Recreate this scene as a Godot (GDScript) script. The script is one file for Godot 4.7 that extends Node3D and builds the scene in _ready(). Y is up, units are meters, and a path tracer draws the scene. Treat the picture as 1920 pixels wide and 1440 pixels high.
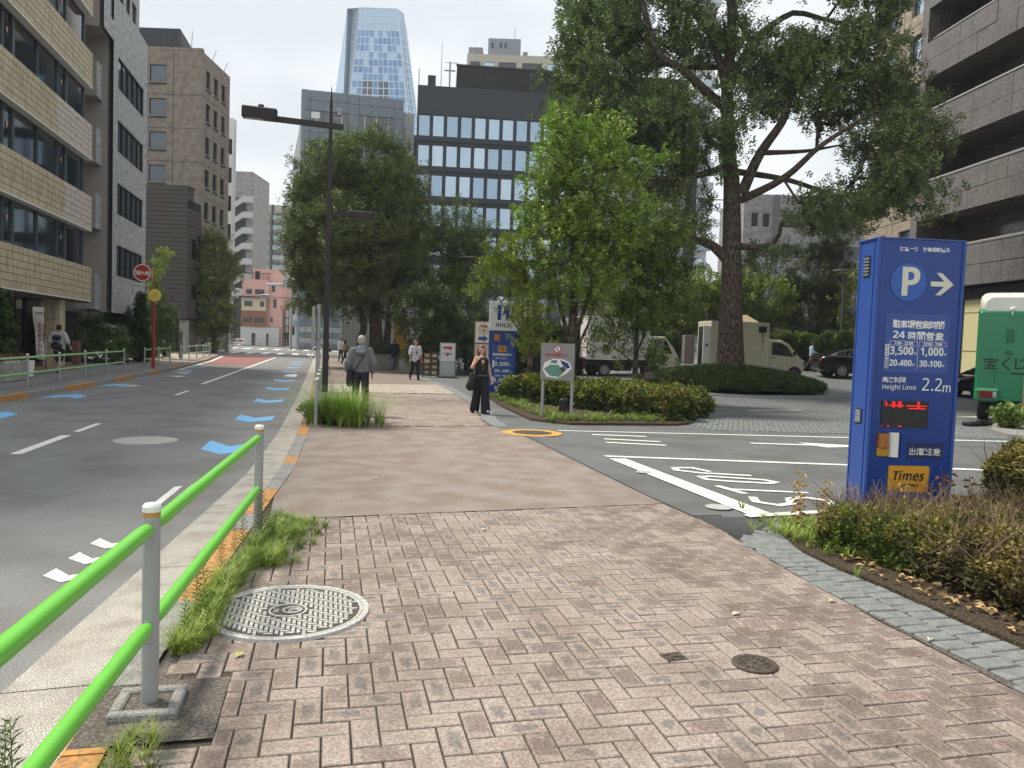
extends Node3D
# A street corner with a brick pavement, guard rails, a parking pylon, trees and office blocks under a bright cloudy sky.

var rng := RandomNumberGenerator.new()
var M := {}
var T := {}
var used := {}
var leaf_meshes := {}

# ---------------------------------------------------------------- mesh builder
class MB:
	var v := PackedVector3Array()
	var n := PackedVector3Array()
	var u := PackedVector2Array()
	var c := PackedColorArray()
	var i := PackedInt32Array()
	var t := Transform3D.IDENTITY
	var col := Color.WHITE

	func vert(p: Vector3, nn: Vector3, uv: Vector2) -> int:
		v.append(t * p)
		n.append((t.basis * nn).normalized())
		u.append(uv)
		c.append(col)
		return v.size() - 1

	func quad(a: Vector3, b: Vector3, d: Vector3, e: Vector3, r := Rect2(0, 0, 1, 1)) -> void:
		var nn := (b - a).cross(e - a)
		if nn.length_squared() < 1e-14:
			nn = (d - b).cross(e - b)
		nn = nn.normalized()
		var k := vert(a, nn, Vector2(r.position.x, r.end.y))
		vert(b, nn, r.end)
		vert(d, nn, Vector2(r.end.x, r.position.y))
		vert(e, nn, r.position)
		for q in [0, 2, 1, 0, 3, 2]:
			i.append(k + q)

	func tri(a: Vector3, b: Vector3, d: Vector3) -> void:
		var nn := (b - a).cross(d - a).normalized()
		var k := vert(a, nn, Vector2(0, 0))
		vert(b, nn, Vector2(1, 0))
		vert(d, nn, Vector2(0, 1))
		i.append(k)
		i.append(k + 2)
		i.append(k + 1)

	func box(m: Vector3, s: Vector3, b := Basis.IDENTITY) -> void:
		var x := b.x * s.x / 2
		var y := b.y * s.y / 2
		var z := b.z * s.z / 2
		quad(m - x - y + z, m + x - y + z, m + x + y + z, m - x + y + z)
		quad(m + x - y - z, m - x - y - z, m - x + y - z, m + x + y - z)
		quad(m + x - y + z, m + x - y - z, m + x + y - z, m + x + y + z)
		quad(m - x - y - z, m - x - y + z, m - x + y + z, m - x + y - z)
		quad(m - x + y + z, m + x + y + z, m + x + y - z, m - x + y - z)
		quad(m - x - y - z, m + x - y - z, m + x - y + z, m - x - y + z)

	func span(a: Vector3, b: Vector3) -> void:
		box((a + b) / 2, (b - a).abs())

	# a box with every edge chamfered by h
	func cbox(m: Vector3, s: Vector3, h: float, b := Basis.IDENTITY) -> void:
		var e := s / 2
		var keep := t
		t = t * Transform3D(b, m)
		var f := Vector3(e.x - h, e.y - h, e.z - h)
		for sg in [-1.0, 1.0]:
			var q := [Vector3(-f.x, -f.y, e.z), Vector3(f.x, -f.y, e.z), Vector3(f.x, f.y, e.z), Vector3(-f.x, f.y, e.z)]
			var w := [Vector3(e.x, -f.y, f.z), Vector3(e.x, -f.y, -f.z), Vector3(e.x, f.y, -f.z), Vector3(e.x, f.y, f.z)]
			var p := [Vector3(-f.x, e.y, f.z), Vector3(f.x, e.y, f.z), Vector3(f.x, e.y, -f.z), Vector3(-f.x, e.y, -f.z)]
			if sg > 0:
				quad(q[0], q[1], q[2], q[3])
				quad(w[0], w[1], w[2], w[3])
				quad(p[0], p[1], p[2], p[3])
			else:
				var mz := Vector3(1, 1, -1)
				var mx := Vector3(-1, 1, 1)
				var my := Vector3(1, -1, 1)
				quad(q[1] * mz, q[0] * mz, q[3] * mz, q[2] * mz)
				quad(w[1] * mx, w[0] * mx, w[3] * mx, w[2] * mx)
				quad(p[1] * my, p[0] * my, p[3] * my, p[2] * my)
		for sx in [-1.0, 1.0]:
			for sy in [-1.0, 1.0]:
				var pz := [Vector3(sx * e.x, sy * f.y, -f.z), Vector3(sx * f.x, sy * e.y, -f.z), Vector3(sx * f.x, sy * e.y, f.z), Vector3(sx * e.x, sy * f.y, f.z)]
				if sx * sy > 0:
					quad(pz[0], pz[1], pz[2], pz[3])
				else:
					quad(pz[1], pz[0], pz[3], pz[2])
				var px := [Vector3(-f.x, sx * e.y, sy * f.z), Vector3(-f.x, sx * f.y, sy * e.z), Vector3(f.x, sx * f.y, sy * e.z), Vector3(f.x, sx * e.y, sy * f.z)]
				if sx * sy > 0:
					quad(px[0], px[1], px[2], px[3])
				else:
					quad(px[1], px[0], px[3], px[2])
				var py := [Vector3(sy * f.x, -f.y, sx * e.z), Vector3(sy * e.x, -f.y, sx * f.z), Vector3(sy * e.x, f.y, sx * f.z), Vector3(sy * f.x, f.y, sx * e.z)]
				if sx * sy > 0:
					quad(py[0], py[1], py[2], py[3])
				else:
					quad(py[1], py[0], py[3], py[2])
				for sz in [-1.0, 1.0]:
					var ca := Vector3(sx * e.x, sy * f.y, sz * f.z)
					var cb := Vector3(sx * f.x, sy * e.y, sz * f.z)
					var cc := Vector3(sx * f.x, sy * f.y, sz * e.z)
					if sx * sy * sz > 0:
						tri(ca, cb, cc)
					else:
						tri(cb, ca, cc)
		t = keep

	# smooth tube along a path, one radius per point
	func tube(path: Array, radii: Array, sides := 8, cap := true) -> void:
		var last := path.size() - 1
		var up := Vector3.UP
		var d0: Vector3 = (path[1] - path[0]).normalized()
		if absf(d0.y) > 0.9:
			up = Vector3.RIGHT
		var start := v.size()
		for k in path.size():
			var d: Vector3 = (path[mini(k + 1, last)] - path[maxi(k - 1, 0)]).normalized()
			var x := up.cross(d).normalized()
			var y := d.cross(x)
			up = y
			for s in sides + 1:
				var a := TAU * s / sides
				var o := x * cos(a) + y * sin(a)
				vert(path[k] + o * radii[k], o, Vector2(float(s) / sides, k))
		for k in last:
			for s in sides:
				var p := start + k * (sides + 1) + s
				var q := p + sides + 1
				for w in [p, q, p + 1, p + 1, q, q + 1]:
					i.append(w)
		if cap:
			for e in [0, last]:
				var d: Vector3 = (path[0] - path[1]).normalized() if e == 0 else (path[last] - path[last - 1]).normalized()
				var base: int = start + e * (sides + 1)
				var m := v.size()
				for s in sides:
					v.append(v[base + s])
					n.append((t.basis * d).normalized())
					u.append(Vector2.ZERO)
					c.append(col)
				for s in range(1, sides - 1):
					if e == 0:
						i.append_array([m, m + s, m + s + 1])
					else:
						i.append_array([m, m + s + 1, m + s])

	func cyl(a: Vector3, b: Vector3, r: float, r2 := -1.0, sides := 10) -> void:
		tube([a, b], [r, r if r2 < 0 else r2], sides)

	# profile of (radius, height) turned about the y axis at m; a repeated point makes a crease
	func lathe(pr: Array, sides := 16, m := Vector3.ZERO) -> void:
		for k in pr.size() - 1:
			var a: Vector2 = pr[k]
			var b: Vector2 = pr[k + 1]
			if a.is_equal_approx(b):
				continue
			var d := (b - a).normalized()
			var st := v.size()
			for s in sides + 1:
				var g := TAU * s / sides
				var o := Vector3(cos(g), 0, sin(g))
				var nn := o * d.y - Vector3.UP * d.x
				vert(m + o * a.x + Vector3.UP * a.y, nn, Vector2(float(s) / sides, 0))
				vert(m + o * b.x + Vector3.UP * b.y, nn, Vector2(float(s) / sides, 1))
			for s in sides:
				var p := st + s * 2
				i.append_array([p, p + 2, p + 1, p + 1, p + 2, p + 3])

	# closed outline in x,y pushed along z from z0 to z1
	func prism(poly: PackedVector2Array, z0: float, z1: float, sides := true) -> void:
		var pl := poly
		if not Geometry2D.is_polygon_clockwise(pl):
			pl = pl.duplicate()
		else:
			pl = pl.duplicate()
			pl.reverse()
		# pl is now counter-clockwise seen from +z
		var tr := Geometry2D.triangulate_polygon(pl)
		for k in range(0, tr.size(), 3):
			var a := pl[tr[k]]
			var b := pl[tr[k + 1]]
			var d := pl[tr[k + 2]]
			if (b - a).cross(d - a) < 0:
				var sw := b
				b = d
				d = sw
			tri(Vector3(a.x, a.y, z1), Vector3(b.x, b.y, z1), Vector3(d.x, d.y, z1))
			tri(Vector3(a.x, a.y, z0), Vector3(d.x, d.y, z0), Vector3(b.x, b.y, z0))
		if sides:
			for k in pl.size():
				var a := pl[k]
				var b := pl[(k + 1) % pl.size()]
				quad(Vector3(a.x, a.y, z1), Vector3(a.x, a.y, z0), Vector3(b.x, b.y, z0), Vector3(b.x, b.y, z1))

	# flat sheet facing up: points are (x, z)
	func sheet(poly: PackedVector2Array, y: float) -> void:
		var tr := Geometry2D.triangulate_polygon(poly)
		for k in range(0, tr.size(), 3):
			var a := poly[tr[k]]
			var b := poly[tr[k + 1]]
			var d := poly[tr[k + 2]]
			if (b - a).cross(d - a) > 0:
				var sw := b
				b = d
				d = sw
			tri(Vector3(a.x, y, a.y), Vector3(b.x, y, b.y), Vector3(d.x, y, d.y))

	# rings of equal length joined smoothly; each ring an array of points going round
	func loft(rings: Array, close := true, caps := true) -> void:
		var m: int = rings[0].size()
		var st := v.size()
		for k in rings.size():
			for s in m + (1 if close else 0):
				var p: Vector3 = rings[k][s % m]
				var pu: Vector3 = rings[mini(k + 1, rings.size() - 1)][s % m] - rings[maxi(k - 1, 0)][s % m]
				var pr: Vector3 = rings[k][(s + 1) % m] - rings[k][(s - 1 + m) % m]
				if not close:
					pr = rings[k][mini(s + 1, m - 1)] - rings[k][maxi(s - 1, 0)]
				var nn := pr.cross(pu)
				vert(p, nn.normalized() if nn.length_squared() > 1e-12 else Vector3.UP, Vector2(float(s) / m, k))
		var w := m + (1 if close else 0)
		for k in rings.size() - 1:
			for s in w - 1:
				var p := st + k * w + s
				i.append_array([p, p + w, p + 1, p + 1, p + w, p + w + 1])
		if caps and close:
			for k in [0, rings.size() - 1]:
				var m0 := Vector3.ZERO
				for p in rings[k]:
					m0 += p / m
				for s in m:
					if k == 0:
						tri(m0, rings[k][(s + 1) % m], rings[k][s])
					else:
						tri(m0, rings[k][s], rings[k][(s + 1) % m])

	func ball(m: Vector3, r: Vector3, ns := 12, nr := 8, b := Basis.IDENTITY) -> void:
		var st := v.size()
		for k in nr + 1:
			var la := PI * k / nr
			for s in ns + 1:
				var lo := TAU * s / ns
				var o := Vector3(sin(la) * cos(lo), cos(la), sin(la) * sin(lo))
				vert(m + b * (o * r), b * (o / r), Vector2(float(s) / ns, float(k) / nr))
		for k in nr:
			for s in ns:
				var p := st + k * (ns + 1) + s
				i.append_array([p, p + 1, p + ns + 1, p + 1, p + ns + 2, p + ns + 1])

	func mesh() -> ArrayMesh:
		var a := []
		a.resize(Mesh.ARRAY_MAX)
		a[Mesh.ARRAY_VERTEX] = v
		a[Mesh.ARRAY_NORMAL] = n
		a[Mesh.ARRAY_TEX_UV] = u
		a[Mesh.ARRAY_COLOR] = c
		a[Mesh.ARRAY_INDEX] = i
		var m := ArrayMesh.new()
		m.add_surface_from_arrays(Mesh.PRIMITIVE_TRIANGLES, a)
		return m

# ---------------------------------------------------------------- scene tree helpers
func numbered(called: String) -> String:
	used[called] = used.get(called, -1) + 1
	return called if used[called] == 0 else "%s_%03d" % [called, used[called]]

func tag(o: Node, label: String, category: String, group := "") -> void:
	o.set_meta("label", label)
	o.set_meta("category", category)
	if group:
		o.set_meta("group", group)

func thing(called: String, label: String, category: String, at := Vector3.ZERO, turn := 0.0, group := "") -> Node3D:
	var o := Node3D.new()
	o.name = numbered(called)
	add_child(o)
	o.position = at
	o.rotation.y = turn
	tag(o, label, category, group)
	return o

func obj(called: String, what, mat: Material, parent: Node = null, at := Vector3.ZERO, kind := "") -> MeshInstance3D:
	var o := MeshInstance3D.new()
	o.mesh = what.mesh() if what is MB else what
	o.material_override = mat
	o.position = at
	if parent == null:
		o.name = numbered(called)
		add_child(o)
	else:
		var k := 0
		var nm := called
		while parent.has_node(nm):
			k += 1
			nm = "%s_%03d" % [called, k]
		o.name = nm
		parent.add_child(o, true)
	if kind:
		o.set_meta("kind", kind)
	return o

# a child with a number kept by the caller (quick for hundreds of pieces)
func piece(called: String, k: int, what: Mesh, mat: Material, parent: Node, tr: Transform3D) -> MeshInstance3D:
	var o := MeshInstance3D.new()
	o.mesh = what
	o.material_override = mat
	o.transform = tr
	o.name = called if k == 0 else "%s_%03d" % [called, k]
	parent.add_child(o)
	return o

func struct(called: String, what, mat: Material) -> MeshInstance3D:
	return obj(called, what, mat, null, Vector3.ZERO, "structure")

func dup(o: Node3D, at: Vector3, turn: float, label: String) -> Node3D:
	var r: Node3D = o.duplicate()
	var base := String(o.name)
	r.name = numbered(base)
	add_child(r)
	r.position = at
	r.rotation.y = turn
	r.set_meta("label", label)
	return r

func words(text: String, h: float, mat: Material, parent: Node, at: Vector3, bold := true, font := "Droid Sans", width := 0.0, turn := 0.0, called := "lettering") -> MeshInstance3D:
	var tm := TextMesh.new()
	var f := SystemFont.new()
	f.font_names = PackedStringArray([font])
	if bold:
		f.font_weight = 700
	tm.font = f
	tm.text = text
	tm.font_size = 64
	tm.pixel_size = h / 46.0
	tm.depth = 0.002
	tm.curve_step = 3.0
	var o := obj(called, tm, mat, parent, at)
	if width > 0.0:
		var w := tm.get_aabb().size.x
		if w > 0.0:
			o.scale.x = width / w
	o.rotation.y = turn
	return o

# ---------------------------------------------------------------- stroke lettering
# every sign: strokes parted by blanks, points as two letters a..p across and down a 16 by 16 square
var GL := {
	"ヒ": "ccco coeponpl cinf", "ユ": "cglg llgl bnpn|cell eplp", "リ": "ecei lcljjnfp", "ッ": "cfdj hegi nfmknhp|ce", "ク": "ecch fenelkhnep|fcel", "神": "ebgd bfhf eflp|gffj bkgg ekeo hfnf hfhm nfnm hmnm hjnj kbkp",
	"谷": "fbcf kbnf heblp|hdbj hdpj ejmj ejeo mjmo eomo", "町": "bchc bchl bchl bcbn hchn bnhn bihi ecen jdpd mdmo mokn", "ビ": "ccco coeponpl cini|cion mama ncpd", "ル": "fcfilbo|fcfkbo ickn knpi",
	"駐": "bbbj bbhb bdhd bfhf bhhh ebeh bjhj hjhofp bmbo dldn flfn kbmd iepe jjoj mempm iopo", "車": "bdpd dfmf dfdk mfmk dkmk dimi hbhp bnpn bdpd", "場": "cbcn bege anfl hbob hbhg obog hgog heoe ghpi hjfo hknk nkmp kkhp",
	"営": "ebfd hbid nbld bebh bepe pepg dgmg dgdj mgmj djmj dlnl dldp nlnp dpnp", "業": "ebfe hbhe kbke ndme bepe dgel mgli bhph djmj bmpm hfhp hmbp hmpp", "時": "bcfc bcbn fcfn bnfn bifi hdpd lblf gfpf gjpj nhno nomp ilkm",
	"間": "bbgb bbbp bdgd bfgf gbgf jbpb jbjf pbpp jdpd jfpf fhkh fhfo khko foko fkkk", "円": "ccnc ccco ncno chnh hchh", "分": "fbbg kbph dhnh nhmo mojn gheo", "最": "dbmb dbdg mbmg dgmg dedm|dede meme bhph chcp|chcn hhhp ckhk gjnj njjp ilpp",
	"大": "bfpf hbhf hfbp hfpp", "料": "bcdf hcff bgig ebep eibm eiim jcld jglh jlpj nbnp", "金": "hbbg hbpg egmg cjnj hghn emfn lmkn bopo", "基": "bdpd dbdj mbmj dfmf dhmh bjpj djbm mjpm hkho dlml bopo", "本": "bfpf hbhp hfbm hfpm elml",
	"高": "hbhd bdpd egme|dele dedg lelg dglg bip|bini bibp nino ejlj|fjlj fjfn kjkn fnkn bipi pipp", "さ": "bepd gbmi ejdl dleo eomo", "制": "cbbf bege|bejf bfjf ebep|ebep bjij bjbn ijin kckl obop onmp", "限": "bbbp bbgb gbdg dghk hkdm jbob jbjo obog jeoe jgog jolm jgpp ojlk",
	"出": "hbho ddcd|dddh ndnh dhnh cjco njno cono", "庫": "hbhd bdpd bdbn bnap efof fhnh fhfm nhnm fmnm fknk eopo jejp", "注": "bbcd affh bpem jbkc gepe hjoj fopo kekp gogo", "意": "hbhc cdnd edff mdlf bgpg dhmh dhdl mhml dlml djmj cmbp fmgp gpmp hmim nmpo",
	"消": "bbdd bfdh bpel ibib jbjf gcif obmf hghp hgog ogop hjoj hmom", "火": "hbhh hhbp hhpp bfee|cedi nflj", "栓": "bfhf ebep efbl efhj lbif lbpf jgog jkok lglo ipqp|ipp|iopo", "宝": "hbhc bdbf bdpd pdpf dgng cknk bopo hgho kmlm",
	"く": "mbfi finp", "じ": "eben enin inol jcje mbmd", "号": "dbmb dbdg mbmg dgmg bipi fifl flml mlmo mojp", "テ": "dcmc bhph ihhm hmep", "イ": "nbch igip", "ア": "bcoc ockg hfhk hkep", "ウ": "hbhd ceci cece|cece nene|ceoe oenj njgp", "ト": "ebep egoj",
	"で": "bdod odhi hihn hnmo mhni ogph", "き": "celd dhmg gamj fmgo gomo", "ま": "cenc|cend dimi hbhn hndn dndl dlml mlpo", "す": "bepe jbjm jmgn gnfk fkik jmhp", "ラ": "dcmc bgng ngmk mkfp", "ン": "cdgf conl nlpf", "チ": "mbdd bhph iihl|iehm hmep", "止": "hbho cgco honn hhnh bopo", "・": "hihj", "〜": "bjej", "れ": "dbdp bfhe hfbm fglf lflm lmpm",
}

func strokes(mb: MB, text: String, x: float, y: float, h: float, weight := 0.075, pitch := 1.0, down := false) -> void:
	var px := x
	var py := y
	var lift := 0.0
	for ch in text:
		if GL.has(ch):
			for s in String(GL[ch]).replace("|", " ").split(" "):
				for k in range(0, s.length() - 3, 2):
					var a := Vector2(s.unicode_at(k) - 97, 112 - s.unicode_at(k + 1)) / 16.0 * h
					var b := Vector2(s.unicode_at(k + 2) - 97, 112 - s.unicode_at(k + 3)) / 16.0 * h
					var d := (b - a).normalized() * weight * h * 0.5
					if d == Vector2.ZERO:
						d = Vector2(weight * h * 0.5, 0)
					var e := Vector2(-d.y, d.x)
					a += Vector2(px, py) - d * 0.8
					b += Vector2(px, py) + d * 0.8
					lift += 0.00004
					var z := 0.0012 + lift
					mb.quad(Vector3(a.x + e.x, a.y + e.y, z), Vector3(a.x - e.x, a.y - e.y, z), Vector3(b.x - e.x, b.y - e.y, z), Vector3(b.x + e.x, b.y + e.y, z))
		if down:
			py -= h * pitch
		else:
			px += h * pitch

# ---------------------------------------------------------------- materials
func noise(freq: float, oct := 3, kind := FastNoiseLite.TYPE_SIMPLEX_SMOOTH, sd := 1) -> FastNoiseLite:
	var f := FastNoiseLite.new()
	f.noise_type = kind
	f.frequency = freq
	f.fractal_octaves = oct
	f.seed = sd
	return f

func tex(key: String, size: int, f: FastNoiseLite, stops: Array, normal := false, bump := 4.0) -> NoiseTexture2D:
	if T.has(key):
		return T[key]
	var x := NoiseTexture2D.new()
	x.width = size
	x.height = size
	x.seamless = true
	x.noise = f
	x.generate_mipmaps = false
	if normal:
		x.as_normal_map = true
		x.bump_strength = bump
	elif stops:
		var g := Gradient.new()
		g.offsets = PackedFloat32Array()
		var offs := PackedFloat32Array()
		var cols := PackedColorArray()
		for s in stops:
			offs.append(s[0])
			cols.append(Color(s[1]) if s[1] is String else s[1])
		g.offsets = offs
		g.colors = cols
		x.color_ramp = g
	T[key] = x
	return x

func mat(key: String, hex: String, rough := 0.7, metal := 0.0, spec := 0.5) -> StandardMaterial3D:
	if M.has(key):
		return M[key]
	var m := StandardMaterial3D.new()
	m.resource_name = key
	m.albedo_color = Color(hex)
	m.roughness = rough
	m.metallic = metal
	m.metallic_specular = spec
	M[key] = m
	return m

# a material whose colour comes from a tiled noise texture laid on by world position; per = metres per tile
func tmat(key: String, t: Texture2D, per: float, rough := 0.85, bump: Texture2D = null, cm := 0.3, stain: Texture2D = null, stain_per := 7.0) -> StandardMaterial3D:
	if M.has(key):
		return M[key]
	var m := StandardMaterial3D.new()
	m.resource_name = key
	m.albedo_texture = t
	m.roughness = rough
	m.uv1_triplanar = true
	m.uv1_world_triplanar = true
	m.uv1_scale = Vector3.ONE / per
	if bump:
		m.heightmap_enabled = true
		m.heightmap_texture = bump
		m.heightmap_scale = cm
	if stain:
		m.detail_enabled = true
		m.detail_albedo = stain
		m.detail_blend_mode = BaseMaterial3D.BLEND_MODE_MUL
		m.detail_uv_layer = BaseMaterial3D.DETAIL_UV_2
		m.uv2_triplanar = true
		m.uv2_world_triplanar = true
		m.uv2_scale = Vector3.ONE / stain_per
	M[key] = m
	return m

func vmat(key: String, rough := 0.6, back := 0.0) -> StandardMaterial3D:
	if M.has(key):
		return M[key]
	var m := StandardMaterial3D.new()
	m.resource_name = key
	m.vertex_color_use_as_albedo = true
	m.roughness = rough
	m.metallic_specular = 0.35
	if back > 0.0:
		m.backlight_enabled = true
		m.backlight = Color(back * 0.8, back, back * 0.35)
	M[key] = m
	return m

func glass(key: String, hex: String, rough := 0.05, spec := 0.6, metal := 0.0) -> StandardMaterial3D:
	return mat(key, hex, rough, metal, spec)

func make_materials() -> void:
	var speck := noise(0.09, 4)
	var blotch := noise(0.012, 4, FastNoiseLite.TYPE_SIMPLEX_SMOOTH, 5)
	var st := tex("stain", 512, blotch, [[0.2, "e2e0dd"], [0.5, "f6f5f4"], [0.8, "ffffff"]])
	T["stain"] = st
	var st2 := tex("stain_dark", 512, noise(0.016, 5, FastNoiseLite.TYPE_SIMPLEX_SMOOTH, 9), [[0.25, "dedbd8"], [0.5, "f2f1ef"], [0.75, "ffffff"]])
	var grain := tex("grain_bump", 512, noise(0.16, 3, FastNoiseLite.TYPE_SIMPLEX_SMOOTH, 3), [[0.0, "000000"], [1.0, "ffffff"]])
	tmat("asphalt", tex("asphalt", 1024, noise(0.24, 3, FastNoiseLite.TYPE_SIMPLEX_SMOOTH, 11), [[0.2, "555657"], [0.45, "737475"], [0.62, "858687"], [0.8, "afafae"]]), 2.1, 0.8, grain, 0.5, st, 9.0)
	tmat("asphalt_dark", tex("asphalt_dark", 1024, noise(0.24, 3, FastNoiseLite.TYPE_SIMPLEX_SMOOTH, 12), [[0.2, "414345"], [0.5, "5e6163"], [0.8, "93979a"]]), 2.3, 0.8, grain, 0.5, st, 8.0)
	tmat("asphalt_red", tex("asphalt_red", 1024, noise(0.24, 3, FastNoiseLite.TYPE_SIMPLEX_SMOOTH, 13), [[0.2, "6b625d"], [0.5, "888079"], [0.8, "b0a8a1"]]), 2.0, 0.85, grain, 0.5, tex("stain_worn", 512, noise(0.02, 5, FastNoiseLite.TYPE_SIMPLEX_SMOOTH, 21), [[0.22, "e6d8d2"], [0.5, "f2ecea"], [0.78, "ffffff"]]), 6.5)
	tmat("concrete", tex("concrete", 512, noise(0.07, 5, FastNoiseLite.TYPE_SIMPLEX_SMOOTH, 14), [[0.2, "8f8d88"], [0.5, "a6a49e"], [0.8, "bfbdb6"]]), 1.6, 0.85, grain, 0.2, st2, 4.0)
	tmat("concrete_dark", tex("concrete_dark", 512, noise(0.07, 5, FastNoiseLite.TYPE_SIMPLEX_SMOOTH, 24), [[0.2, "4b4743"], [0.5, "625c57"], [0.8, "7d766f"]]), 0.9, 0.9, grain, 0.3, st2, 1.2)
	tmat("gutter", tex("gutter", 1024, noise(0.13, 2, FastNoiseLite.TYPE_CELLULAR, 15), [[0.1, "6c6965"], [0.4, "a39f98"], [0.6, "c6c2ba"], [0.9, "dedbd4"]]), 1.1, 0.9, grain, 0.5, st2, 3.0)
	tmat("kerb_grey", tex("kerb_grey", 512, noise(0.08, 4, FastNoiseLite.TYPE_SIMPLEX_SMOOTH, 16), [[0.2, "7b7b7a"], [0.8, "a6a6a3"]]), 0.8, 0.85, grain, 0.3, st2, 1.0)
	tmat("kerb_orange", tex("kerb_orange", 512, noise(0.03, 5, FastNoiseLite.TYPE_SIMPLEX_SMOOTH, 17), [[0.25, "8e7a68"], [0.42, "bf8a52"], [0.75, "d2984f"]]), 0.7, 0.8, grain, 0.3, st2, 1.0)
	tmat("sand_joint", tex("sand_joint", 256, noise(0.1, 3), [[0.2, "3a332e"], [0.8, "5b524b"]]), 0.5, 0.95)
	tmat("soil", tex("soil", 512, noise(0.06, 5, FastNoiseLite.TYPE_SIMPLEX_SMOOTH, 18), [[0.2, "33291f"], [0.5, "4c4032"], [0.8, "7a6a52"]]), 0.8, 0.95, grain, 2.0)
	tmat("sett", tex("sett", 512, noise(0.09, 4, FastNoiseLite.TYPE_SIMPLEX_SMOOTH, 19), [[0.2, "6f7576"], [0.5, "828889"], [0.8, "9aa0a0"]]), 0.6, 0.8, grain, 0.4, st2, 0.9)
	tmat("paving_far", tex("paving_far", 512, noise(0.05, 4, FastNoiseLite.TYPE_SIMPLEX_SMOOTH, 20), [[0.2, "8b7e76"], [0.5, "a1958b"], [0.8, "b7aca0"]]), 1.0, 0.85, grain, 0.3, st2, 6.0)
	tmat("white_paint", tex("white_paint", 512, noise(0.05, 5, FastNoiseLite.TYPE_SIMPLEX_SMOOTH, 25), [[0.2, "9b9b99"], [0.38, "dad9d5"], [0.6, "ebeae6"]]), 0.9, 0.7)
	tmat("blue_paint", tex("blue_paint", 512, noise(0.05, 5, FastNoiseLite.TYPE_SIMPLEX_SMOOTH, 26), [[0.2, "5f8fb0"], [0.45, "6fb2e6"], [0.7, "83c3f2"]]), 0.9, 0.7)
	tmat("red_paint", tex("red_paint", 512, noise(0.05, 4, FastNoiseLite.TYPE_SIMPLEX_SMOOTH, 27), [[0.2, "6f4744"], [0.6, "8d5a55"], [0.8, "9b6c66"]]), 1.2, 0.8)
	tmat("bark", tex("bark", 512, noise(0.05, 5, FastNoiseLite.TYPE_SIMPLEX_SMOOTH, 28), [[0.3, "2e2720"], [0.5, "4e4339"], [0.72, "7a6c5e"]]), 0.7, 0.95, tex("bark_bump", 512, noise(0.03, 5, FastNoiseLite.TYPE_SIMPLEX_SMOOTH, 29), [[0.0, "000000"], [1.0, "ffffff"]]), 5.0)
	M["bark"].uv1_scale = Vector3(0.55, 0.13, 0.55)
	tmat("tile_beige", tex("tile_beige", 512, noise(0.03, 5, FastNoiseLite.TYPE_SIMPLEX_SMOOTH, 31), [[0.2, "b3a68a"], [0.5, "c9bda0"], [0.8, "d6cbb0"]]), 1.0, 0.6, null, 0.0, tex("streak", 512, noise(0.02, 4, FastNoiseLite.TYPE_SIMPLEX_SMOOTH, 33), [[0.25, "d6d1ca"], [0.55, "f6f4f0"], [0.8, "ffffff"]]), 3.0)
	M["tile_beige"].uv1_scale = Vector3(6.0, 0.35, 6.0)
	M["tile_beige"].uv2_scale = Vector3(0.4, 0.09, 0.4)
	tmat("tile_pale", tex("tile_pale", 256, noise(0.03, 4, FastNoiseLite.TYPE_SIMPLEX_SMOOTH, 32), [[0.2, "c9bfb8"], [0.8, "ddd5ce"]]), 1.0, 0.6, null, 0.0, T["streak"], 3.0)
	M["tile_pale"].uv1_scale = Vector3(6.0, 0.35, 6.0)
	tmat("granite_grey", tex("granite_grey", 512, noise(0.02, 6, FastNoiseLite.TYPE_SIMPLEX_SMOOTH, 34), [[0.2, "a6abb0"], [0.5, "b0b4b9"], [0.8, "babdc1"]]), 4.0, 0.55, null, 0.0, T["streak"], 4.0)
	tmat("tile_slim", tex("tile_slim", 512, noise(0.06, 3, FastNoiseLite.TYPE_SIMPLEX_SMOOTH, 35), [[0.2, "857f7a"], [0.8, "a09a94"]]), 1.5, 0.6)
	M["tile_slim"].uv1_scale = Vector3(4.0, 0.25, 4.0)
	tmat("tan_panel", tex("tan_panel", 512, noise(0.05, 4, FastNoiseLite.TYPE_SIMPLEX_SMOOTH, 36), [[0.2, "8b8277"], [0.8, "958b80"]]), 2.0, 0.75, null, 0.0, T["streak"], 8.0)
	M["tan_panel"].uv1_scale = Vector3(3.0, 0.08, 3.0)
	tmat("dark_panel", tex("dark_panel", 512, noise(0.05, 4, FastNoiseLite.TYPE_SIMPLEX_SMOOTH, 37), [[0.2, "403a36"], [0.8, "575049"]]), 2.0, 0.7)
	tmat("grey_panel", tex("grey_panel", 256, noise(0.03, 3, FastNoiseLite.TYPE_SIMPLEX_SMOOTH, 38), [[0.2, "6a757c"], [0.8, "78838a"]]), 5.0, 0.35)
	tmat("granite_dark", tex("granite_dark", 512, noise(0.03, 5, FastNoiseLite.TYPE_SIMPLEX_SMOOTH, 39), [[0.2, "5c5653"], [0.5, "6d6663"], [0.8, "7d7672"]]), 2.5, 0.12, null, 0.0, T["stain"], 5.0)
	tmat("stone_beige", tex("stone_beige", 512, noise(0.03, 5, FastNoiseLite.TYPE_SIMPLEX_SMOOTH, 40), [[0.2, "8f8577"], [0.8, "aba091"]]), 3.0, 0.6, null, 0.0, T["streak"], 6.0)
	tmat("render_grey", tex("render_grey", 256, noise(0.03, 4, FastNoiseLite.TYPE_SIMPLEX_SMOOTH, 41), [[0.2, "96979a"], [0.8, "a0a1a3"]]), 4.0, 0.8, null, 0.0, T["streak"], 8.0)
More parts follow.
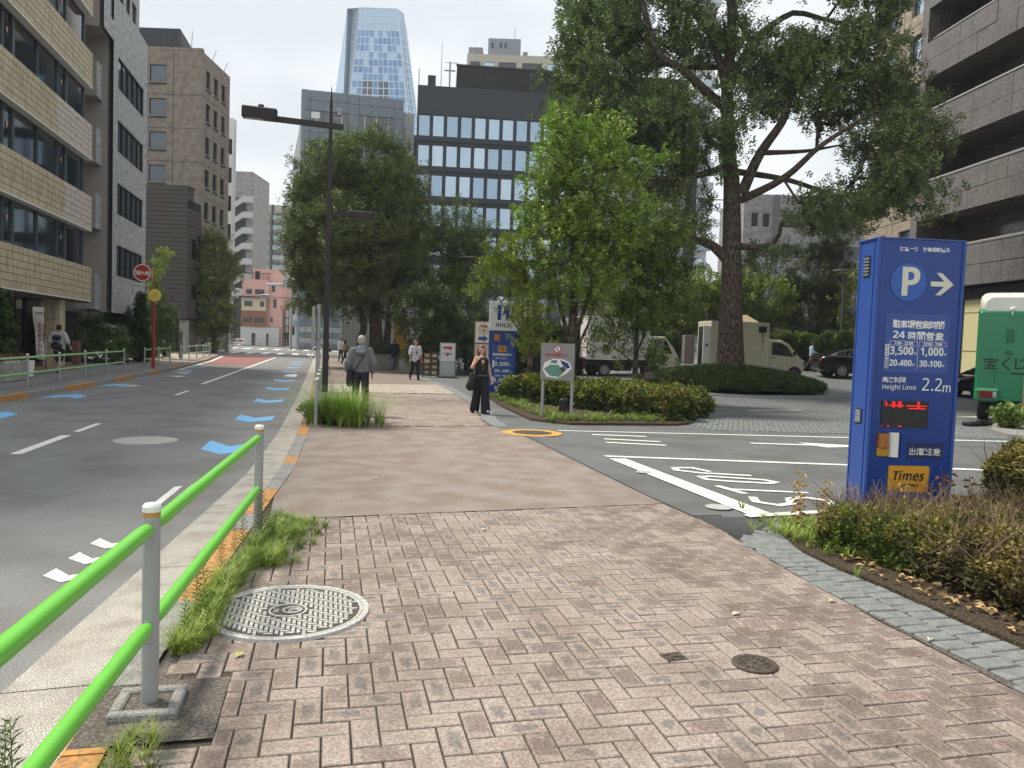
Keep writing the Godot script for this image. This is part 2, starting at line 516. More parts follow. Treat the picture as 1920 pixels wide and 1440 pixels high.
	tmat("steel_cover", tex("steel_cover", 256, noise(0.06, 4, FastNoiseLite.TYPE_SIMPLEX_SMOOTH, 42), [[0.2, "9a9a98"], [0.5, "b3b2af"], [0.8, "c9c8c4"]]), 0.5, 0.5)
	tmat("iron_cover", tex("iron_cover", 256, noise(0.06, 4, FastNoiseLite.TYPE_SIMPLEX_SMOOTH, 43), [[0.2, "38322d"], [0.8, "5a5049"]]), 0.5, 0.6)
	mat("rail_green", "6cbf45", 0.35, 0.0, 0.5)
	mat("rail_green_faded", "8fbf83", 0.5)
	mat("post_grey", "9fa2a3", 0.45, 0.1)
	mat("steel", "8d9093", 0.35, 0.7)
	mat("black_metal", "2b272a", 0.5, 0.2)
	mat("dark", "191a1c", 0.6)
	mat("white", "e6e6e3", 0.5)
	mat("window_dark", "10161b", 0.05, 0.0, 0.7)
	mat("window_blue", "1b2731", 0.04, 0.0, 0.9)
	mat("window_mirror", "b9cbd9", 0.03, 0.85, 0.9)
	mat("frame_dark", "2d3236", 0.5, 0.3)
	mat("frame_steel", "5b646b", 0.4, 0.4)
	mat("rubber", "1b1b1c", 0.8)
	mat("skin", "c79f86", 0.6)
	mat("hair_black", "1c1917", 0.6)

func _ready() -> void:
	rng.seed = 7
	# camera
	var cam := Camera3D.new()
	cam.name = "camera"
	cam.fov = 52.81
	cam.near = 0.05
	cam.far = 4000.0
	cam.position = Vector3(0, 1.64, 0)
	cam.basis = Basis(Vector3.UP, deg_to_rad(-13.3)) * Basis(Vector3.RIGHT, deg_to_rad(-2.9)) * Basis(Vector3.BACK, deg_to_rad(2.0))
	add_child(cam)
	# sky, air and exposure
	var env := Environment.new()
	env.background_mode = Environment.BG_SKY
	env.sky = Sky.new()
	env.sky.sky_material = make_sky()
	env.background_energy_multiplier = 1.0
	env.tonemap_mode = Environment.TONE_MAPPER_LINEAR
	env.tonemap_exposure = 1.85
	env.fog_enabled = true
	env.fog_density = 0.0005
	env.fog_light_color = Color(0.86, 0.91, 0.96)
	env.sdfgi_enabled = true
	env.ssao_enabled = true
	env.ssil_enabled = true
	var we := WorldEnvironment.new()
	we.name = "world_environment"
	we.environment = env
	add_child(we)
	# the sun behind thin cloud: from the left and in front, high
	var sun := DirectionalLight3D.new()
	sun.name = "sun"
	sun.light_energy = 0.85
	sun.light_color = Color(1.0, 0.96, 0.89)
	sun.light_angular_distance = 10.0
	sun.shadow_enabled = true
	add_child(sun)
	sun.look_at_from_position(Vector3(-30, 62, -28), Vector3.ZERO)
	make_materials()
	build_ground()
	build_markings()
	build_buildings()
	build_street_things()
	build_signs()
	build_vehicles()
	build_plants()
	build_people()

func make_sky() -> PanoramaSkyMaterial:
	var w := 768
	var h := 384
	var im := Image.create(w, h, false, Image.FORMAT_RGBF)
	var f := noise(1.3, 5, FastNoiseLite.TYPE_SIMPLEX_SMOOTH, 77)
	var f2 := noise(3.5, 4, FastNoiseLite.TYPE_SIMPLEX_SMOOTH, 78)
	for y in h:
		var el := PI / 2 - PI * (y + 0.5) / h
		for x in w:
			var az := TAU * (x + 0.5) / w
			var d := Vector3(cos(el) * sin(az), sin(el), -cos(el) * cos(az))
			var q := Vector3(d.x, d.y * 2.4, d.z)
			var k := clampf(0.55 + f.get_noise_3dv(q) * 0.95 + f2.get_noise_3dv(q) * 0.22, 0.0, 1.0)
			var thick := Color(0.47, 0.5, 0.525)
			var thin := Color(0.64, 0.652, 0.66)
			var cl := thick.lerp(thin, smoothstep(0.2, 0.85, k))
			if el < 0.0:
				cl = cl.lerp(Color(0.3, 0.3, 0.3), smoothstep(0.0, 0.15, -el))
			im.set_pixel(x, y, cl)
	var m := PanoramaSkyMaterial.new()
	m.panorama = ImageTexture.create_from_image(im)
	return m

# ---------------------------------------------------------------- ground
const EYE := Vector3(0, 1.64, 0)

# where a point falls in a 1920 by 1440 picture, and how far in front it lies
func seen(p: Vector3) -> Vector3:
	var b := Basis(Vector3.UP, deg_to_rad(-13.3)) * Basis(Vector3.RIGHT, deg_to_rad(-2.9)) * Basis(Vector3.BACK, deg_to_rad(2.0))
	var q := b.transposed() * (p - EYE)
	return Vector3(960 + 1450 * q.x / -q.z, 720 - 1450 * q.y / -q.z, -q.z)

func in_view(p: Vector3, margin := 30.0) -> bool:
	var q := seen(p)
	return q.z > 0.1 and q.x > -margin and q.x < 1920 + margin and q.y > -margin and q.y < 1440 + margin

# the forecourt rises gently towards its far right corner
func hf(x: float, z: float) -> float:
	return minf(0.0026 * maxf(0.0, x - 5.0) * maxf(0.0, -z - 22.0), 0.75)

const EDGE := [Vector2(-1.6, 8.0), Vector2(-1.56, 0.0), Vector2(-1.47, -4.0), Vector2(-1.22, -7.0), Vector2(-0.98, -10.0), Vector2(-0.88, -14.0), Vector2(-0.88, -22.0), Vector2(-1.15, -50.0), Vector2(-1.5, -84.0)]
const LEFT := [Vector2(-7.6, 8.0), Vector2(-7.3, -19.0), Vector2(-7.0, -25.0), Vector2(-7.0, -38.0), Vector2(-7.6, -52.0), Vector2(-8.7, -66.0), Vector2(-12.0, -74.0), Vector2(-30.0, -78.0)]

func along(line: Array, z: float) -> float:
	for k in line.size() - 1:
		if z <= line[k].y and z >= line[k + 1].y:
			return lerpf(line[k].x, line[k + 1].x, (line[k].y - z) / (line[k].y - line[k + 1].y))
	return line[0].x if z > line[0].y else line[-1].x

# the width of gutter and kerb at a place along the near kerb
func gut(z: float) -> float:
	return along([Vector2(0.5, 8.0), Vector2(0.5, -3.0), Vector2(0.42, -8.0), Vector2(0.36, -14.0), Vector2(0.38, -84.0)], z)

func poly(pts: Array) -> PackedVector2Array:
	return PackedVector2Array(pts)

func build_ground() -> void:
	var a := MB.new()
	a.sheet(poly([Vector2(-1800, 600), Vector2(1800, 600), Vector2(1800, -2600), Vector2(-1800, -2600)]), -0.3)
	struct("ground", a, M.concrete)
	# roadway and the crossing road beyond it
	a = MB.new()
	var p := []
	for e in LEFT.slice(0, 6):
		p.append(e)
	p.append(Vector2(-8.9, -84.0))
	var q := EDGE.duplicate()
	q.reverse()
	a.sheet(poly(p + q), -0.08)
	struct("road", a, M.asphalt)
	a = MB.new()
	a.sheet(poly([Vector2(-8.7, -66.0), Vector2(-8.9, -84.0), Vector2(60, -84.0), Vector2(60, -140), Vector2(-90, -140), Vector2(-90, -78.0), Vector2(-30, -78.0), Vector2(-12.0, -74.0)]), -0.082)
	struct("crossing_road", a, M.asphalt)
	# gutter slabs beside the near kerb
	var gutter := Node3D.new()
	gutter.name = "gutter"
	gutter.set_meta("kind", "structure")
	add_child(gutter)
	var z := 2.0
	var k := 0
	while z > -84.0:
		var ln := 2.0 if z > -30.0 else 6.0
		var z2 := z - ln + 0.012
		a = MB.new()
		var x0 := along(EDGE, z)
		var x1 := along(EDGE, z2)
		var y0 := -0.078
		var y1 := -0.06
		a.quad(Vector3(x0, y0, z), Vector3(x0 + gut(z), y1, z), Vector3(x1 + gut(z2), y1, z2), Vector3(x1, y0, z2))
		a.quad(Vector3(x0, y0 - 0.1, z), Vector3(x0 + gut(z), y0 - 0.1, z), Vector3(x0 + gut(z), y1, z), Vector3(x0, y0, z))
		piece("gutter_slab", k, a.mesh(), M.gutter, gutter, Transform3D.IDENTITY)
		k += 1
		z -= ln
	# kerb stones, some painted orange
	var kerb := Node3D.new()
	kerb.name = "kerb"
	kerb.set_meta("kind", "structure")
	add_child(kerb)
	z = 1.0
	k = 0
	var orange := [1, 1, 0, 0, 1, 0, 1, 1, 0, 0, 1, 1, 1, 0, 1, 1, 0, 0, 0, 1, 0, 0, 0, 0]
	while z > -80.0:
		var ln := 0.6 if z > -40.0 else 2.4
		var xa := along(EDGE, z) + gut(z) + 0.004
		var xb := along(EDGE, z - ln) + gut(z - ln) + 0.004
		a = MB.new()
		var y := rng.randf_range(-0.004, 0.004) + 0.004
		var c0 := Vector3(xa, y, z - 0.006)
		var c1 := Vector3(xa + 0.17, y, z - 0.006)
		var c2 := Vector3(xb + 0.17, y, z - ln + 0.006)
		var c3 := Vector3(xb, y, z - ln + 0.006)
		var i1 := Vector3(0.018, 0, 0)
		var dn := Vector3(0, -0.018, 0)
		var lo := Vector3(-0.005, -0.16, 0)
		a.quad(c0 + i1, c1, c2, c3 + i1)
		a.quad(c0 + dn, c0 + i1, c3 + i1, c3 + dn)
		a.quad(c0 + lo, c0 + dn, c3 + dn, c3 + lo)
		a.quad(c0 + lo, c1 + lo, c1, c0 + i1)
		a.quad(c2 + lo, c3 + lo, c3 + i1, c2)
		var m: Material = M.kerb_orange if (orange[k] if k < orange.size() else int(k % 4 != 3)) else M.kerb_grey
		piece("kerb_stone", k, a.mesh(), m, kerb, Transform3D.IDENTITY)
		k += 1
		z -= ln
	# far pavement across the road with its kerb
	a = MB.new()
	p = []
	for e in LEFT:
		p.append(e + Vector2(-0.15, 0))
	p += [Vector2(-90, -78.2), Vector2(-90, 8)]
	a.sheet(poly(p), 0.05)
	struct("far_pavement", a, M.asphalt)
	var kerb2 := Node3D.new()
	kerb2.name = "far_kerb"
	kerb2.set_meta("kind", "structure")
	add_child(kerb2)
	k = 0
	z = -14.0
	while z > -66.0:
		var ln := 1.2
		var xa := along(LEFT, z)
		var xb := along(LEFT, z - ln)
		a = MB.new()
		a.quad(Vector3(xa - 0.15, 0.056, z), Vector3(xa, 0.056, z), Vector3(xb, 0.056, z - ln + 0.01), Vector3(xb - 0.15, 0.056, z - ln + 0.01))
		a.quad(Vector3(xa, 0.056, z), Vector3(xa + 0.01, -0.1, z), Vector3(xb + 0.01, -0.1, z - ln + 0.01), Vector3(xb, 0.056, z - ln + 0.01))
		a.quad(Vector3(xa - 0.15, -0.1, z), Vector3(xa + 0.01, -0.1, z), Vector3(xa, 0.056, z), Vector3(xa - 0.15, 0.056, z))
		piece("kerb_stone", k, a.mesh(), M.kerb_orange if k % 4 < 2 else M.kerb_grey, kerb2, Transform3D.IDENTITY)
		k += 1
		z -= ln
	a = MB.new()
	p = [Vector2(-9.95, -22), Vector2(-9.95, -35.5), Vector2(-11.2, -39.5), Vector2(-14, -39.5), Vector2(-14, -22)]
	a.sheet(poly(p), 0.13)
	for s in 4:
		var e0: Vector2 = p[s]
		var e1: Vector2 = p[s + 1]
		a.quad(Vector3(e0.x, 0.0, e0.y), Vector3(e1.x, 0.0, e1.y), Vector3(e1.x, 0.13, e1.y), Vector3(e0.x, 0.13, e0.y))
	struct("entrance_step", a, tmat("step_brick", tex("step_brick", 256, noise(0.05, 4, FastNoiseLite.TYPE_SIMPLEX_SMOOTH, 51), [[0.2, "6a4a42"], [0.8, "8c6a60"]]), 0.6))
	a = MB.new()
	p = []
	for zz in [-42.0, -50.0, -60.0, -66.0]:
		p.append(Vector2(along(LEFT, zz) - 0.5, zz))
	p += [Vector2(-12, -66), Vector2(-12, -42)]
	a.sheet(poly(p), 0.054)
	struct("pale_paving", a, M.paving_far)
	build_pavement()
	build_forecourt()

func brick_image() -> ImageTexture:
	var w := 128
	var h := 64
	var cols := 4
	var rows := 4
	var im := Image.create(w * cols, h * rows, false, Image.FORMAT_RGB8)
	var f := noise(0.38, 3, FastNoiseLite.TYPE_SIMPLEX_SMOOTH, 61)
	var g := noise(0.03, 3, FastNoiseLite.TYPE_SIMPLEX_SMOOTH, 62)
	var e := noise(0.07, 2, FastNoiseLite.TYPE_SIMPLEX_SMOOTH, 63)
	var r := RandomNumberGenerator.new()
	r.seed = 5
	for n in cols * rows:
		var kind := n % 4
		var cx := r.randf_range(-0.25, 0.25)
		var cy := r.randf_range(-0.12, 0.12)
		var sx := r.randf_range(0.45, 0.8)
		var pale := Color("a3968e").lerp(Color("9b8f87"), r.randf())
		var core: Color = [Color("7b6d67"), Color("7a7471"), Color("83756e"), Color("8e8179")][kind]
		for y in h:
			for x in w:
				var u := (x + 0.5) / w * 2 - 1
				var v := (y + 0.5) / h * 2 - 1
				var gx := x + n * 300.0
				var k := 0.0
				if kind == 0 or kind == 2:
					k = 1.0 - smoothstep(0.72, 0.98, maxf(absf(u) * 0.5 + 0.5, absf(v)) + g.get_noise_2d(gx, y) * 0.16)
				else:
					var d := sqrt(pow((u - cx) / sx, 2) + pow((v - cy) / 0.75, 2)) + g.get_noise_2d(gx, y) * 0.5
					k = 1.0 - smoothstep(0.45, 1.05, d)
				if kind == 3:
					k *= 0.5
				var c := pale.lerp(core, k * 0.92)
				var s := f.get_noise_2d(gx * 2.0, y * 2.0) + e.get_noise_2d(gx, y) * 0.5
				c = c * (1.0 + s * 0.42)
				if f.get_noise_2d(gx * 3.1 + 50.0, y * 3.1) > 0.42:
					c = c * 0.72
				im.set_pixel((n % cols) * w + x, (n / cols) * h + y, c.clamp())
	return ImageTexture.create_from_image(im)

func brick_mesh(n: int, lx: float, lz: float, chamfer := 0.004) -> MB:
	var a := MB.new()
	brick_into(a, n, lx, lz, chamfer, Transform3D.IDENTITY)
	return a

func brick_into(a: MB, n: int, lx: float, lz: float, h: float, tr: Transform3D) -> void:
	a.t = tr
	var r := Rect2((n % 4) / 4.0 + 0.004, (n / 4) / 4.0 + 0.006, 0.25 - 0.008, 0.25 - 0.012)
	var x := lx / 2
	var z := lz / 2
	var c := [Vector3(-x, -h, z), Vector3(x, -h, z), Vector3(x, -h, -z), Vector3(-x, -h, -z)]
	var t := [Vector3(-x + h, 0, z - h), Vector3(x - h, 0, z - h), Vector3(x - h, 0, -z + h), Vector3(-x + h, 0, -z + h)]
	a.quad(t[0], t[1], t[2], t[3], r)
	var re := Rect2(r.position, Vector2(r.size.x, 0.02))
	for s in 4:
		var b: Vector3 = c[s]
		var d: Vector3 = c[(s + 1) % 4]
		a.quad(b, d, t[(s + 1) % 4], t[s], re)
		a.quad(b + Vector3(0, -0.03, 0), d + Vector3(0, -0.03, 0), d, b, re)
	a.t = Transform3D.IDENTITY

# where the brick field ends on the right
func brick_right(z: float) -> float:
	return along([Vector2(3.42, 2.0), Vector2(3.36, -4.0), Vector2(3.40, -5.0), Vector2(3.56, -6.6), Vector2(3.48, -7.6), Vector2(3.48, -16.0), Vector2(3.9, -19.0), Vector2(4.1, -22.0), Vector2(4.3, -27.0)], z)

func herringbone(x0: float, x1: float, z0: float, z1: float) -> Array:
	var w := 0.1185
	var out := []
	var nx0 := int(floor(x0 / w)) - 2
	var nx1 := int(ceil(x1 / w)) + 2
	var nz0 := int(floor(-z0 / w)) - 2
	var nz1 := int(ceil(-z1 / w)) + 2
	for i in range(nx0, nx1):
		for j in range(nz0, nz1):
			var t := posmod(i - j, 4)
			if t == 0:
				out.append([Vector2((i + 1.0) * w, -(j + 0.5) * w), 0])
			elif t == 2:
				out.append([Vector2((i + 0.5) * w, -j * w), 1])
	return out

func build_pavement() -> void:
	# bed under the bricks, and everything else that lies at pavement level
	var a := MB.new()
	var p := []
	for z in [4.0, -1.0, -4.0, -7.0, -10.0, -14.0, -22.0, -40.0, -60.0, -80.0]:
		p.append(Vector2(along(EDGE, z) + gut(z) + 0.1, z))
	p += [Vector2(6.0, -80.0), Vector2(6.0, -26.0), Vector2(3.9, -19.0), Vector2(3.6, -16.0), Vector2(3.6, -6.0), Vector2(3.5, 4.0)]
	a.sheet(poly(p), -0.012)
	var walk := struct("brick_pavement", a, M.sand_joint)
	var bm := StandardMaterial3D.new()
	bm.resource_name = "paver"
	bm.albedo_texture = brick_image()
	bm.roughness = 0.85
	bm.heightmap_enabled = true
	bm.heightmap_texture = T["grain_bump"]
	bm.heightmap_scale = 0.2
	bm.detail_enabled = true
	bm.detail_albedo = T["stain_dark"]
	bm.detail_blend_mode = BaseMaterial3D.BLEND_MODE_MUL
	bm.detail_uv_layer = BaseMaterial3D.DETAIL_UV_2
	bm.uv2_triplanar = true
	bm.uv2_world_triplanar = true
	bm.uv2_scale = Vector3.ONE / 5.0
	M["paver"] = bm
	var meshes := []
	for n in 16:
		meshes.append(brick_mesh(n, 0.2285, 0.1095).mesh())
	var list := []
	for b in herringbone(-1.0, 4.2, 0.0, -8.0):
		var c: Vector2 = b[0]
		var hx := 0.118 if b[1] == 0 else 0.059
		var hz := 0.059 if b[1] == 0 else 0.118
		if c.y > -1.2:
			continue
		# bricks at the border are cut to fit
		var x0 := maxf(c.x - hx, along(EDGE, c.y) + gut(c.y) + 0.25)
		var x1 := minf(c.x + hx, brick_right(c.y) + 0.01)
		var z0 := maxf(c.y - hz, lerpf(-7.16, -7.585, clampf((c.x + 0.5) / 4.0, 0, 1)))
		var z1 := c.y + hz
		if c.y > -3.86 and c.y < -3.24 and x0 < -0.43:
			x0 = maxf(x0, -0.43)
		if x1 - x0 < 0.03 or z1 - z0 < 0.03 or (c - Vector2(-0.21, -4.72)).length() < 0.42:
			continue
		list.append([Vector2((x0 + x1) / 2, (z0 + z1) / 2), b[1], Vector2((x1 - x0) / (hx * 2), (z1 - z0) / (hz * 2))])
	list.sort_custom(func(s, t): return rank(s[0]) < rank(t[0]))
	var rest := MB.new()
	for k in list.size():
		var c: Vector2 = list[k][0]
		var b := Basis(Vector3.UP, PI / 2 * list[k][1] + (PI if rng.randf() < 0.5 else 0.0) + rng.randf_range(-0.008, 0.008))
		b = b * Basis(Vector3.RIGHT, rng.randf_range(-0.012, 0.012)) * Basis(Vector3.BACK, rng.randf_range(-0.008, 0.008))
		b = Basis.from_scale(Vector3(list[k][2].x, 1, list[k][2].y)) * b
		var tr := Transform3D(b, Vector3(c.x, rng.randf_range(-0.002, 0.002), c.y))
		# mauve bricks gather towards the right, greyish ones nearer the middle
		var kind := 3
		var g := rng.randf()
		if c.x > 2.4:
			kind = 0 if g < 0.6 else (2 if g < 0.8 else 3)
		elif c.x > 0.9:
			kind = 1 if g < 0.45 else (0 if g < 0.6 else 3)
		else:
			kind = 3 if g < 0.4 else (2 if g < 0.75 else 1)
		var n := kind + 4 * rng.randi_range(0, 3)
		if k < 300:
			piece("brick", k, meshes[n], bm, walk, tr)
		else:
			brick_into(rest, n, 0.2285, 0.1095, 0.004, tr)
	obj("bricks_beyond", rest, bm, walk, Vector3.ZERO, "stuff")
	# second brick field past the driveway
	rest = MB.new()
	for b in herringbone(-0.5, 4.3, -14.0, -25.0):
		var c: Vector2 = b[0]
		if c.y > lerpf(-14.65, -15.25, clampf((c.x + 0.4) / 3.8, 0, 1)) or c.y < -24.3 or c.x < -0.42 or c.x > brick_right(c.y) - 0.3:
			continue
		var n := 3 + 4 * rng.randi_range(0, 3) if rng.randf() < 0.75 else rng.randi_range(0, 15)
		brick_into(rest, n, 0.2285, 0.1095, 0.003, Transform3D(Basis(Vector3.UP, PI / 2 * list_turn(b)), Vector3(c.x, rng.randf_range(-0.001, 0.002), c.y)))
	obj("bricks_far", rest, bm, walk, Vector3.ZERO, "stuff")
	# dark edging between kerb and bricks
	a = MB.new()
	p = []
	var back := []
	for z in [2.0, -1.0, -3.0, -5.0, -7.1]:
		p.append(Vector2(along(EDGE, z) + gut(z) + 0.18, z))
		back.push_front(Vector2(along(EDGE, z) + gut(z) + 0.30, z))
	a.sheet(poly(p + back), -0.004)
	struct("pavement_edging", a, M.concrete_dark)
	# worn red asphalt where cars cross
	a = MB.new()
	p = [Vector2(-0.5, -7.17), Vector2(3.5, -7.6), Vector2(3.45, -11.0), Vector2(3.42, -15.1), Vector2(-0.4, -14.5)]
	for z in [-13.0, -11.0, -9.5, -8.2]:
		p.append(Vector2(along(EDGE, z) + gut(z) + 0.18, z))
	a.sheet(poly(p), 0.002)
	struct("driveway_crossing", a, M.asphalt_red)
	# concrete band and darker paving farther on
	a = MB.new()
	a.sheet(poly([Vector2(-0.5, -24.3), Vector2(4.15, -24.6), Vector2(4.5, -29.8), Vector2(-0.5, -28.5)]), 0.003)
	struct("concrete_band", a, tmat("concrete_light", tex("concrete_light", 512, noise(0.05, 5, FastNoiseLite.TYPE_SIMPLEX_SMOOTH, 52), [[0.2, "9d958a"], [0.8, "bdb6aa"]]), 2.0, 0.85, null, 0.0, T["stain_dark"], 5.0))
	a = MB.new()
	a.sheet(poly([Vector2(-0.6, -28.5), Vector2(4.5, -29.8), Vector2(5.2, -36.0), Vector2(12.0, -46.0), Vector2(24.0, -60.0), Vector2(24.0, -84.0), Vector2(-1.0, -84.0)]), 0.005)
	struct("plaza_paving", a, tmat("plaza", tex("plaza", 512, noise(0.04, 5, FastNoiseLite.TYPE_SIMPLEX_SMOOTH, 53), [[0.2, "736963"], [0.8, "958a81"]]), 1.4, 0.85, null, 0.0, T["stain_dark"], 6.0))
	# setts that curve round the planting bed
	var setts := Node3D.new()
	setts.name = "sett_edging"
	setts.set_meta("kind", "structure")
	add_child(setts)
	a = MB.new()
	a.sheet(poly([Vector2(3.38, 1.0), Vector2(4.3, 1.0), Vector2(4.3, -6.0), Vector2(4.8, -6.9), Vector2(3.4, -7.0)]), -0.004)
	struct("sett_bed", a, M.concrete_dark)
	var cv := Curve3D.new()
	for e in BED.slice(0, 11):
		cv.add_point(Vector3(e.x, 0, e.y))
	k_setts(cv, setts)

func list_turn(b: Array) -> float:
	return float(b[1])

func rank(c: Vector2) -> float:
	var d := c.length()
	return d if in_view(Vector3(c.x, 0, c.y), 60.0) else d + 100.0

const BED := [Vector2(3.98, 1.0), Vector2(3.96, -1.5), Vector2(3.93, -3.0), Vector2(3.88, -3.9), Vector2(3.87, -4.7), Vector2(3.83, -5.2), Vector2(3.86, -5.7), Vector2(4.0, -6.15), Vector2(4.28, -6.55), Vector2(4.6, -6.82), Vector2(5.2, -7.0), Vector2(6.6, -7.6), Vector2(9.5, -7.9), Vector2(12.0, -7.5), Vector2(12.0, 1.0)]

func k_setts(cv: Curve3D, parent: Node3D) -> void:
	var k := 0
	for row in 6:
		var s := 0.02 + 0.05 * row
		var off := 0.125 + row * 0.235
		while s < cv.get_baked_length() - 0.1:
			var at := func(q: float) -> Vector3:
				var p := cv.sample_baked(q, true)
				var t := (cv.sample_baked(q + 0.03, true) - cv.sample_baked(maxf(q - 0.03, 0.0), true)).normalized()
				return p + Vector3(-absf(t.z), 0, t.x * (1.0 if t.z < 0.0 else -1.0)) * off
			var step := 0.13
			var ratio: float = at.call(s).distance_to(at.call(s + step)) / step
			step /= maxf(1.0, ratio)
			var c1: Vector3 = at.call(s)
			var c2: Vector3 = at.call(s + step)
			s += step
			var d := (c2 - c1).normalized()
			var c := (c1 + c2) / 2
			var ln := c1.distance_to(c2) - 0.012
			var wide := 0.222
			if c.z < -6.95 or c.z > -1.5 or row > 2 and c.z > -5.4 or ln < 0.04:
				continue
			var edge := brick_right(c.z) + 0.02
			if c.x - 0.11 < edge:
				wide = c.x + 0.11 - edge
				if wide < 0.05:
					continue
				c.x = edge + wide / 2
			var a := MB.new()
			var b := Basis(d, Vector3.UP, d.cross(Vector3.UP))
			a.cbox(Vector3(0, -0.02, 0), Vector3(ln, 0.06, wide), 0.006)
			var tr := Transform3D(b * Basis(Vector3.RIGHT, rng.randf_range(-0.02, 0.02)), c + Vector3(0, rng.randf_range(-0.002, 0.004), 0))
			piece("sett", k, a.mesh(), M.sett, parent, tr)
			k += 1

func build_forecourt() -> void:
	var a := MB.new()
	var step := 2.0
	var xs := [3.45]
	var x := 6.0
	while x <= 90.0:
		xs.append(x)
		x += step
	var zs := []
	var z := 12.0
	while z >= -84.0:
		zs.append(z)
		z -= step
	for i in xs.size() - 1:
		for j in zs.size() - 1:
			var q := []
			for e in [[i, j], [i + 1, j], [i + 1, j + 1], [i, j + 1]]:
				q.append(Vector3(xs[e[0]], hf(xs[e[0]], zs[e[1]]) - 0.004, zs[e[1]]))
			a.quad(q[0], q[1], q[2], q[3])
	struct("forecourt", a, M.asphalt_dark)
	# flush stone strip between driveway and forecourt
	var strip := Node3D.new()
	strip.name = "stone_strip"
	strip.set_meta("kind", "structure")
	add_child(strip)
	z = -7.0
	var k := 0
	while z > -34.0:
		var ln := rng.randf_range(0.9, 1.3)
		var e := MB.new()
		var xa := brick_right(z) + (0.02 if z > -15.0 else -0.28)
		var xb := brick_right(z - ln) + (0.02 if z - ln > -15.0 else -0.28)
		var w := 0.32
		e.quad(Vector3(xa, 0.006, z), Vector3(xa + w, 0.006, z), Vector3(xb + w, 0.006, z - ln + 0.012), Vector3(xb, 0.006, z - ln + 0.012))
		e.quad(Vector3(xa, -0.03, z), Vector3(xa + w, -0.03, z), Vector3(xa + w, 0.006, z), Vector3(xa, 0.006, z))
		piece("slab", k, e.mesh(), M.sett if z < -15.0 else M.asphalt_dark, strip, Transform3D.IDENTITY)
		k += 1
		z -= ln
	# cobbles beyond the painted lane line, too small to tell apart
	var cob := MB.new()
	var r := RandomNumberGenerator.new()
	r.seed = 9
	for i in 110:
		for j in 26:
			var cx := 7.9 + i * 0.115 + (0.055 if j % 2 else 0.0)
			var line := -14.75 + (cx - 7.5) * 0.19
			var cz := line - 0.12 - j * 0.112
			if cz > line - 0.1 or cx > 19.5:
				continue
			cob.t = Transform3D(Basis(Vector3.UP, r.randf_range(-0.2, 0.2)), Vector3(cx, hf(cx, cz) + r.randf_range(-0.004, 0.006), cz))
			var h := 0.046
			cob.quad(Vector3(-h, 0.012, h), Vector3(h, 0.012, h), Vector3(h, 0.012, -h), Vector3(-h, 0.012, -h))
			var g := 0.054
			cob.quad(Vector3(-g, -0.01, g), Vector3(g, -0.01, g), Vector3(h, 0.012, h), Vector3(-h, 0.012, h))
			cob.quad(Vector3(g, -0.01, g), Vector3(g, -0.01, -g), Vector3(h, 0.012, -h), Vector3(h, 0.012, h))
			cob.quad(Vector3(-g, -0.01, -g), Vector3(-g, -0.01, g), Vector3(-h, 0.012, h), Vector3(-h, 0.012, -h))
	cob.t = Transform3D.IDENTITY
	var cs := struct("cobbles", cob, M.sett)
	cs.set_meta("kind", "stuff")
	# ring of setts round the tree island
	var ring := MB.new()
	for row in 4:
		var rad := 3.75 + row * 0.28
		var n := int(TAU * rad / 0.2)
		for s in n:
			var g := TAU * (s + 0.5 * (row % 2)) / n
			var c := ISLE + Vector3(cos(g), 0, sin(g)) * rad
			ring.t = Transform3D(Basis(Vector3.UP, -g), Vector3(c.x, hf(c.x, c.z) + 0.004 + r.randf_range(-0.003, 0.003), c.z))
			ring.box(Vector3(0, 0, 0), Vector3(0.26, 0.03, 0.185))
	ring.t = Transform3D.IDENTITY
	var rs := struct("island_ring", ring, M.sett)
	rs.set_meta("kind", "stuff")
	# earth of the island and of the planting beds
	a = MB.new()
	var rings := []
	for s in 9:
		var f := 1.0 - s / 8.0
		var rr := []
		for g in 40:
			var ang := TAU * g / 40
			rr.append(ISLE + Vector3(cos(ang) * 3.62 * f, 0.16 + 0.62 * (1.0 - f * f), -sin(ang) * 3.62 * f))
		rings.append(rr)
	a.loft(rings, true, false)
	struct("island_mound", a, M.soil)
	a = MB.new()
	a.sheet(poly(BED.slice(1)), 0.03)
	for s in range(1, 12):
		var e0: Vector2 = BED[s]
		var e1: Vector2 = BED[s + 1]
		a.quad(Vector3(e0.x, -0.05, e0.y), Vector3(e0.x, 0.03, e0.y), Vector3(e1.x, 0.03, e1.y), Vector3(e1.x, -0.05, e1.y))
	struct("planting_bed", a, M.soil)
	a = MB.new()
	a.sheet(poly(MEDIAN), 0.05)
	for s in MEDIAN.size():
		var e0: Vector2 = MEDIAN[s]
		var e1: Vector2 = MEDIAN[(s + 1) % MEDIAN.size()]
		a.quad(Vector3(e1.x, -0.05, e1.y), Vector3(e1.x, 0.05, e1.y), Vector3(e0.x, 0.05, e0.y), Vector3(e0.x, -0.05, e0.y))
	struct("median_bed", a, M.soil)

const ISLE := Vector3(16.2, 0.12, -29.2)
const MEDIAN := [Vector2(4.3, -16.3), Vector2(4.95, -15.45), Vector2(7.4, -15.55), Vector2(8.05, -16.0), Vector2(8.2, -17.2), Vector2(9.6, -21.5), Vector2(8.6, -24.5), Vector2(6.2, -25.0), Vector2(4.75, -23.8), Vector2(4.4, -19.5)]

# ---------------------------------------------------------------- paint on the ground
func paint(called: String, m: Material, pts: Array, y := -0.076) -> void:
	var a := MB.new()
	a.sheet(poly(pts), y)
	struct(called, a, m)

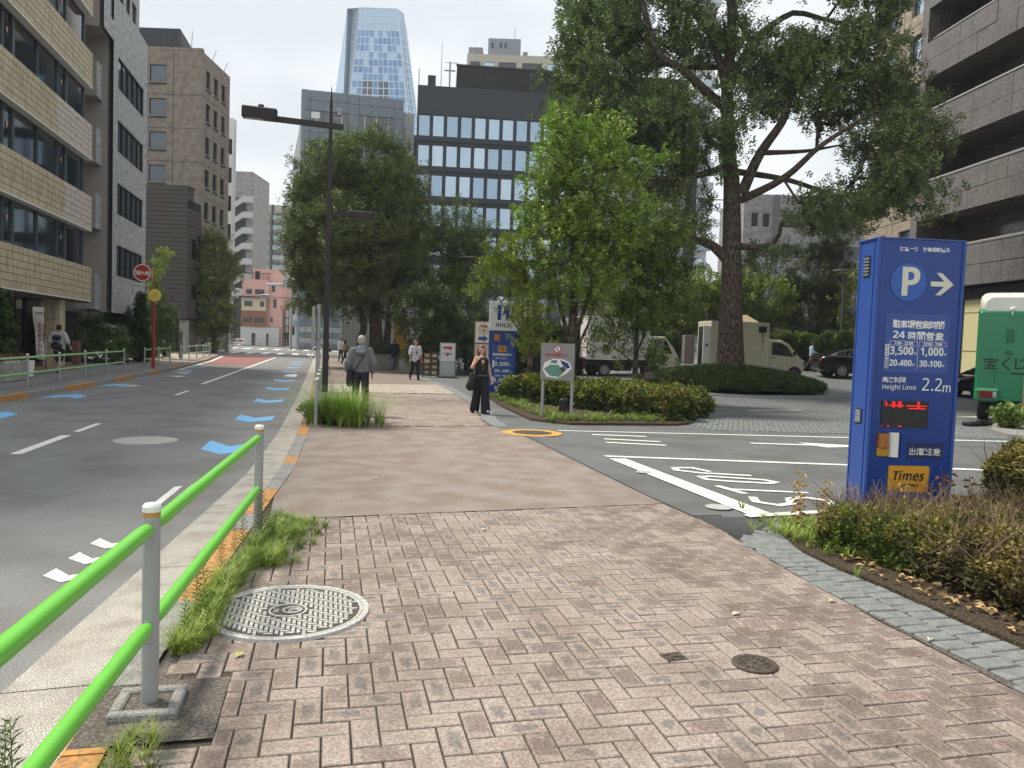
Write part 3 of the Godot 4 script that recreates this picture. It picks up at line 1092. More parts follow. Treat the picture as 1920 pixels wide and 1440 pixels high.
func stroke_line(a: MB, pts: Array, w: float, y: float) -> void:
	for k in pts.size() - 1:
		var p: Vector2 = pts[k]
		var q: Vector2 = pts[k + 1]
		var d := (q - p).normalized() * w / 2
		var e := Vector2(-d.y, d.x)
		var yy := y + 0.0004 * k
		a.sheet(PackedVector2Array([p - d * 0.6 + e, q + d * 0.6 + e, q + d * 0.6 - e, p - d * 0.6 - e]), yy)

func build_markings() -> void:
	var W: Material = M.white_paint
	var B: Material = M.blue_paint
	# blue chevrons for cyclists on the near side
	for c in [[-1.48, -12.4, 1.0], [-1.5, -16.8, 0.9], [-1.57, -21.45, 0.85], [-1.66, -26.5, 0.85], [-1.74, -31.5, 0.85], [-1.95, -39.8, 0.8], [-2.0, -45.5, 0.8], [-2.1, -51.0, 0.8], [-2.2, -56.7, 0.8]]:
		var x: float = c[0]
		var z: float = c[1]
		paint("blue_chevron", B, [Vector2(x - 0.37, z + 0.2), Vector2(x - 0.02, z + 0.72), Vector2(x + 0.37, z + 0.25), Vector2(x + 0.37, z - 0.65), Vector2(x + 0.0, z - 0.15), Vector2(x - 0.37, z - 0.85)])
	# and on the far side
	for c in [[-6.35, -16.9], [-6.5, -21.9], [-6.5, -26.8], [-6.5, -38.0], [-6.6, -42.8]]:
		var x: float = c[0]
		var z: float = c[1]
		paint("blue_chevron", B, [Vector2(x - 0.4, z - 0.2), Vector2(x, z - 0.72), Vector2(x + 0.37, z - 0.2), Vector2(x + 0.37, z + 0.7), Vector2(x + 0.0, z + 0.15), Vector2(x - 0.4, z + 0.85)])
	# white bicycle marks near the guard rail: three angled bars, and a pair beyond
	for s in 3:
		var z := -5.9 - s * 0.43
		var x := -1.72 + s * 0.03
		paint("white_bar", W, [Vector2(x - 0.19, z), Vector2(x - 0.16, z - 0.17), Vector2(x - 0.02, z + 0.02), Vector2(x + 0.2, z - 0.12), Vector2(x + 0.15, z + 0.04), Vector2(x - 0.03, z + 0.17)])
	paint("white_bar", W, [Vector2(-1.7, -8.25), Vector2(-1.66, -9.2), Vector2(-1.58, -9.25), Vector2(-1.62, -8.2)])
	paint("white_bar", W, [Vector2(-1.55, -8.2), Vector2(-1.5, -9.35), Vector2(-1.44, -9.3), Vector2(-1.49, -8.15)])
	# centre line
	for e in [[-11.7, -13.8, 0.15], [-14.3, -15.6, 0.11], [-22.9, -24.8, 0.1]]:
		paint("centre_line", W, [Vector2(-4.13 - e[2] / 2, e[0]), Vector2(-4.13 - e[2] / 2, e[1]), Vector2(-4.13 + e[2] / 2, e[1]), Vector2(-4.13 + e[2] / 2, e[0])])
	paint("centre_line", W, [Vector2(-4.33, -28.4), Vector2(-4.43, -66.0), Vector2(-4.28, -66.0), Vector2(-4.18, -28.4)])
	paint("red_lane", M.red_paint, [Vector2(-7.05, -46.2), Vector2(-4.5, -46.2), Vector2(-4.5, -69.5), Vector2(-8.6, -69.5), Vector2(-8.4, -66.0)], -0.077)
	paint("stop_line", W, [Vector2(-8.5, -70.0), Vector2(-4.3, -70.0), Vector2(-4.3, -70.7), Vector2(-8.6, -70.7)], -0.073)
	paint("edge_line", W, [Vector2(-6.95, -39.0), Vector2(-6.82, -39.0), Vector2(-7.35, -53.0), Vector2(-8.3, -66.0), Vector2(-8.5, -66.0), Vector2(-7.5, -53.0)], -0.073)
	for s in 7:
		var x := -9.4 + s * 1.45
		paint("zebra_bar", W, [Vector2(x, -77.0), Vector2(x + 0.6, -77.0), Vector2(x + 0.4, -84.5), Vector2(x - 0.2, -84.5)], -0.072)
	for s in 8:
		var x := -13.0 + s * 1.9
		paint("zebra_bar", W, [Vector2(x, -104.0), Vector2(x + 0.8, -104.0), Vector2(x + 0.7, -114.0), Vector2(x - 0.1, -114.0)], -0.076)
	paint("turn_line", W, [Vector2(-3.4, -114.0), Vector2(-3.0, -114.0), Vector2(-6.0, -134.0), Vector2(-6.5, -134.0)], -0.07)
	for s in [[-26.5, -6.2], [-33.0, -5.9], [-36.0, -6.2]]:
		paint("white_mark", W, [Vector2(s[1] - 0.35, s[0]), Vector2(s[1] + 0.1, s[0] + 0.5), Vector2(s[1] + 0.35, s[0] - 0.3), Vector2(s[1], s[0] - 0.5)])
	paint("white_mark", W, [Vector2(-1.95, -35.0), Vector2(-1.45, -34.6), Vector2(-1.4, -36.5), Vector2(-1.6, -37.5), Vector2(-1.9, -36.6)])
	# exit lane: lines, arrow and stop lettering
	paint("lane_line", W, [Vector2(4.36, -14.45), Vector2(4.36, -14.35), Vector2(13.8, -13.04), Vector2(13.8, -13.2)], 0.004)
	paint("lane_line", W, [Vector2(4.1, -11.1), Vector2(4.1, -10.96), Vector2(10.5, -9.36), Vector2(10.5, -9.52)], 0.004)
	paint("hold_line", W, [Vector2(4.06, -10.75), Vector2(4.32, -10.75), Vector2(4.44, -7.0), Vector2(4.16, -7.0)], 0.008)
	paint("hold_line", W, [Vector2(4.1, -6.98), Vector2(5.1, -7.12), Vector2(5.1, -7.0), Vector2(4.1, -6.86)], 0.012)
	paint("lane_arrow", W, [Vector2(7.5, -12.72), Vector2(8.6, -12.5), Vector2(8.55, -12.8), Vector2(9.8, -12.25), Vector2(8.7, -12.1), Vector2(8.6, -12.34), Vector2(7.5, -12.58)], 0.004)
	for e in [[4.85, -13.85, 5.85, -13.6], [4.85, -13.2, 5.8, -12.85], [4.72, -12.72, 5.68, -12.36]]:
		paint("lane_letter", W, [Vector2(e[0], e[1]), Vector2(e[2], e[3]), Vector2(e[2] - 0.02, e[3] + 0.13), Vector2(e[0] - 0.02, e[1] + 0.13)], 0.004)
	var o := MB.new()
	stroke_line(o, [Vector2(5.5, -9.28), Vector2(4.9, -9.5), Vector2(4.66, -9.72), Vector2(4.72, -9.92), Vector2(4.98, -9.92), Vector2(5.08, -9.62)], 0.1, 0.004)
	struct("painted_letter", o, W)
	o = MB.new()
	stroke_line(o, [Vector2(4.75, -9.2), Vector2(4.75, -9.0), Vector2(5.0, -8.86), Vector2(5.45, -8.7), Vector2(5.58, -8.78), Vector2(5.52, -8.94), Vector2(4.9, -9.22), Vector2(4.75, -9.2)], 0.1, 0.004)
	struct("painted_letter", o, W)
	o = MB.new()
	stroke_line(o, [Vector2(4.66, -8.55), Vector2(4.74, -8.1)], 0.1, 0.004)
	stroke_line(o, [Vector2(4.7, -8.34), Vector2(5.55, -8.08)], 0.09, 0.006)
	struct("painted_letter", o, W)
	o = MB.new()
	stroke_line(o, [Vector2(4.72, -7.86), Vector2(4.62, -7.62), Vector2(4.78, -7.42), Vector2(4.98, -7.5), Vector2(5.12, -7.75), Vector2(5.34, -7.82), Vector2(5.52, -7.62), Vector2(5.42, -7.36)], 0.1, 0.004)
	struct("painted_letter", o, W)
	o = MB.new()
	o.sheet(poly([Vector2(11.6, -19.9), Vector2(13.6, -20.3), Vector2(13.62, -20.16), Vector2(11.62, -19.76)]), hf(12.6, -20) + 0.01)
	struct("forecourt_line", o, W)
	o = MB.new()
	o.sheet(poly([Vector2(17.4, -18.6), Vector2(19.0, -18.4), Vector2(19.8, -19.2), Vector2(19.6, -19.3), Vector2(18.8, -18.9)]), hf(18.6, -18.8) + 0.02)
	struct("forecourt_arrow", o, W)
	# covers set into road and pavement
	cover_plate("road_cover", "round iron manhole cover in the roadway between centre line and blue chevron", Vector3(-2.81, -0.078, -13.2), 0.47, M.steel_cover, 3)
	manhole()
	var c := thing("access_cover", "small round iron cover with pie-shaped pattern lying on the bricks", "cover", Vector3(2.215, 0.0, -3.585), 0.4)
	var a := MB.new()
	a.lathe([Vector2(0, 0.012), Vector2(0.04, 0.012), Vector2(0.04, 0.012), Vector2(0.045, 0.009), Vector2(0.085, 0.009), Vector2(0.088, 0.014), Vector2(0.088, 0.014), Vector2(0.113, 0.014), Vector2(0.118, 0.011), Vector2(0.122, -0.02)].map(func(q): return q), 28)
	obj("plate", a, M.iron_cover, c)
	a = MB.new()
	for s in 7:
		a.t = Transform3D(Basis(Vector3.UP, TAU * s / 7), Vector3.ZERO)
		a.cbox(Vector3(0.065, 0.01, 0), Vector3(0.045, 0.008, 0.006), 0.002)
		a.t = Transform3D(Basis(Vector3.UP, TAU * (s + 0.5) / 7), Vector3.ZERO)
		a.cbox(Vector3(0.066, 0.011, 0), Vector3(0.022, 0.006, 0.016), 0.002)
	obj("rib", a, M.iron_cover, c)
	a = MB.new()
	a.lathe([Vector2(0, 0.0125), Vector2(0.012, 0.0125)], 8)
	obj("keyhole", a, M.dark, c)
	c = thing("valve_lid", "small square iron valve lid set among the bricks", "lid", Vector3(1.825, 0.0, -3.745), 0.12)
	a = MB.new()
	a.cbox(Vector3(0, 0.0, 0), Vector3(0.125, 0.012, 0.1), 0.003)
	obj("plate", a, M.iron_cover, c)
	a = MB.new()
	for e in [[-0.03, -0.02, 0.05, 0.3], [0.02, 0.015, 0.06, -0.5], [-0.02, 0.025, 0.04, 0.9]]:
		a.box(Vector3(e[0], 0.008, e[1]), Vector3(e[2], 0.005, 0.008), Basis(Vector3.UP, e[3]))
	obj("emblem", a, M.iron_cover, c)
	c = thing("ringed_cover", "round cover in a worn yellow painted ring at the driveway edge", "manhole cover", Vector3(3.72, 0.008, -13.95))
	a = MB.new()
	a.lathe([Vector2(0, 0.006), Vector2(0.36, 0.006), Vector2(0.37, 0.0)], 28)
	obj("plate", a, M.iron_cover, c)
	a = MB.new()
	a.lathe([Vector2(0.375, 0.004), Vector2(0.56, 0.004), Vector2(0.565, 0.0)], 32)
	obj("painted_ring", a, tmat("yellow_worn", tex("yellow_worn", 256, noise(0.04, 4, FastNoiseLite.TYPE_SIMPLEX_SMOOTH, 57), [[0.25, "8d7a55"], [0.45, "cf9a3d"], [0.8, "d9a548"]]), 0.9, 0.7), c)
	cover_plate("drain_cover", "small pale round cover beside the diagonal hold line", Vector3(4.02, 0.008, -7.35), 0.14, M.steel_cover, 1)
	cover_plate("drain_cover", "faint small cover near the far end of the hold line", Vector3(4.1, 0.008, -9.55), 0.1, M.steel_cover, 1)

func cover_plate(called: String, label: String, at: Vector3, r: float, m: Material, rings: int) -> void:
	var c := thing(called, label, "manhole cover", at)
	var a := MB.new()
	a.lathe([Vector2(0, 0.006), Vector2(r * 0.9, 0.006), Vector2(r * 0.9, 0.003), Vector2(r * 0.93, 0.003), Vector2(r * 0.93, 0.007), Vector2(r, 0.007), Vector2(r * 1.01, 0.0)], 32)
	obj("plate", a, m, c)
	if rings > 1:
		a = MB.new()
		for k in 8:
			for j in 8:
				var q := Vector2(k - 3.5, j - 3.5) * r * 0.22
				if q.length() < r * 0.82:
					a.box(Vector3(q.x, 0.008, q.y), Vector3(r * 0.13, 0.004, r * 0.13), Basis(Vector3.UP, 0.78 * ((k + j) % 2)))
		obj("tread_pattern", a, m, c)

func manhole() -> void:
	var c := thing("manhole_cover", "large round steel manhole cover with woven brick pattern by the weeds", "manhole cover", Vector3(-0.21, 0.006, -4.72))
	var a := MB.new()
	a.lathe([Vector2(0.42, -0.002), Vector2(0.42, 0.006), Vector2(0.435, 0.008), Vector2(0.435, 0.003), Vector2(0.442, 0.003), Vector2(0.442, 0.009), Vector2(0.475, 0.009), Vector2(0.48, -0.01)], 48)
	obj("frame", a, M.steel_cover, c)
	a = MB.new()
	a.lathe([Vector2(0, -0.002), Vector2(0.421, -0.002)], 40)
	obj("plate", a, M.iron_cover, c)
	# raised bars, a basket weave like laid bricks
	a = MB.new()
	var w := 0.0292
	for i in range(-16, 17):
		for j in range(-16, 17):
			var t := posmod(i - j, 4)
			var q := Vector2.ZERO
			var s := Vector2.ZERO
			if t == 0:
				q = Vector2((i + 1.0) * w, (j + 0.5) * w)
				s = Vector2(w * 1.72, w * 0.62)
			elif t == 2:
				q = Vector2((i + 0.5) * w, j * w)
				s = Vector2(w * 0.62, w * 1.72)
			else:
				continue
			if q.length() < 0.395 and q.length() > 0.128:
				a.box(Vector3(q.x, 0.0025, q.y), Vector3(s.x, 0.008, s.y))
	obj("raised_pattern", a, M.steel_cover, c)
	a = MB.new()
	a.lathe([Vector2(0.098, 0), Vector2(0.1, 0.008), Vector2(0.112, 0.008), Vector2(0.114, 0)], 32)
	a.lathe([Vector2(0.056, 0), Vector2(0.058, 0.008), Vector2(0.048, 0.008), Vector2(0.046, 0)].map(func(q): return q), 24, Vector3(0.025, 0, 0))
	a.lathe([Vector2(0.022, 0.0), Vector2(0.03, 0.008), Vector2(0.036, 0.0)], 20, Vector3(0.036, 0, 0))
	for s in 3:
		a.box(Vector3(-0.07 + 0.0 * s, 0.003, -0.025 + 0.022 * s), Vector3(0.03, 0.008, 0.007))
	a.box(Vector3(-0.056, 0.003, -0.003), Vector3(0.006, 0.008, 0.05))
	obj("emblem", a, M.steel_cover, c)

# ---------------------------------------------------------------- buildings
# a wall with rows of set-back windows. o is its lower left corner seen from outside, dx runs to the right.
# rows: [y0, y1, [[x0, x1], ...]] from the ground up. Every window is a part, its pane a sub-part.
func facade(th: Node3D, o: Vector3, dx: Vector3, w: float, y_from: float, y_to: float, rows: Array, wall: Material, frame: Material, pane_mats: Array, deep := 0.18, bars := 0, sill := false, wobble := 0.0) -> void:
	var n := dx.cross(Vector3.UP)
	var a := MB.new()
	var at := func(x: float, y: float, d: float) -> Vector3: return o + dx * x + Vector3.UP * y + n * d
	var y := y_from
	for r in rows:
		if r[0] > y:
			a.quad(at.call(0.0, y, 0.0), at.call(w, y, 0.0), at.call(w, r[0], 0.0), at.call(0.0, r[0], 0.0))
		var x := 0.0
		for e in r[2] + [[w, w]]:
			if e[0] > x:
				a.quad(at.call(x, r[0], 0.0), at.call(e[0], r[0], 0.0), at.call(e[0], r[1], 0.0), at.call(x, r[1], 0.0))
			x = e[1]
		y = r[1]
	if y < y_to:
		a.quad(at.call(0.0, y, 0.0), at.call(w, y, 0.0), at.call(w, y_to, 0.0), at.call(0.0, y_to, 0.0))
	for r in rows:
		for e in r[2]:
			var p := [at.call(e[0], r[0], 0.0), at.call(e[1], r[0], 0.0), at.call(e[1], r[1], 0.0), at.call(e[0], r[1], 0.0)]
			for k in 4:
				a.quad(p[k] - n * deep, p[k], p[(k + 1) % 4], p[(k + 1) % 4] - n * deep)
	obj("wall", a, wall, th)
	var count: int = th.get_meta("windows", 0)
	for r in rows:
		for e in r[2]:
			var f := MB.new()
			var b := Basis(dx, Vector3.UP, n)
			var ww: float = e[1] - e[0]
			var hh: float = r[1] - r[0]
			f.t = Transform3D(b, at.call((e[0] + e[1]) / 2, (r[0] + r[1]) / 2, -deep + 0.03))
			var t := 0.05
			f.box(Vector3(0, hh / 2 - t / 2, 0), Vector3(ww, t, 0.06))
			f.box(Vector3(0, -hh / 2 + t / 2, 0), Vector3(ww, t, 0.06))
			f.box(Vector3(ww / 2 - t / 2, 0, 0), Vector3(t, hh - 2 * t, 0.06))
			f.box(Vector3(-ww / 2 + t / 2, 0, 0), Vector3(t, hh - 2 * t, 0.06))
			for k in bars:
				f.box(Vector3(-ww / 2 + ww * (k + 1) / (bars + 1), 0, 0.002), Vector3(t * 0.8, hh - 2 * t, 0.05))
			if sill:
				f.box(Vector3(0, -hh / 2 - 0.22, deep + 0.0), Vector3(ww, 0.12, 0.14))
			f.t = Transform3D.IDENTITY
			var win := piece("window", count, f.mesh(), frame, th, Transform3D.IDENTITY)
			var g := MB.new()
			g.quad(Vector3(-ww / 2, -hh / 2, 0), Vector3(ww / 2, -hh / 2, 0), Vector3(ww / 2, hh / 2, 0), Vector3(-ww / 2, hh / 2, 0))
			var tilt := Basis(Vector3.UP, rng.randf_range(-wobble, wobble)) * Basis(Vector3.RIGHT, rng.randf_range(-wobble, wobble))
			piece("pane", 0, g.mesh(), pane_mats[rng.randi() % pane_mats.size()], win, Transform3D(b * tilt, at.call((e[0] + e[1]) / 2, (r[0] + r[1]) / 2, -deep)))
			count += 1
			th.set_meta("windows", count)

# windows of equal width: n of them from x0, pitch apart
func even(n: int, x0: float, pitch: float, w: float) -> Array:
	var out := []
	for k in n:
		out.append([x0 + k * pitch, x0 + k * pitch + w])
	return out

func shell(th: Node3D, lo: Vector3, hi: Vector3, m: Material, called := "wall", left_out := "") -> void:
	var a := MB.new()
	var p := [Vector3(lo.x, lo.y, hi.z), Vector3(hi.x, lo.y, hi.z), Vector3(hi.x, lo.y, lo.z), Vector3(lo.x, lo.y, lo.z)]
	var up := Vector3(0, hi.y - lo.y, 0)
	for k in 4:
		if "frbl"[k] in left_out:
			continue
		a.quad(p[k], p[(k + 1) % 4], p[(k + 1) % 4] + up, p[k] + up)
	a.quad(p[0] + up, p[1] + up, p[2] + up, p[3] + up)
	a.quad(p[3], p[2], p[1], p[0])
	obj(called, a, m, th)

func bx(th: Node3D, called: String, m: Material, lo: Vector3, hi: Vector3) -> MeshInstance3D:
	var a := MB.new()
	a.span(lo, hi)
	return obj(called, a, m, th)

func build_buildings() -> void:
	beige_block()
	grey_block()
	brown_block()
	far_street()
	middle_blocks()
	right_blocks()

func beige_block() -> void:
	var th := thing("tiled_office_building", "beige tiled office building with long ribbon windows beside the far pavement", "building", Vector3(-10.5, 0.05, -38.3))
	var k := 0
	for fl in 6:
		var y := 2.88 + 3.13 * fl
		var kind := fl
		for row in 6:
			var y0 := y + 0.035 + row * 0.247
			var z0 := 0.0
			if fl == 1 or fl == 2:
				var cut := 3.5 + (0.25 if row % 2 else 0.0) + (0.9 if fl == 2 else 0.0)
				var pa := MB.new()
				pa.cbox(Vector3(-0.17, y0 + 0.119, cut / 2), Vector3(0.34, 0.228, cut - 0.012), 0.006)
				piece("tile_course", k, pa.mesh(), M.tile_pale, th, Transform3D.IDENTITY)
				k += 1
				z0 = cut
			var a := MB.new()
			a.cbox(Vector3(-0.17, y0 + 0.119, (z0 + 22.0) / 2), Vector3(0.34, 0.228, 22.0 - z0), 0.006)
			piece("tile_course", k, a.mesh(), M.tile_beige, th, Transform3D.IDENTITY)
			k += 1
		# backing, bottom trim and a few renewed tiles
		bx(th, "parapet_core", M.concrete_dark, Vector3(-0.36, y + 0.02, 0.02), Vector3(-0.02, y + 1.5, 21.98))
		bx(th, "trim", M.white, Vector3(-0.38, y - 0.02, -0.01), Vector3(0.012, y + 0.03, 22.0))
		if fl == 0:
			for e in [[1.6, 1, 0.3], [5.0, 3, 0.32], [5.9, 2, 0.3], [6.9, 0, 0.2], [7.6, 4, 0.25], [1.5, 4, 0.22]]:
				bx(th, "renewed_tile", M.tile_pale, Vector3(-0.1, y + 0.04 + e[1] * 0.247, e[0]), Vector3(0.004, y + 0.27 + e[1] * 0.247, e[0] + e[2]))
	var zs := [0.13]
	for e in [2.33, 1.0, 2.22, 2.25, 0.93, 2.3, 2.25, 1.0, 2.22, 2.25]:
		zs.append(zs[-1] + e)
	k = 0
	for fl in 5:
		var y := 4.4 + 3.13 * fl
		var hh := 1.61
		for e in zs.size() - 1:
			var w: float = zs[e + 1] - zs[e]
			var f := MB.new()
			var m := Vector3(-0.34, y + hh / 2, (zs[e] + zs[e + 1]) / 2)
			f.t = Transform3D(Basis(Vector3(0, 0, -1), Vector3.UP, Vector3(1, 0, 0)), m)
			f.box(Vector3(-w / 2 + 0.02, 0, 0), Vector3(0.06, hh, 0.1))
			f.box(Vector3(0, hh / 2 - 0.03, 0), Vector3(w - 0.07, 0.06, 0.08))
			f.box(Vector3(0, -hh / 2 + 0.03, 0), Vector3(w - 0.07, 0.06, 0.08))
			if w < 1.2:
				f.box(Vector3(w / 2 - 0.06, 0, 0.02), Vector3(0.07, hh - 0.13, 0.07))
				f.box(Vector3(0, -hh / 2 + 0.1, 0.02), Vector3(w - 0.16, 0.07, 0.07))
			if e == 0:
				f.box(Vector3(w / 2 - 0.02, 0, 0), Vector3(0.07, hh, 0.1))
			f.t = Transform3D.IDENTITY
			var win := piece("window", k, f.mesh(), M.frame_steel, th, Transform3D.IDENTITY)
			var g := MB.new()
			g.quad(Vector3(-w / 2, -hh / 2, 0), Vector3(w / 2, -hh / 2, 0), Vector3(w / 2, hh / 2, 0), Vector3(-w / 2, hh / 2, 0))
			var tilt := Basis(Vector3.UP, rng.randf_range(-0.006, 0.006)) * Basis(Vector3.RIGHT, rng.randf_range(-0.006, 0.006))
			piece("pane", 0, g.mesh(), M.window_blue if rng.randf() < 0.6 else M.window_dark, win, Transform3D(Basis(Vector3(0, 0, -1), Vector3.UP, Vector3(1, 0, 0)) * tilt, m + Vector3(-0.02, 0, 0)))
			# warning triangles stuck on the narrow opening lights
			if w < 1.2 and fl < 4:
				var tr := MB.new()
				tr.tri(m + Vector3(0.0, 0.22, 0.09), m + Vector3(0.0, 0.22, -0.09), m + Vector3(0.0, 0.0, 0.0))
				obj("triangle_mark", tr, mat("mark_pink", "d8a590", 0.6), win)
			k += 1
	shell(th, Vector3(-12, 2.8, 0.1), Vector3(-0.42, 20.5, 22.0), M.tile_slim, "body")
	# ground floor, set back: ribbed wall, tiled pier, dark entrance
	var rb := MB.new()
	for e in 52:
		rb.box(Vector3(-2.16, 1.4, 2.7 + e * 0.145), Vector3(0.07, 2.8, 0.085))
	obj("ribbed_wall", rb, mat("rib_brown", "5a4c43", 0.7), th)
	bx(th, "rear_wall", mat("wall_umber", "2e2622", 0.8), Vector3(-2.6, 0.0, 2.3), Vector3(-2.2, 2.8, 22.0))
	bx(th, "soffit", M.concrete_dark, Vector3(-2.6, 2.8, 0.1), Vector3(-0.03, 2.87, 22.0))
	for e in [3.0, 11.8]:
		var pr := MB.new()
		for q in 7:
			pr.cbox(Vector3(-0.55, 0.2 + q * 0.4, e), Vector3(0.62, 0.39, 0.62), 0.008)
		obj("tiled_pier", pr, M.tile_beige, th)
	bx(th, "entrance_glass", M.window_dark, Vector3(-2.0, 0.0, 0.2), Vector3(-1.95, 2.8, 2.2))
	bx(th, "shutter", mat("shutter_grey", "4a4642", 0.5), Vector3(-1.2, 0.6, -0.3), Vector3(-1.1, 2.3, 1.9))
	bx(th, "door_frame", M.dark, Vector3(-1.1, 0.0, 2.25), Vector3(-0.9, 2.8, 2.55))
	for e in [[2.05, 5.2, 0.25, 0.35], [1.05, 4.3, 0.9, 0.42]]:
		bx(th, "dark_panel", M.dark, Vector3(-2.12, e[0] - e[3] / 2, e[1]), Vector3(-2.05, e[0] + e[3] / 2, e[1] + e[2]))

func grey_block() -> void:
	var th := thing("granite_office_building", "grey granite office building with five rows of dark windows past the beige one", "building", Vector3(-10.5, 0.05, -41.65))
	var rows := []
	for fl in 5:
		var y := 4.35 + 3.08 * fl
		rows.append([y, y + 1.55, [[0.85, 6.2]]])
	facade(th, Vector3(0, 0, 0), Vector3(0, 0, -1), 7.0, 2.5, 17.9, rows.slice(0, 4), M.granite_grey, M.frame_dark, [M.window_dark, M.window_blue], 0.1, 4)
	shell(th, Vector3(-9, 2.5, -7.0), Vector3(-0.25, 15.9, -0.004), M.tile_slim, "side_wall")
	bx(th, "facade_edge", M.granite_grey, Vector3(-0.25, 2.5, -7.02), Vector3(-0.001, 15.9, -6.99))
	var u := Node3D.new()
	u.name = "top_storey"
	th.add_child(u)
	facade(u, Vector3(0.004, 0, 1.7), Vector3(0, 0, -1), 6.7, 15.6, 20.0, [[16.5, 18.9, [[1.2, 2.2], [2.5, 3.5], [3.8, 4.8], [5.1, 6.1]]]], M.granite_grey, M.frame_dark, [M.window_mirror], 0.12)
	shell(u, Vector3(-9, 15.6, -5.0), Vector3(-0.2, 20.0, 1.69), M.tile_slim, "side_wall")
	var c := 0
	for y in [2.6, 6.45, 9.55, 12.65]:
		var a := MB.new()
		a.span(Vector3(-1.4, y, 0.0), Vector3(-0.52, y + 1.65, 0.9))
		var o := obj("bay_box", a, M.tile_slim, th)
		var e := MB.new()
		e.span(Vector3(-0.52, y, 0.0), Vector3(-0.49, y + 1.65, 0.88))
		obj("granite_side", e, M.granite_grey, o)
		c += 1
	bx(th, "ground_floor", mat("shop_dark", "1a1c1b", 0.6), Vector3(-9, 0.0, -7.0), Vector3(-3.2, 2.5, -0.1))
	bx(th, "shop_sign", mat("sign_blue", "2f6f9e", 0.5), Vector3(-3.15, 1.95, -0.9), Vector3(-3.1, 2.25, -0.3))
	bx(th, "side_door", M.frame_dark, Vector3(-2.4, 0.0, -0.05), Vector3(-1.5, 2.45, 0.0))

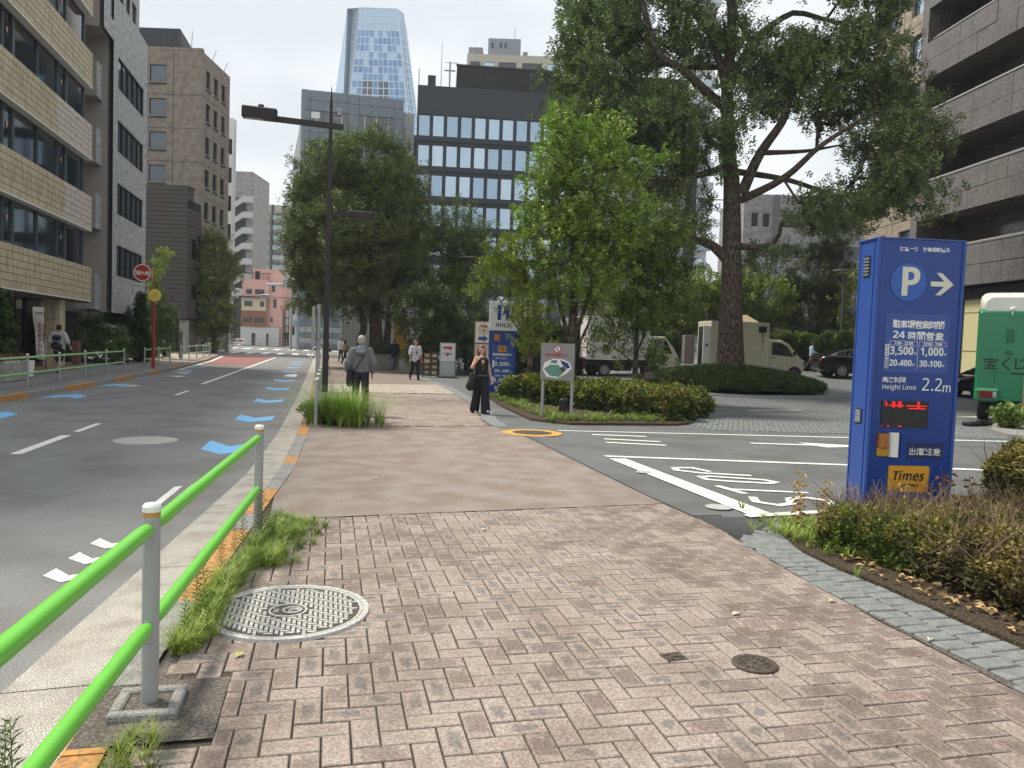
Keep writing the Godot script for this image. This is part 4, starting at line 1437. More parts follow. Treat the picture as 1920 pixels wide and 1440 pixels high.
func brown_block() -> void:
	var yaw := deg_to_rad(-13.3)
	var th := thing("brown_office_building", "tall brown panelled office building with a dark louvred penthouse", "building", Vector3(-12.45, 0.0, -80.0), yaw)
	var rows := []
	for fl in 8:
		var y := 25.55 - 3.14 * (7 - fl)
		rows.append([y, y + 1.55, [[5.0, 6.65]]])
	facade(th, Vector3(-10, 0, 0), Vector3(1, 0, 0), 10, 0, 28.5, rows, M.tan_panel, M.frame_dark, [M.window_blue, mat("window_steel", "40515c", 0.08, 0.0, 0.9)], 0.15, 0, true)
	rows = []
	for fl in 8:
		var y := 25.4 - 3.14 * (7 - fl)
		rows.append([y, y + 1.65, [[0.95, 2.0], [2.95, 4.0], [4.95, 6.0]]])
	facade(th, Vector3(0, 0, 0), Vector3(0, 0, -1), 7.2, 0, 28.5, rows, M.tan_panel, M.frame_dark, [M.window_dark, M.window_blue], 0.18, 0, true)
	shell(th, Vector3(-10, 0, -7.2), Vector3(-0.3, 28.4, -0.3), M.tan_panel, "body", "")
	for fl in 8:
		var y := 24.3 - 3.14 * (7 - fl) + 0.0
		bx(th, "panel_joint", M.frame_dark, Vector3(-10, y, 0.0), Vector3(0.0, y + 0.05, 0.004))
		bx(th, "panel_joint", M.frame_dark, Vector3(0.0, y, -7.2), Vector3(0.004, y + 0.05, 0.0))
	bx(th, "panel_joint", M.frame_dark, Vector3(-2.75, 0.0, 0.0), Vector3(-2.69, 28.5, 0.006))
	bx(th, "parapet", M.tan_panel, Vector3(-10, 28.5, -0.4), Vector3(0.03, 28.75, 0.03))
	var pent := MB.new()
	pent.prism(PackedVector2Array([Vector2(-10, 28.7), Vector2(-2.5, 28.7), Vector2(-2.5, 30.8), Vector2(-10, 30.8)]), -1.0, -0.8)
	pent.quad(Vector3(-2.5, 28.7, -0.8), Vector3(-2.5, 28.7, -7.0), Vector3(-2.5, 29.0, -7.0), Vector3(-2.5, 30.8, -0.8))
	pent.quad(Vector3(-10, 30.8, -0.9), Vector3(-2.5, 30.8, -0.9), Vector3(-2.5, 29.0, -7.0), Vector3(-10, 29.0, -7.0))
	for e in 60:
		pent.box(Vector3(-9.9 + e * 0.125, 29.75, -0.78), Vector3(0.05, 2.1, 0.05))
	obj("louvred_penthouse", pent, mat("louvre", "4a4c50", 0.6), th)
	for e in [[-1.5, -1.0, 2.2, 0.3], [0.0, -2.5, 1.0, 0.9], [0.0, -5.5, 0.9, 0.9]]:
		var an := MB.new()
		an.cyl(Vector3(e[0], 28.5, e[1]), Vector3(e[0] + e[3] * 0.4, 28.5 + e[2], e[1]), 0.03, -1, 5)
		obj("antenna", an, M.steel, th)
	# dark sided annex in front of it
	var an := thing("clad_annex", "dark brown clad block with few windows in front of the tall brown building", "building", Vector3(-12.0, 0.0, -70.65), yaw)
	var sd := MB.new()
	for e in 31:
		var y := 2.9 + e * 0.36
		sd.cbox(Vector3(-5, y + 0.17, -0.04), Vector3(10, 0.335, 0.1), 0.015)
		if e < 26:
			sd.cbox(Vector3(-0.045, y + 0.17, -1.55), Vector3(0.1, 0.335, 2.9), 0.015)
	var so := obj("siding", sd, M.dark_panel, an)
	so.set_meta("kind", "stuff")
	shell(an, Vector3(-10, 2.8, -3.05), Vector3(-0.1, 13.0, -0.1), M.dark, "body")
	bx(an, "parapet", M.dark_panel, Vector3(-10, 14.0, -1.6), Vector3(0.02, 14.12, 0.02))
	bx(an, "upper_wall", M.dark_panel, Vector3(-10, 12.2, -1.5), Vector3(-0.1, 14.0, -0.1))
	for e in [[8.0, 1.8, -0.9, 1.0], [7.6, 2.6, -2.2, 0.5], [4.6, 1.3, -0.9, 1.0], [4.5, 1.3, -2.3, 0.4]]:
		var w := bx(an, "window", M.frame_dark, Vector3(0.0, e[0], e[2] - e[3]), Vector3(0.03, e[0] + e[1], e[2]))
		bx(w, "pane", M.window_dark, Vector3(0.03, e[0] + 0.06, e[2] - e[3] + 0.06), Vector3(0.036, e[0] + e[1] - 0.06, e[2] - 0.06))
	bx(an, "ground_floor", M.dark, Vector3(-10, 0, -2.9), Vector3(-1.2, 2.8, -0.8))
	bx(an, "pillar", M.concrete, Vector3(-0.75, 0, -1.0), Vector3(-0.15, 2.9, -0.4))
	bx(an, "side_wall", M.dark_panel, Vector3(-10, 0, -0.75), Vector3(-3.0, 2.9, -0.15))

# a plain block seen far off: a wall with windows in front, closed behind
func far_block(called: String, label: String, at: Vector3, w: float, h: float, deep: float, wall: Material, rows: Array, panes: Array, frame: Material, yaw := deg_to_rad(-13.3)) -> Node3D:
	var th := thing(called, label, "building", at, yaw)
	facade(th, Vector3(0, 0, 0), Vector3(1, 0, 0), w, 0, h, rows, wall, frame, panes, 0.2)
	shell(th, Vector3(0, 0, -deep), Vector3(w, h - 0.05, -0.25), wall, "body", "")
	return th

func rows_of(n: int, y0: float, pitch: float, h: float, xs: Array) -> Array:
	var out := []
	for k in n:
		out.append([y0 + k * pitch, y0 + k * pitch + h, xs])
	return out

func cam_at(lat: float, depth: float) -> Vector3:
	var c := cos(deg_to_rad(13.3))
	var s := sin(deg_to_rad(13.3))
	return Vector3(lat * c + depth * s, 0, -depth * c + lat * s)

func far_street() -> void:
	var wd := [M.window_dark]
	# white sliver and the block with an open zigzag stair
	far_block("white_slim_building", "narrow white building squeezed behind the brown office block", cam_at(-34.6, 92), 1.0, 27.0, 0.8, M.white, rows_of(7, 3, 3.3, 1.8, [[0.3, 0.8]]), wd, M.frame_dark)
	var st := far_block("stair_building", "grey block with a white zigzag fire escape stair on its front", cam_at(-55.6, 150), 4.6, 33.0, 10.0, M.render_grey, rows_of(2, 20, 4, 1.5, [[3.2, 4.0]]), wd, M.frame_dark)
	for k in 7:
		var y := 7.0 + k * 2.95
		var a := MB.new()
		a.prism(PackedVector2Array([Vector2(-0.1, y), Vector2(3.2, y + 2.4), Vector2(4.7, y + 2.4), Vector2(4.7, y + 3.5), Vector2(3.1, y + 3.5), Vector2(-0.1, y + 1.1)]), 0.9, 1.0)
		a.span(Vector3(3.1, y + 2.3, 0.0), Vector3(4.7, y + 2.42, 0.95))
		a.span(Vector3(4.65, y + 2.4, 0.0), Vector3(4.72, y + 3.5, 0.95))
		obj("stair_flight", a, mat("stair_pale", "b4b6b8", 0.7), st)
	bx(st, "stair_shaft", mat("shaft_dark", "3b3c40", 0.8), Vector3(0.2, 0, 0.0), Vector3(3.4, 28, 0.1))
	# balcony flats
	var ap := far_block("apartment_block", "pale apartment block with rows of glazed balconies at the end of the street", cam_at(-81.0, 240), 11.2, 42.0, 12.0, mat("apartment_wall", "aaa395", 0.8), rows_of(13, 1.4, 3.02, 2.0, [[1.2, 3.2], [3.6, 4.9], [6.4, 8.4], [8.8, 10.2]]), wd + [M.window_blue], M.frame_steel)
	for k in 13:
		for e in [[1.0, 5.2], [6.2, 10.4]]:
			var o := bx(ap, "balcony", mat("balcony_white", "b9c0bd", 0.7), Vector3(e[0], 1.1 + k * 3.02, 0.0), Vector3(e[1], 1.3 + k * 3.02, 1.4))
			bx(o, "balustrade", glass("balcony_glass", "8fa5a3", 0.15), Vector3(e[0], 1.3 + k * 3.02, 1.34), Vector3(e[1], 2.35 + k * 3.02, 1.38))
	bx(ap, "stair_tower", mat("tower_tan", "9a8163", 0.8), Vector3(-0.9, 0, -4), Vector3(0.3, 42.3, 0.4))
	bx(ap, "drain_stack", M.frame_dark, Vector3(5.4, 0, 0.0), Vector3(6.0, 42, 0.5))
	# pink house
	var pink := mat("pink_wall", "d3a89f", 0.85)
	var ph := thing("pink_house", "pink four storey house with a roof terrace and brick first floor", "building", cam_at(-46.4, 132), deg_to_rad(-13.3))
	facade(ph, Vector3(0, 0, 0), Vector3(1, 0, 0), 4.6, 8.3, 11.2, [[8.75, 9.55, [[0.7, 1.7], [2.2, 3.8]]]], pink, M.frame_dark, wd, 0.12)
	facade(ph, Vector3(0, 0, 0.3), Vector3(1, 0, 0), 4.2, 5.9, 8.2, [[6.6, 7.5, [[0.5, 1.9], [3.2, 3.9]]]], mat("cream_wall", "c9bfa4", 0.85), M.frame_dark, wd, 0.12)
	facade(ph, Vector3(0, 0, 0.35), Vector3(1, 0, 0), 4.2, 3.2, 5.85, [[3.9, 4.7, [[0.4, 1.9], [2.3, 4.0]]]], mat("brick_wall", "8f6350", 0.85), M.frame_dark, wd, 0.12)
	facade(ph, Vector3(4.6, 0, -0.4), Vector3(1, 0, 0), 2.2, 3.2, 12.4, [[4.0, 4.9, [[0.2, 0.6]]], [6.5, 8.0, [[0.6, 1.2]]], [9.2, 10.6, [[0.3, 0.9]]]], pink, M.frame_dark, wd, 0.12)
	facade(ph, Vector3(-0.1, 0, 0.2), Vector3(1, 0, 0), 6.6, 0, 3.15, [[0.05, 2.1, [[1.9, 2.6], [4.4, 4.8]]]], mat("house_white", "c3c4c2", 0.8), M.frame_dark, wd, 0.12)
	shell(ph, Vector3(0, 0, -8), Vector3(6.8, 11.0, -0.55), pink, "body")
	bx(ph, "roof_room", pink, Vector3(1.4, 11.2, -4), Vector3(5.4, 13.1, -1.2))
	bx(ph, "roof_door", M.dark, Vector3(1.8, 11.3, -1.2), Vector3(2.6, 12.7, -1.15))
	bx(ph, "canopy", M.frame_dark, Vector3(-0.2, 8.15, 0.0), Vector3(4.7, 8.3, 1.0))
	var tr := MB.new()
	for e in 14:
		tr.box(Vector3(0.3 + e * 0.33, 11.7, 0.0), Vector3(0.05, 1.0, 0.05))
	tr.span(Vector3(0.2, 12.2, -0.05), Vector3(4.8, 12.3, 0.05))
	obj("terrace_railing", tr, M.frame_dark, ph)
	# small blocks between the pink house and the grey tower
	far_block("cream_narrow_house", "cream narrow house just behind the pink house", cam_at(-40.2, 140), 3.0, 11.5, 8, mat("cream_narrow", "b3ac98", 0.85), rows_of(1, 7.5, 3, 1.6, [[0.5, 2.0]]), wd, M.frame_steel)
	far_block("stone_grey_block", "rough grey block with an ochre top storey near the traffic lights", cam_at(-38.0, 146), 5.0, 14.0, 8, M.render_grey, rows_of(3, 3.5, 3.4, 1.2, [[0.8, 1.8], [3.2, 4.0]]), wd, M.frame_steel)
	var oc := thing("ochre_roof_house", "ochre box shaped top storey above the rough grey block", "building", cam_at(-37.6, 147) + Vector3(0, 14.0, 0), deg_to_rad(-13.3))
	bx(oc, "wall", mat("ochre_wall", "8c6b3f", 0.85), Vector3(0, 0, -3), Vector3(3.4, 4.6, 0))
	bx(oc, "vent", M.dark, Vector3(2.0, 2.8, 0.0), Vector3(2.5, 3.4, 0.05))
	bx(oc, "water_tank", mat("tank_white", "cfcabb", 0.7), Vector3(1.9, 4.6, -2), Vector3(3.3, 6.6, -0.6))
	var gs := far_block("green_shop", "dull green shop building with signs beside the pink house", cam_at(-39.4, 134), 4.0, 7.4, 8, mat("green_wall", "626b5c", 0.85), [[0.2, 2.4, [[0.4, 3.4]]]], wd, M.frame_dark)
	for e in [[0.0, 5.0, 0.5, 1.3, "d8d8d4"], [0.0, 3.6, 0.5, 1.2, "d8d8d4"], [0.0, 2.4, 0.5, 1.0, "c9c4b0"], [3.6, 2.9, 0.9, 0.7, "c4482f"], [3.7, 1.0, 0.8, 1.7, "c08a55"]]:
		bx(gs, "shop_board", mat("board_" + e[4], e[4], 0.6), Vector3(e[0], e[1], 0.02), Vector3(e[0] + e[2], e[1] + e[3], 0.4))
	# dark glazed corner tower left of the grey panelled block
	var gt := thing("glazed_corner_building", "dark blue glazed building edge rising left of the grey panelled block", "building", cam_at(-33.0, 118), deg_to_rad(-13.3))
	bx(gt, "glazing", M.window_blue, Vector3(0, 0, -6), Vector3(2.6, 25, -0.1))
	for e in 5:
		bx(gt, "mullion", M.frame_steel, Vector3(e * 0.62, 0, -0.1), Vector3(e * 0.62 + 0.12, 25, 0.15))
	bx(gt, "pink_post", mat("post_pink", "a98378", 0.8), Vector3(2.9, 0, -1.0), Vector3(3.9, 11.0, -0.2))

func middle_blocks() -> void:
	# grey panelled block with ribbon windows
	var th := thing("grey_panelled_building", "blue grey panelled office block with rounded corners below the glass tower", "building", Vector3(-4.75, 0.0, -114.0))
	shell(th, Vector3(0.15, 0, -16), Vector3(14.3, 36.0, -0.22), M.grey_panel, "body")
	var cols := [[0.45, 1.3], [1.3, 5.0], [5.0, 6.5], [6.5, 8.0], [8.0, 9.6], [9.6, 13.0], [13.0, 14.3]]
	var k := 0
	var ys := [[34.9, 36.3], [33.5, 34.9]]
	for fl in 3:
		ys.append([31.7 - fl * 4.1, 33.5 - fl * 4.1])
		ys.append([30.5 - fl * 4.1, 31.7 - fl * 4.1])
		ys.append([29.4 - fl * 4.1, 30.5 - fl * 4.1])
	ys.append([14.0, 21.2])
	ys.append([7.0, 14.0])
	ys.append([4.0, 7.0])
	for s in 5:
		ys.append([0.8 * s, 0.8 * (s + 1)])
	for j in ys.size():
		var yy: Array = ys[j]
		var window_row: bool = j in [2, 5, 8]
		for c in cols.size():
			if window_row and c in [1, 2, 4, 5]:
				continue
			if j > 13 and c > 2:
				continue
			var a := MB.new()
			a.cbox(Vector3((cols[c][0] + cols[c][1]) / 2, (yy[0] + yy[1]) / 2, -0.1), Vector3(cols[c][1] - cols[c][0] - 0.03, yy[1] - yy[0] - 0.03, 0.2), 0.02)
			piece("panel", k, a.mesh(), M.grey_panel if j < 14 or j % 2 == 0 else M.granite_grey, th, Transform3D.IDENTITY)
			k += 1
		if window_row:
			for e in [[1.3, 6.5], [8.0, 13.0]]:
				var w := bx(th, "window", M.frame_steel, Vector3(e[0], yy[0], -0.25), Vector3(e[1], yy[0] + 0.06, -0.1))
				for s in 7:
					var x: float = lerpf(e[0], e[1], s / 6.0)
					bx(w, "mullion", M.white if s % 2 else M.frame_dark, Vector3(x - 0.04, yy[0] + 0.06, -0.2), Vector3(x + 0.04, yy[1], -0.12))
				bx(w, "pane", mat("pane_mauve", "5f5a61", 0.12, 0.0, 0.8), Vector3(e[0], yy[0], -0.21), Vector3(e[1], yy[1], -0.2))
				if e[0] < 2.0 and j == 2:
					bx(w, "roller_blind", M.white, Vector3(1.4, 32.5, -0.19), Vector3(2.6, 33.4, -0.18))
	var rc := MB.new()
	for e in [[0.45, -0.45], [13.85, -0.45]]:
		pass
	rc.tube([Vector3(0.46, 0, -0.46), Vector3(0.46, 36.3, -0.46)], [0.46, 0.46], 20)
	obj("round_corner", rc, M.grey_panel, th)
	bx(th, "stair_core", M.granite_grey, Vector3(14.3, 0, -8), Vector3(15.9, 34.6, -0.6))
	var sl := thing("slant_walled_building", "white building with a slanting side wall behind the grey panelled block", "building", Vector3(-6.5, 0, -126.0))
	var a := MB.new()
	a.prism(PackedVector2Array([Vector2(0.2, 0), Vector2(8, 0), Vector2(8, 39.5), Vector2(2.0, 39.5), Vector2(0.2, 28.5)]), -12, 0)
	obj("wall", a, M.white, sl)
	for e in 9:
		bx(sl, "window_band", M.window_blue, Vector3(0.4, 2.0 + e * 3.2, 0.0), Vector3(1.0, 3.4 + e * 3.2, 0.03))
	# pinkish strip between grey and black blocks
	far_block("pinkish_block", "narrow pinkish block between the grey panelled and the black buildings", cam_at(-16.4, 118), 3.0, 32.6, 8, mat("pinkish", "9c8279", 0.8), rows_of(8, 2.0, 3.7, 1.6, [[0.6, 2.4]]), [M.window_blue], M.frame_dark)
	# black framed office building with mirror windows
	var bl := thing("black_office_building", "black framed office building with mirrored windows behind the trees", "building", Vector3(10.1, 0.0, -100.37), deg_to_rad(-7.7))
	var blk := mat("black_cladding", "2a2e34", 0.5, 0.2)
	var mirrors := [M.window_mirror, mat("window_mirror_pale", "c6d5e1", 0.04, 0.8, 0.9), mat("window_mirror_deep", "a3b8c9", 0.03, 0.85, 0.9)]
	facade(bl, Vector3.ZERO, Vector3(1, 0, 0), 37.0, 0.0, 34.2, rows_of(8, 1.45, 3.78, 2.7, even(20, 0.22, 1.79, 1.44)), blk, M.black_metal, mirrors, 0.3, 0, false, 0.012)
	shell(bl, Vector3(0, 0, -22), Vector3(37, 34.1, -0.35), blk, "body")
	for e in 8:
		bx(bl, "floor_ledge", M.black_metal, Vector3(0, 0.75 + e * 3.78, 0.0), Vector3(37, 0.9 + e * 3.78, 0.22))
	var lv := MB.new()
	lv.span(Vector3(4.9, 34.2, -12), Vector3(36, 37.6, -2.2))
	for e in 124:
		lv.box(Vector3(4.95 + e * 0.25, 36.0, -2.05), Vector3(0.07, 3.6, 0.2))
	lv.span(Vector3(4.8, 37.6, -2.2), Vector3(36.1, 37.8, -1.9))
	obj("roof_screen", lv, M.black_metal, bl)
	bx(bl, "roof_plant", M.black_metal, Vector3(1.2, 34.2, -3), Vector3(2.2, 36.0, -1.5))
	var ms := MB.new()
	ms.cyl(Vector3(2.9, 34.2, -2), Vector3(2.9, 40.5, -2), 0.06, 0.03, 5)
	obj("lightning_rod", ms, M.steel, bl)
	ms = MB.new()
	ms.cyl(Vector3(4.0, 34.2, -2), Vector3(4.0, 38.0, -2), 0.12, -1, 6)
	ms.box(Vector3(4.0, 36.9, -2), Vector3(1.4, 0.16, 0.16))
	for e in 4:
		ms.box(Vector3(4.3 + e * 0.25, 37.9, -2), Vector3(0.04, 0.04, 0.6))
	ms.box(Vector3(4.2, 37.9, -2), Vector3(1.7, 0.05, 0.05))
	obj("aerial", ms, M.steel, bl)
	ms = MB.new()
	ms.cyl(Vector3(0.1, 34.2, -0.3), Vector3(0.1, 36.3, -0.3), 0.06, -1, 5)
	obj("corner_pole", ms, M.steel, bl)
	# cream block behind it
	var cr := far_block("cream_roof_block", "cream block whose roof storeys show above the black building", cam_at(-10.7, 150), 24.0, 56.6, 12, mat("cream_block", "b5b0a2", 0.8), [[53.0, 55.2, [[0.6, 2.6], [3.3, 5.2], [6.0, 9.4], [10.5, 14.0], [15.4, 19.0]]]], [M.window_blue, M.window_mirror, mat("shade_blue", "59636f", 0.5)], M.frame_steel)
	bx(cr, "roof_house", mat("roof_house_grey", "8e949b", 0.8), Vector3(3.9, 56.5, -6), Vector3(10.1, 60.0, -1))
	for e in [4.5, 6.1, 7.0]:
		bx(cr, "roof_window", M.window_dark, Vector3(e, 58.2, -1.0), Vector3(e + 0.45, 59.2, -0.96))
	bx(cr, "plant_screen", M.render_grey, Vector3(0.2, 56.5, -5), Vector3(2.9, 58.2, -1))
	bx(cr, "roof_vent", M.render_grey, Vector3(10.6, 56.5, -4), Vector3(11.5, 58.0, -2))
	ms = MB.new()
	ms.cyl(Vector3(8.9, 60.0, -3), Vector3(8.9, 62.8, -3), 0.06, -1, 5)
	obj("lightning_rod", ms, M.steel, cr)
	glass_tower()

func glass_tower() -> void:
	var th := thing("glass_tower", "tapering blue glass skyscraper rising far behind the grey panelled block", "building", cam_at(-67.0, 352), deg_to_rad(-13.3))
	# plan corners at two heights; the walls lean in between them
	var lo := 60.0
	var hi := 149.0
	var plan := func(y: float) -> Array:
		var f := (y - 110.0) / 35.0
		return [Vector3(-22.2 + 4.6 * f, y, -22), Vector3(-13.2 + 0.7 * f, y, -1.5), Vector3(-12.0 + 0.9 * f, y, -5.5), Vector3(-9.7 + 2.8 * f, y, 0), Vector3(15.0 - 4.4 * f, y, 0.0), Vector3(18.4 - 5.6 * f, y, -4.5), Vector3(17.0 - 5.0 * f, y, -24)]
	var g1 := mat("tower_glass", "6f93bb", 0.06, 0.75, 0.9)
	var g2 := mat("tower_glass_pale", "a3bfd8", 0.15, 0.5, 0.9)
	var g3 := mat("tower_glass_deep", "5c83b0", 0.06, 0.75, 0.9)
	var g4 := mat("tower_dark", "2c3440", 0.2, 0.3, 0.8)
	var white := mat("tower_mullion", "c6d3de", 0.4, 0.3)
	var body := MB.new()
	var a: Array = plan.call(lo)
	var b: Array = plan.call(hi)
	for k in a.size():
		var q := (k + 1) % a.size()
		if k != 3:
			body.quad(a[k], a[q], b[q], b[k])
	body.quad(b[0], b[1], b[5], b[6])
	body.quad(b[1], b[3], b[4], b[5])
	obj("glass_sides", body, g2, th)
	var bars := MB.new()
	var n := 0
	for k in [0, 2, 3, 4]:
		var cols: int = [7, 0, 5, 10, 3][k]
		var rows := 28
		for j in rows:
			var y0 := lo + (hi - lo) * j / rows
			var y1 := lo + (hi - lo) * (j + 1) / rows
			var p0: Array = plan.call(y0)
			var p1: Array = plan.call(y1)
			var d: Vector3 = (p0[k + 1] - p0[k]).normalized()
			var nn := d.cross(Vector3.UP)
			bars.t = Transform3D(Basis(d, Vector3.UP, nn), (p1[k] + p1[k + 1]) / 2)
			bars.box(Vector3(0, 0, 0.05), Vector3(p1[k].distance_to(p1[k + 1]), 0.35, 0.3))
			for c in cols + 1:
				var e0: Vector3 = p0[k].lerp(p0[k + 1], float(c) / cols)
				var e1: Vector3 = p1[k].lerp(p1[k + 1], float(c) / cols)
				bars.t = Transform3D.IDENTITY
				if j > 12:
					bars.tube([e0 + nn * 0.1, e1 + nn * 0.1], [0.22, 0.22], 4, false)
				if k == 3 and c < cols:
					var f0: Vector3 = p0[k].lerp(p0[k + 1], float(c + 1) / cols)
					var f1: Vector3 = p1[k].lerp(p1[k + 1], float(c + 1) / cols)
					if j < 12:
						continue
					var pm := MB.new()
					pm.quad(e0, f0, f1, e1)
					var m: Material = [g1, g3, g1, g2][rng.randi() % 4]
					if j > 24:
						m = g2
					if (c in [2, 3] or c in [5, 6]) and j in [14, 15, 16, 17]:
						m = g4
					piece("pane", n, pm.mesh(), m, th, Transform3D.IDENTITY)
					n += 1
	bars.t = Transform3D.IDENTITY
	obj("mullions", bars, white, th)
	var low := MB.new()
	var p0: Array = plan.call(lo)
	var p1: Array = plan.call(lo + (hi - lo) * 12 / 28)
	low.quad(p0[3], p0[4], p1[4], p1[3])
	obj("lower_glass", low, g1, th)
	var base := MB.new()
	base.span(Vector3(-30, 0, -24), Vector3(24, 60, -1))
	obj("podium", base, g2, th)

func right_blocks() -> void:
	var yaw := deg_to_rad(-8.5)
	var th := thing("dark_granite_building", "dark polished granite building with deep balconies above the green bus", "building", Vector3(27.6, 0.35, -32.5), yaw)
	var k := 0
	var steel := mat("window_steel_frame", "a9a9a6", 0.4, 0.4)
	for fl in 5:
		var top := 6.35 + 3.37 * fl
		# parapet of two courses of polished panels
		for s in 14:
			for r in 2:
				var a := MB.new()
				a.cbox(Vector3(0.1, top - 0.46 - r * 0.88, 0.62 + s * 1.2), Vector3(0.2, 0.87, 1.19), 0.006)
				var tilt := Basis(Vector3.UP, rng.randf_range(-0.003, 0.003))
				piece("granite_panel", k, a.mesh(), M.granite_dark, th, Transform3D(tilt, Vector3.ZERO))
				k += 1
		bx(th, "parapet", M.granite_dark, Vector3(0.205, top - 1.78, 0.02), Vector3(0.5, top - 0.02, 30.0))
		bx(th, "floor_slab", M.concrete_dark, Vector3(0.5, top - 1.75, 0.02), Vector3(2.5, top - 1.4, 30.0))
		var hr := MB.new()
		hr.tube([Vector3(0.1, top + 0.1, 0.6), Vector3(0.1, top + 0.1, 28.0)], [0.035, 0.035], 6)
		for s in 12:
			hr.box(Vector3(0.1, top + 0.04, 0.7 + s * 2.2), Vector3(0.03, 0.12, 0.03))
		obj("handrail", hr, steel, th)
		bx(th, "coping", steel, Vector3(-0.03, top, 0.5), Vector3(0.3, top + 0.03, 30.0))
		# back wall of the balcony: stone, dark opening, framed glass
		var yb := top - 1.4
		var z := 0.6
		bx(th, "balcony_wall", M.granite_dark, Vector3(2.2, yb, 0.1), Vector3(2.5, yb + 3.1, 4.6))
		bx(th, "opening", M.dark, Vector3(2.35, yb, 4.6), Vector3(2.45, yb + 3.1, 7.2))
		for s in 9:
			var w := bx(th, "window", steel, Vector3(2.15, yb, 7.2 + s * 2.0), Vector3(2.3, yb + 3.1, 7.36 + s * 2.0))
			bx(w, "pane", M.window_dark if s % 3 else mat("window_curtain", "6a6b66", 0.3), Vector3(2.22, yb, 7.36 + s * 2.0), Vector3(2.26, yb + 3.1, 9.2 + s * 2.0))
	bx(th, "end_pier", M.granite_dark, Vector3(0.0, 0, -0.5), Vector3(2.6, 24.0, 0.02))
	bx(th, "body", M.granite_dark, Vector3(2.5, 0, -0.5), Vector3(16, 24, 30))
	bx(th, "roof", M.granite_dark, Vector3(0.0, 21.8, 0.02), Vector3(2.5, 24, 30))
	bx(th, "plinth", M.granite_dark, Vector3(0.35, 0, 0.02), Vector3(0.6, 0.5, 30))
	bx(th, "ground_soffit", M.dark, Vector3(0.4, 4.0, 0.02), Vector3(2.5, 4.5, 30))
	# lit stone name wall
	var nw := bx(th, "name_wall", mat("name_wall", "cfc79c", 0.6), Vector3(0.5, 0.5, 3.2), Vector3(0.8, 4.0, 12.0))
	for s in 5:
		bx(nw, "joint", mat("joint_tan", "8f896c", 0.7), Vector3(0.49, 0.5, 3.2 + 1.6 * s), Vector3(0.499, 4.0, 3.23 + 1.6 * s))
	for s in [1.2, 2.9]:
		bx(nw, "joint", mat("joint_tan", "8f896c", 0.7), Vector3(0.486, 0.5 + s, 3.2), Vector3(0.498, 0.54 + s, 12.0))
	var gl := MB.new()
	strokes(gl, "神谷町ビル", 0, 0, 0.3, 0.11)
	var o := obj("lettering", gl, M.dark, nw, Vector3(0.48, 2.2, 5.2))
	o.rotation.y = -PI / 2
	# beige stone building behind
	var bs := thing("beige_stone_building", "beige stone building with square windows behind the dark granite one", "building", Vector3(39.8, 0.3, -52.3), yaw)
	var rows := rows_of(8, 1.6, 3.35, 2.0, [[1.2, 2.9], [4.6, 6.3], [8.0, 9.7], [11.4, 13.1], [14.8, 16.5]])
	facade(bs, Vector3(0, 0, 0), Vector3(0, 0, 1), 18, 0, 34, rows, M.stone_beige, M.frame_dark, [mat("window_sky", "8ea0ad", 0.05, 0.6, 0.9), M.window_mirror, M.window_blue], 0.3)
	shell(bs, Vector3(0.35, 0, 0), Vector3(14, 33.9, 18), M.stone_beige, "body")
	for e in 8:
		bx(bs, "panel_joint", M.frame_dark, Vector3(-0.004, 0.9 + e * 3.35, 0), Vector3(0, 0.95 + e * 3.35, 18))
	for e in 6:
		bx(bs, "panel_joint", M.frame_dark, Vector3(-0.006, 0, 0.35 + e * 3.4), Vector3(0, 34, 0.39 + e * 3.4))
	# grey block with white framed windows, between tree and pylon
	var wf := mat("window_frame_white", "d4d4d1", 0.5)
	var gb := far_block("grey_corner_block", "grey rendered block with small white framed windows behind the big tree", cam_at(23.8, 82) + Vector3(0, 0.3, 0), 14.5, 18.0, 10, M.render_grey, rows_of(5, 1.8, 3.2, 1.5, [[0.7, 1.5], [1.9, 2.7], [4.0, 6.0], [7.2, 9.2], [10.4, 12.4]]), [M.window_dark, M.window_blue], wf)
	bx(gb, "corner_strip", mat("strip_grey", "6c6d70", 0.8), Vector3(3.0, 0, 0.0), Vector3(3.6, 18, 0.12))
	# slim white balcony tower seen through the crown
	var fin := far_block("white_fin_building", "white building with vertical fins behind the viewer, mirrored in the black office windows", Vector3(10, 0, 120), 46, 47, 12, M.white, rows_of(1, 41.5, 3, 1.3, even(10, 1.0, 4.5, 3.4)), [M.window_blue], M.frame_dark, PI)
	var fm := MB.new()
	for e in 45:
		fm.box(Vector3(0.5 + e, 20, 0.3), Vector3(0.45, 38, 0.6))
	obj("fins", fm, M.white, fin).set_meta("kind", "stuff")
	bx(fin, "dark_glazing", M.window_dark, Vector3(0.2, 1, 0.0), Vector3(45.8, 39, 0.04))
	var wt := far_block("white_balcony_tower", "slim white tower with balconies glimpsed left of the big trunk", cam_at(27.2, 125), 3.2, 60.0, 10, M.white, rows_of(18, 2, 3.2, 1.8, [[0.4, 1.2], [1.7, 2.8]]), [M.window_blue, M.window_mirror], M.frame_steel)
	for e in 18:
		bx(wt, "balcony", mat("balcony_pale", "b9c4cc", 0.6), Vector3(1.5, 1.7 + e * 3.2, 0.0), Vector3(3.6, 2.8 + e * 3.2, 1.1))

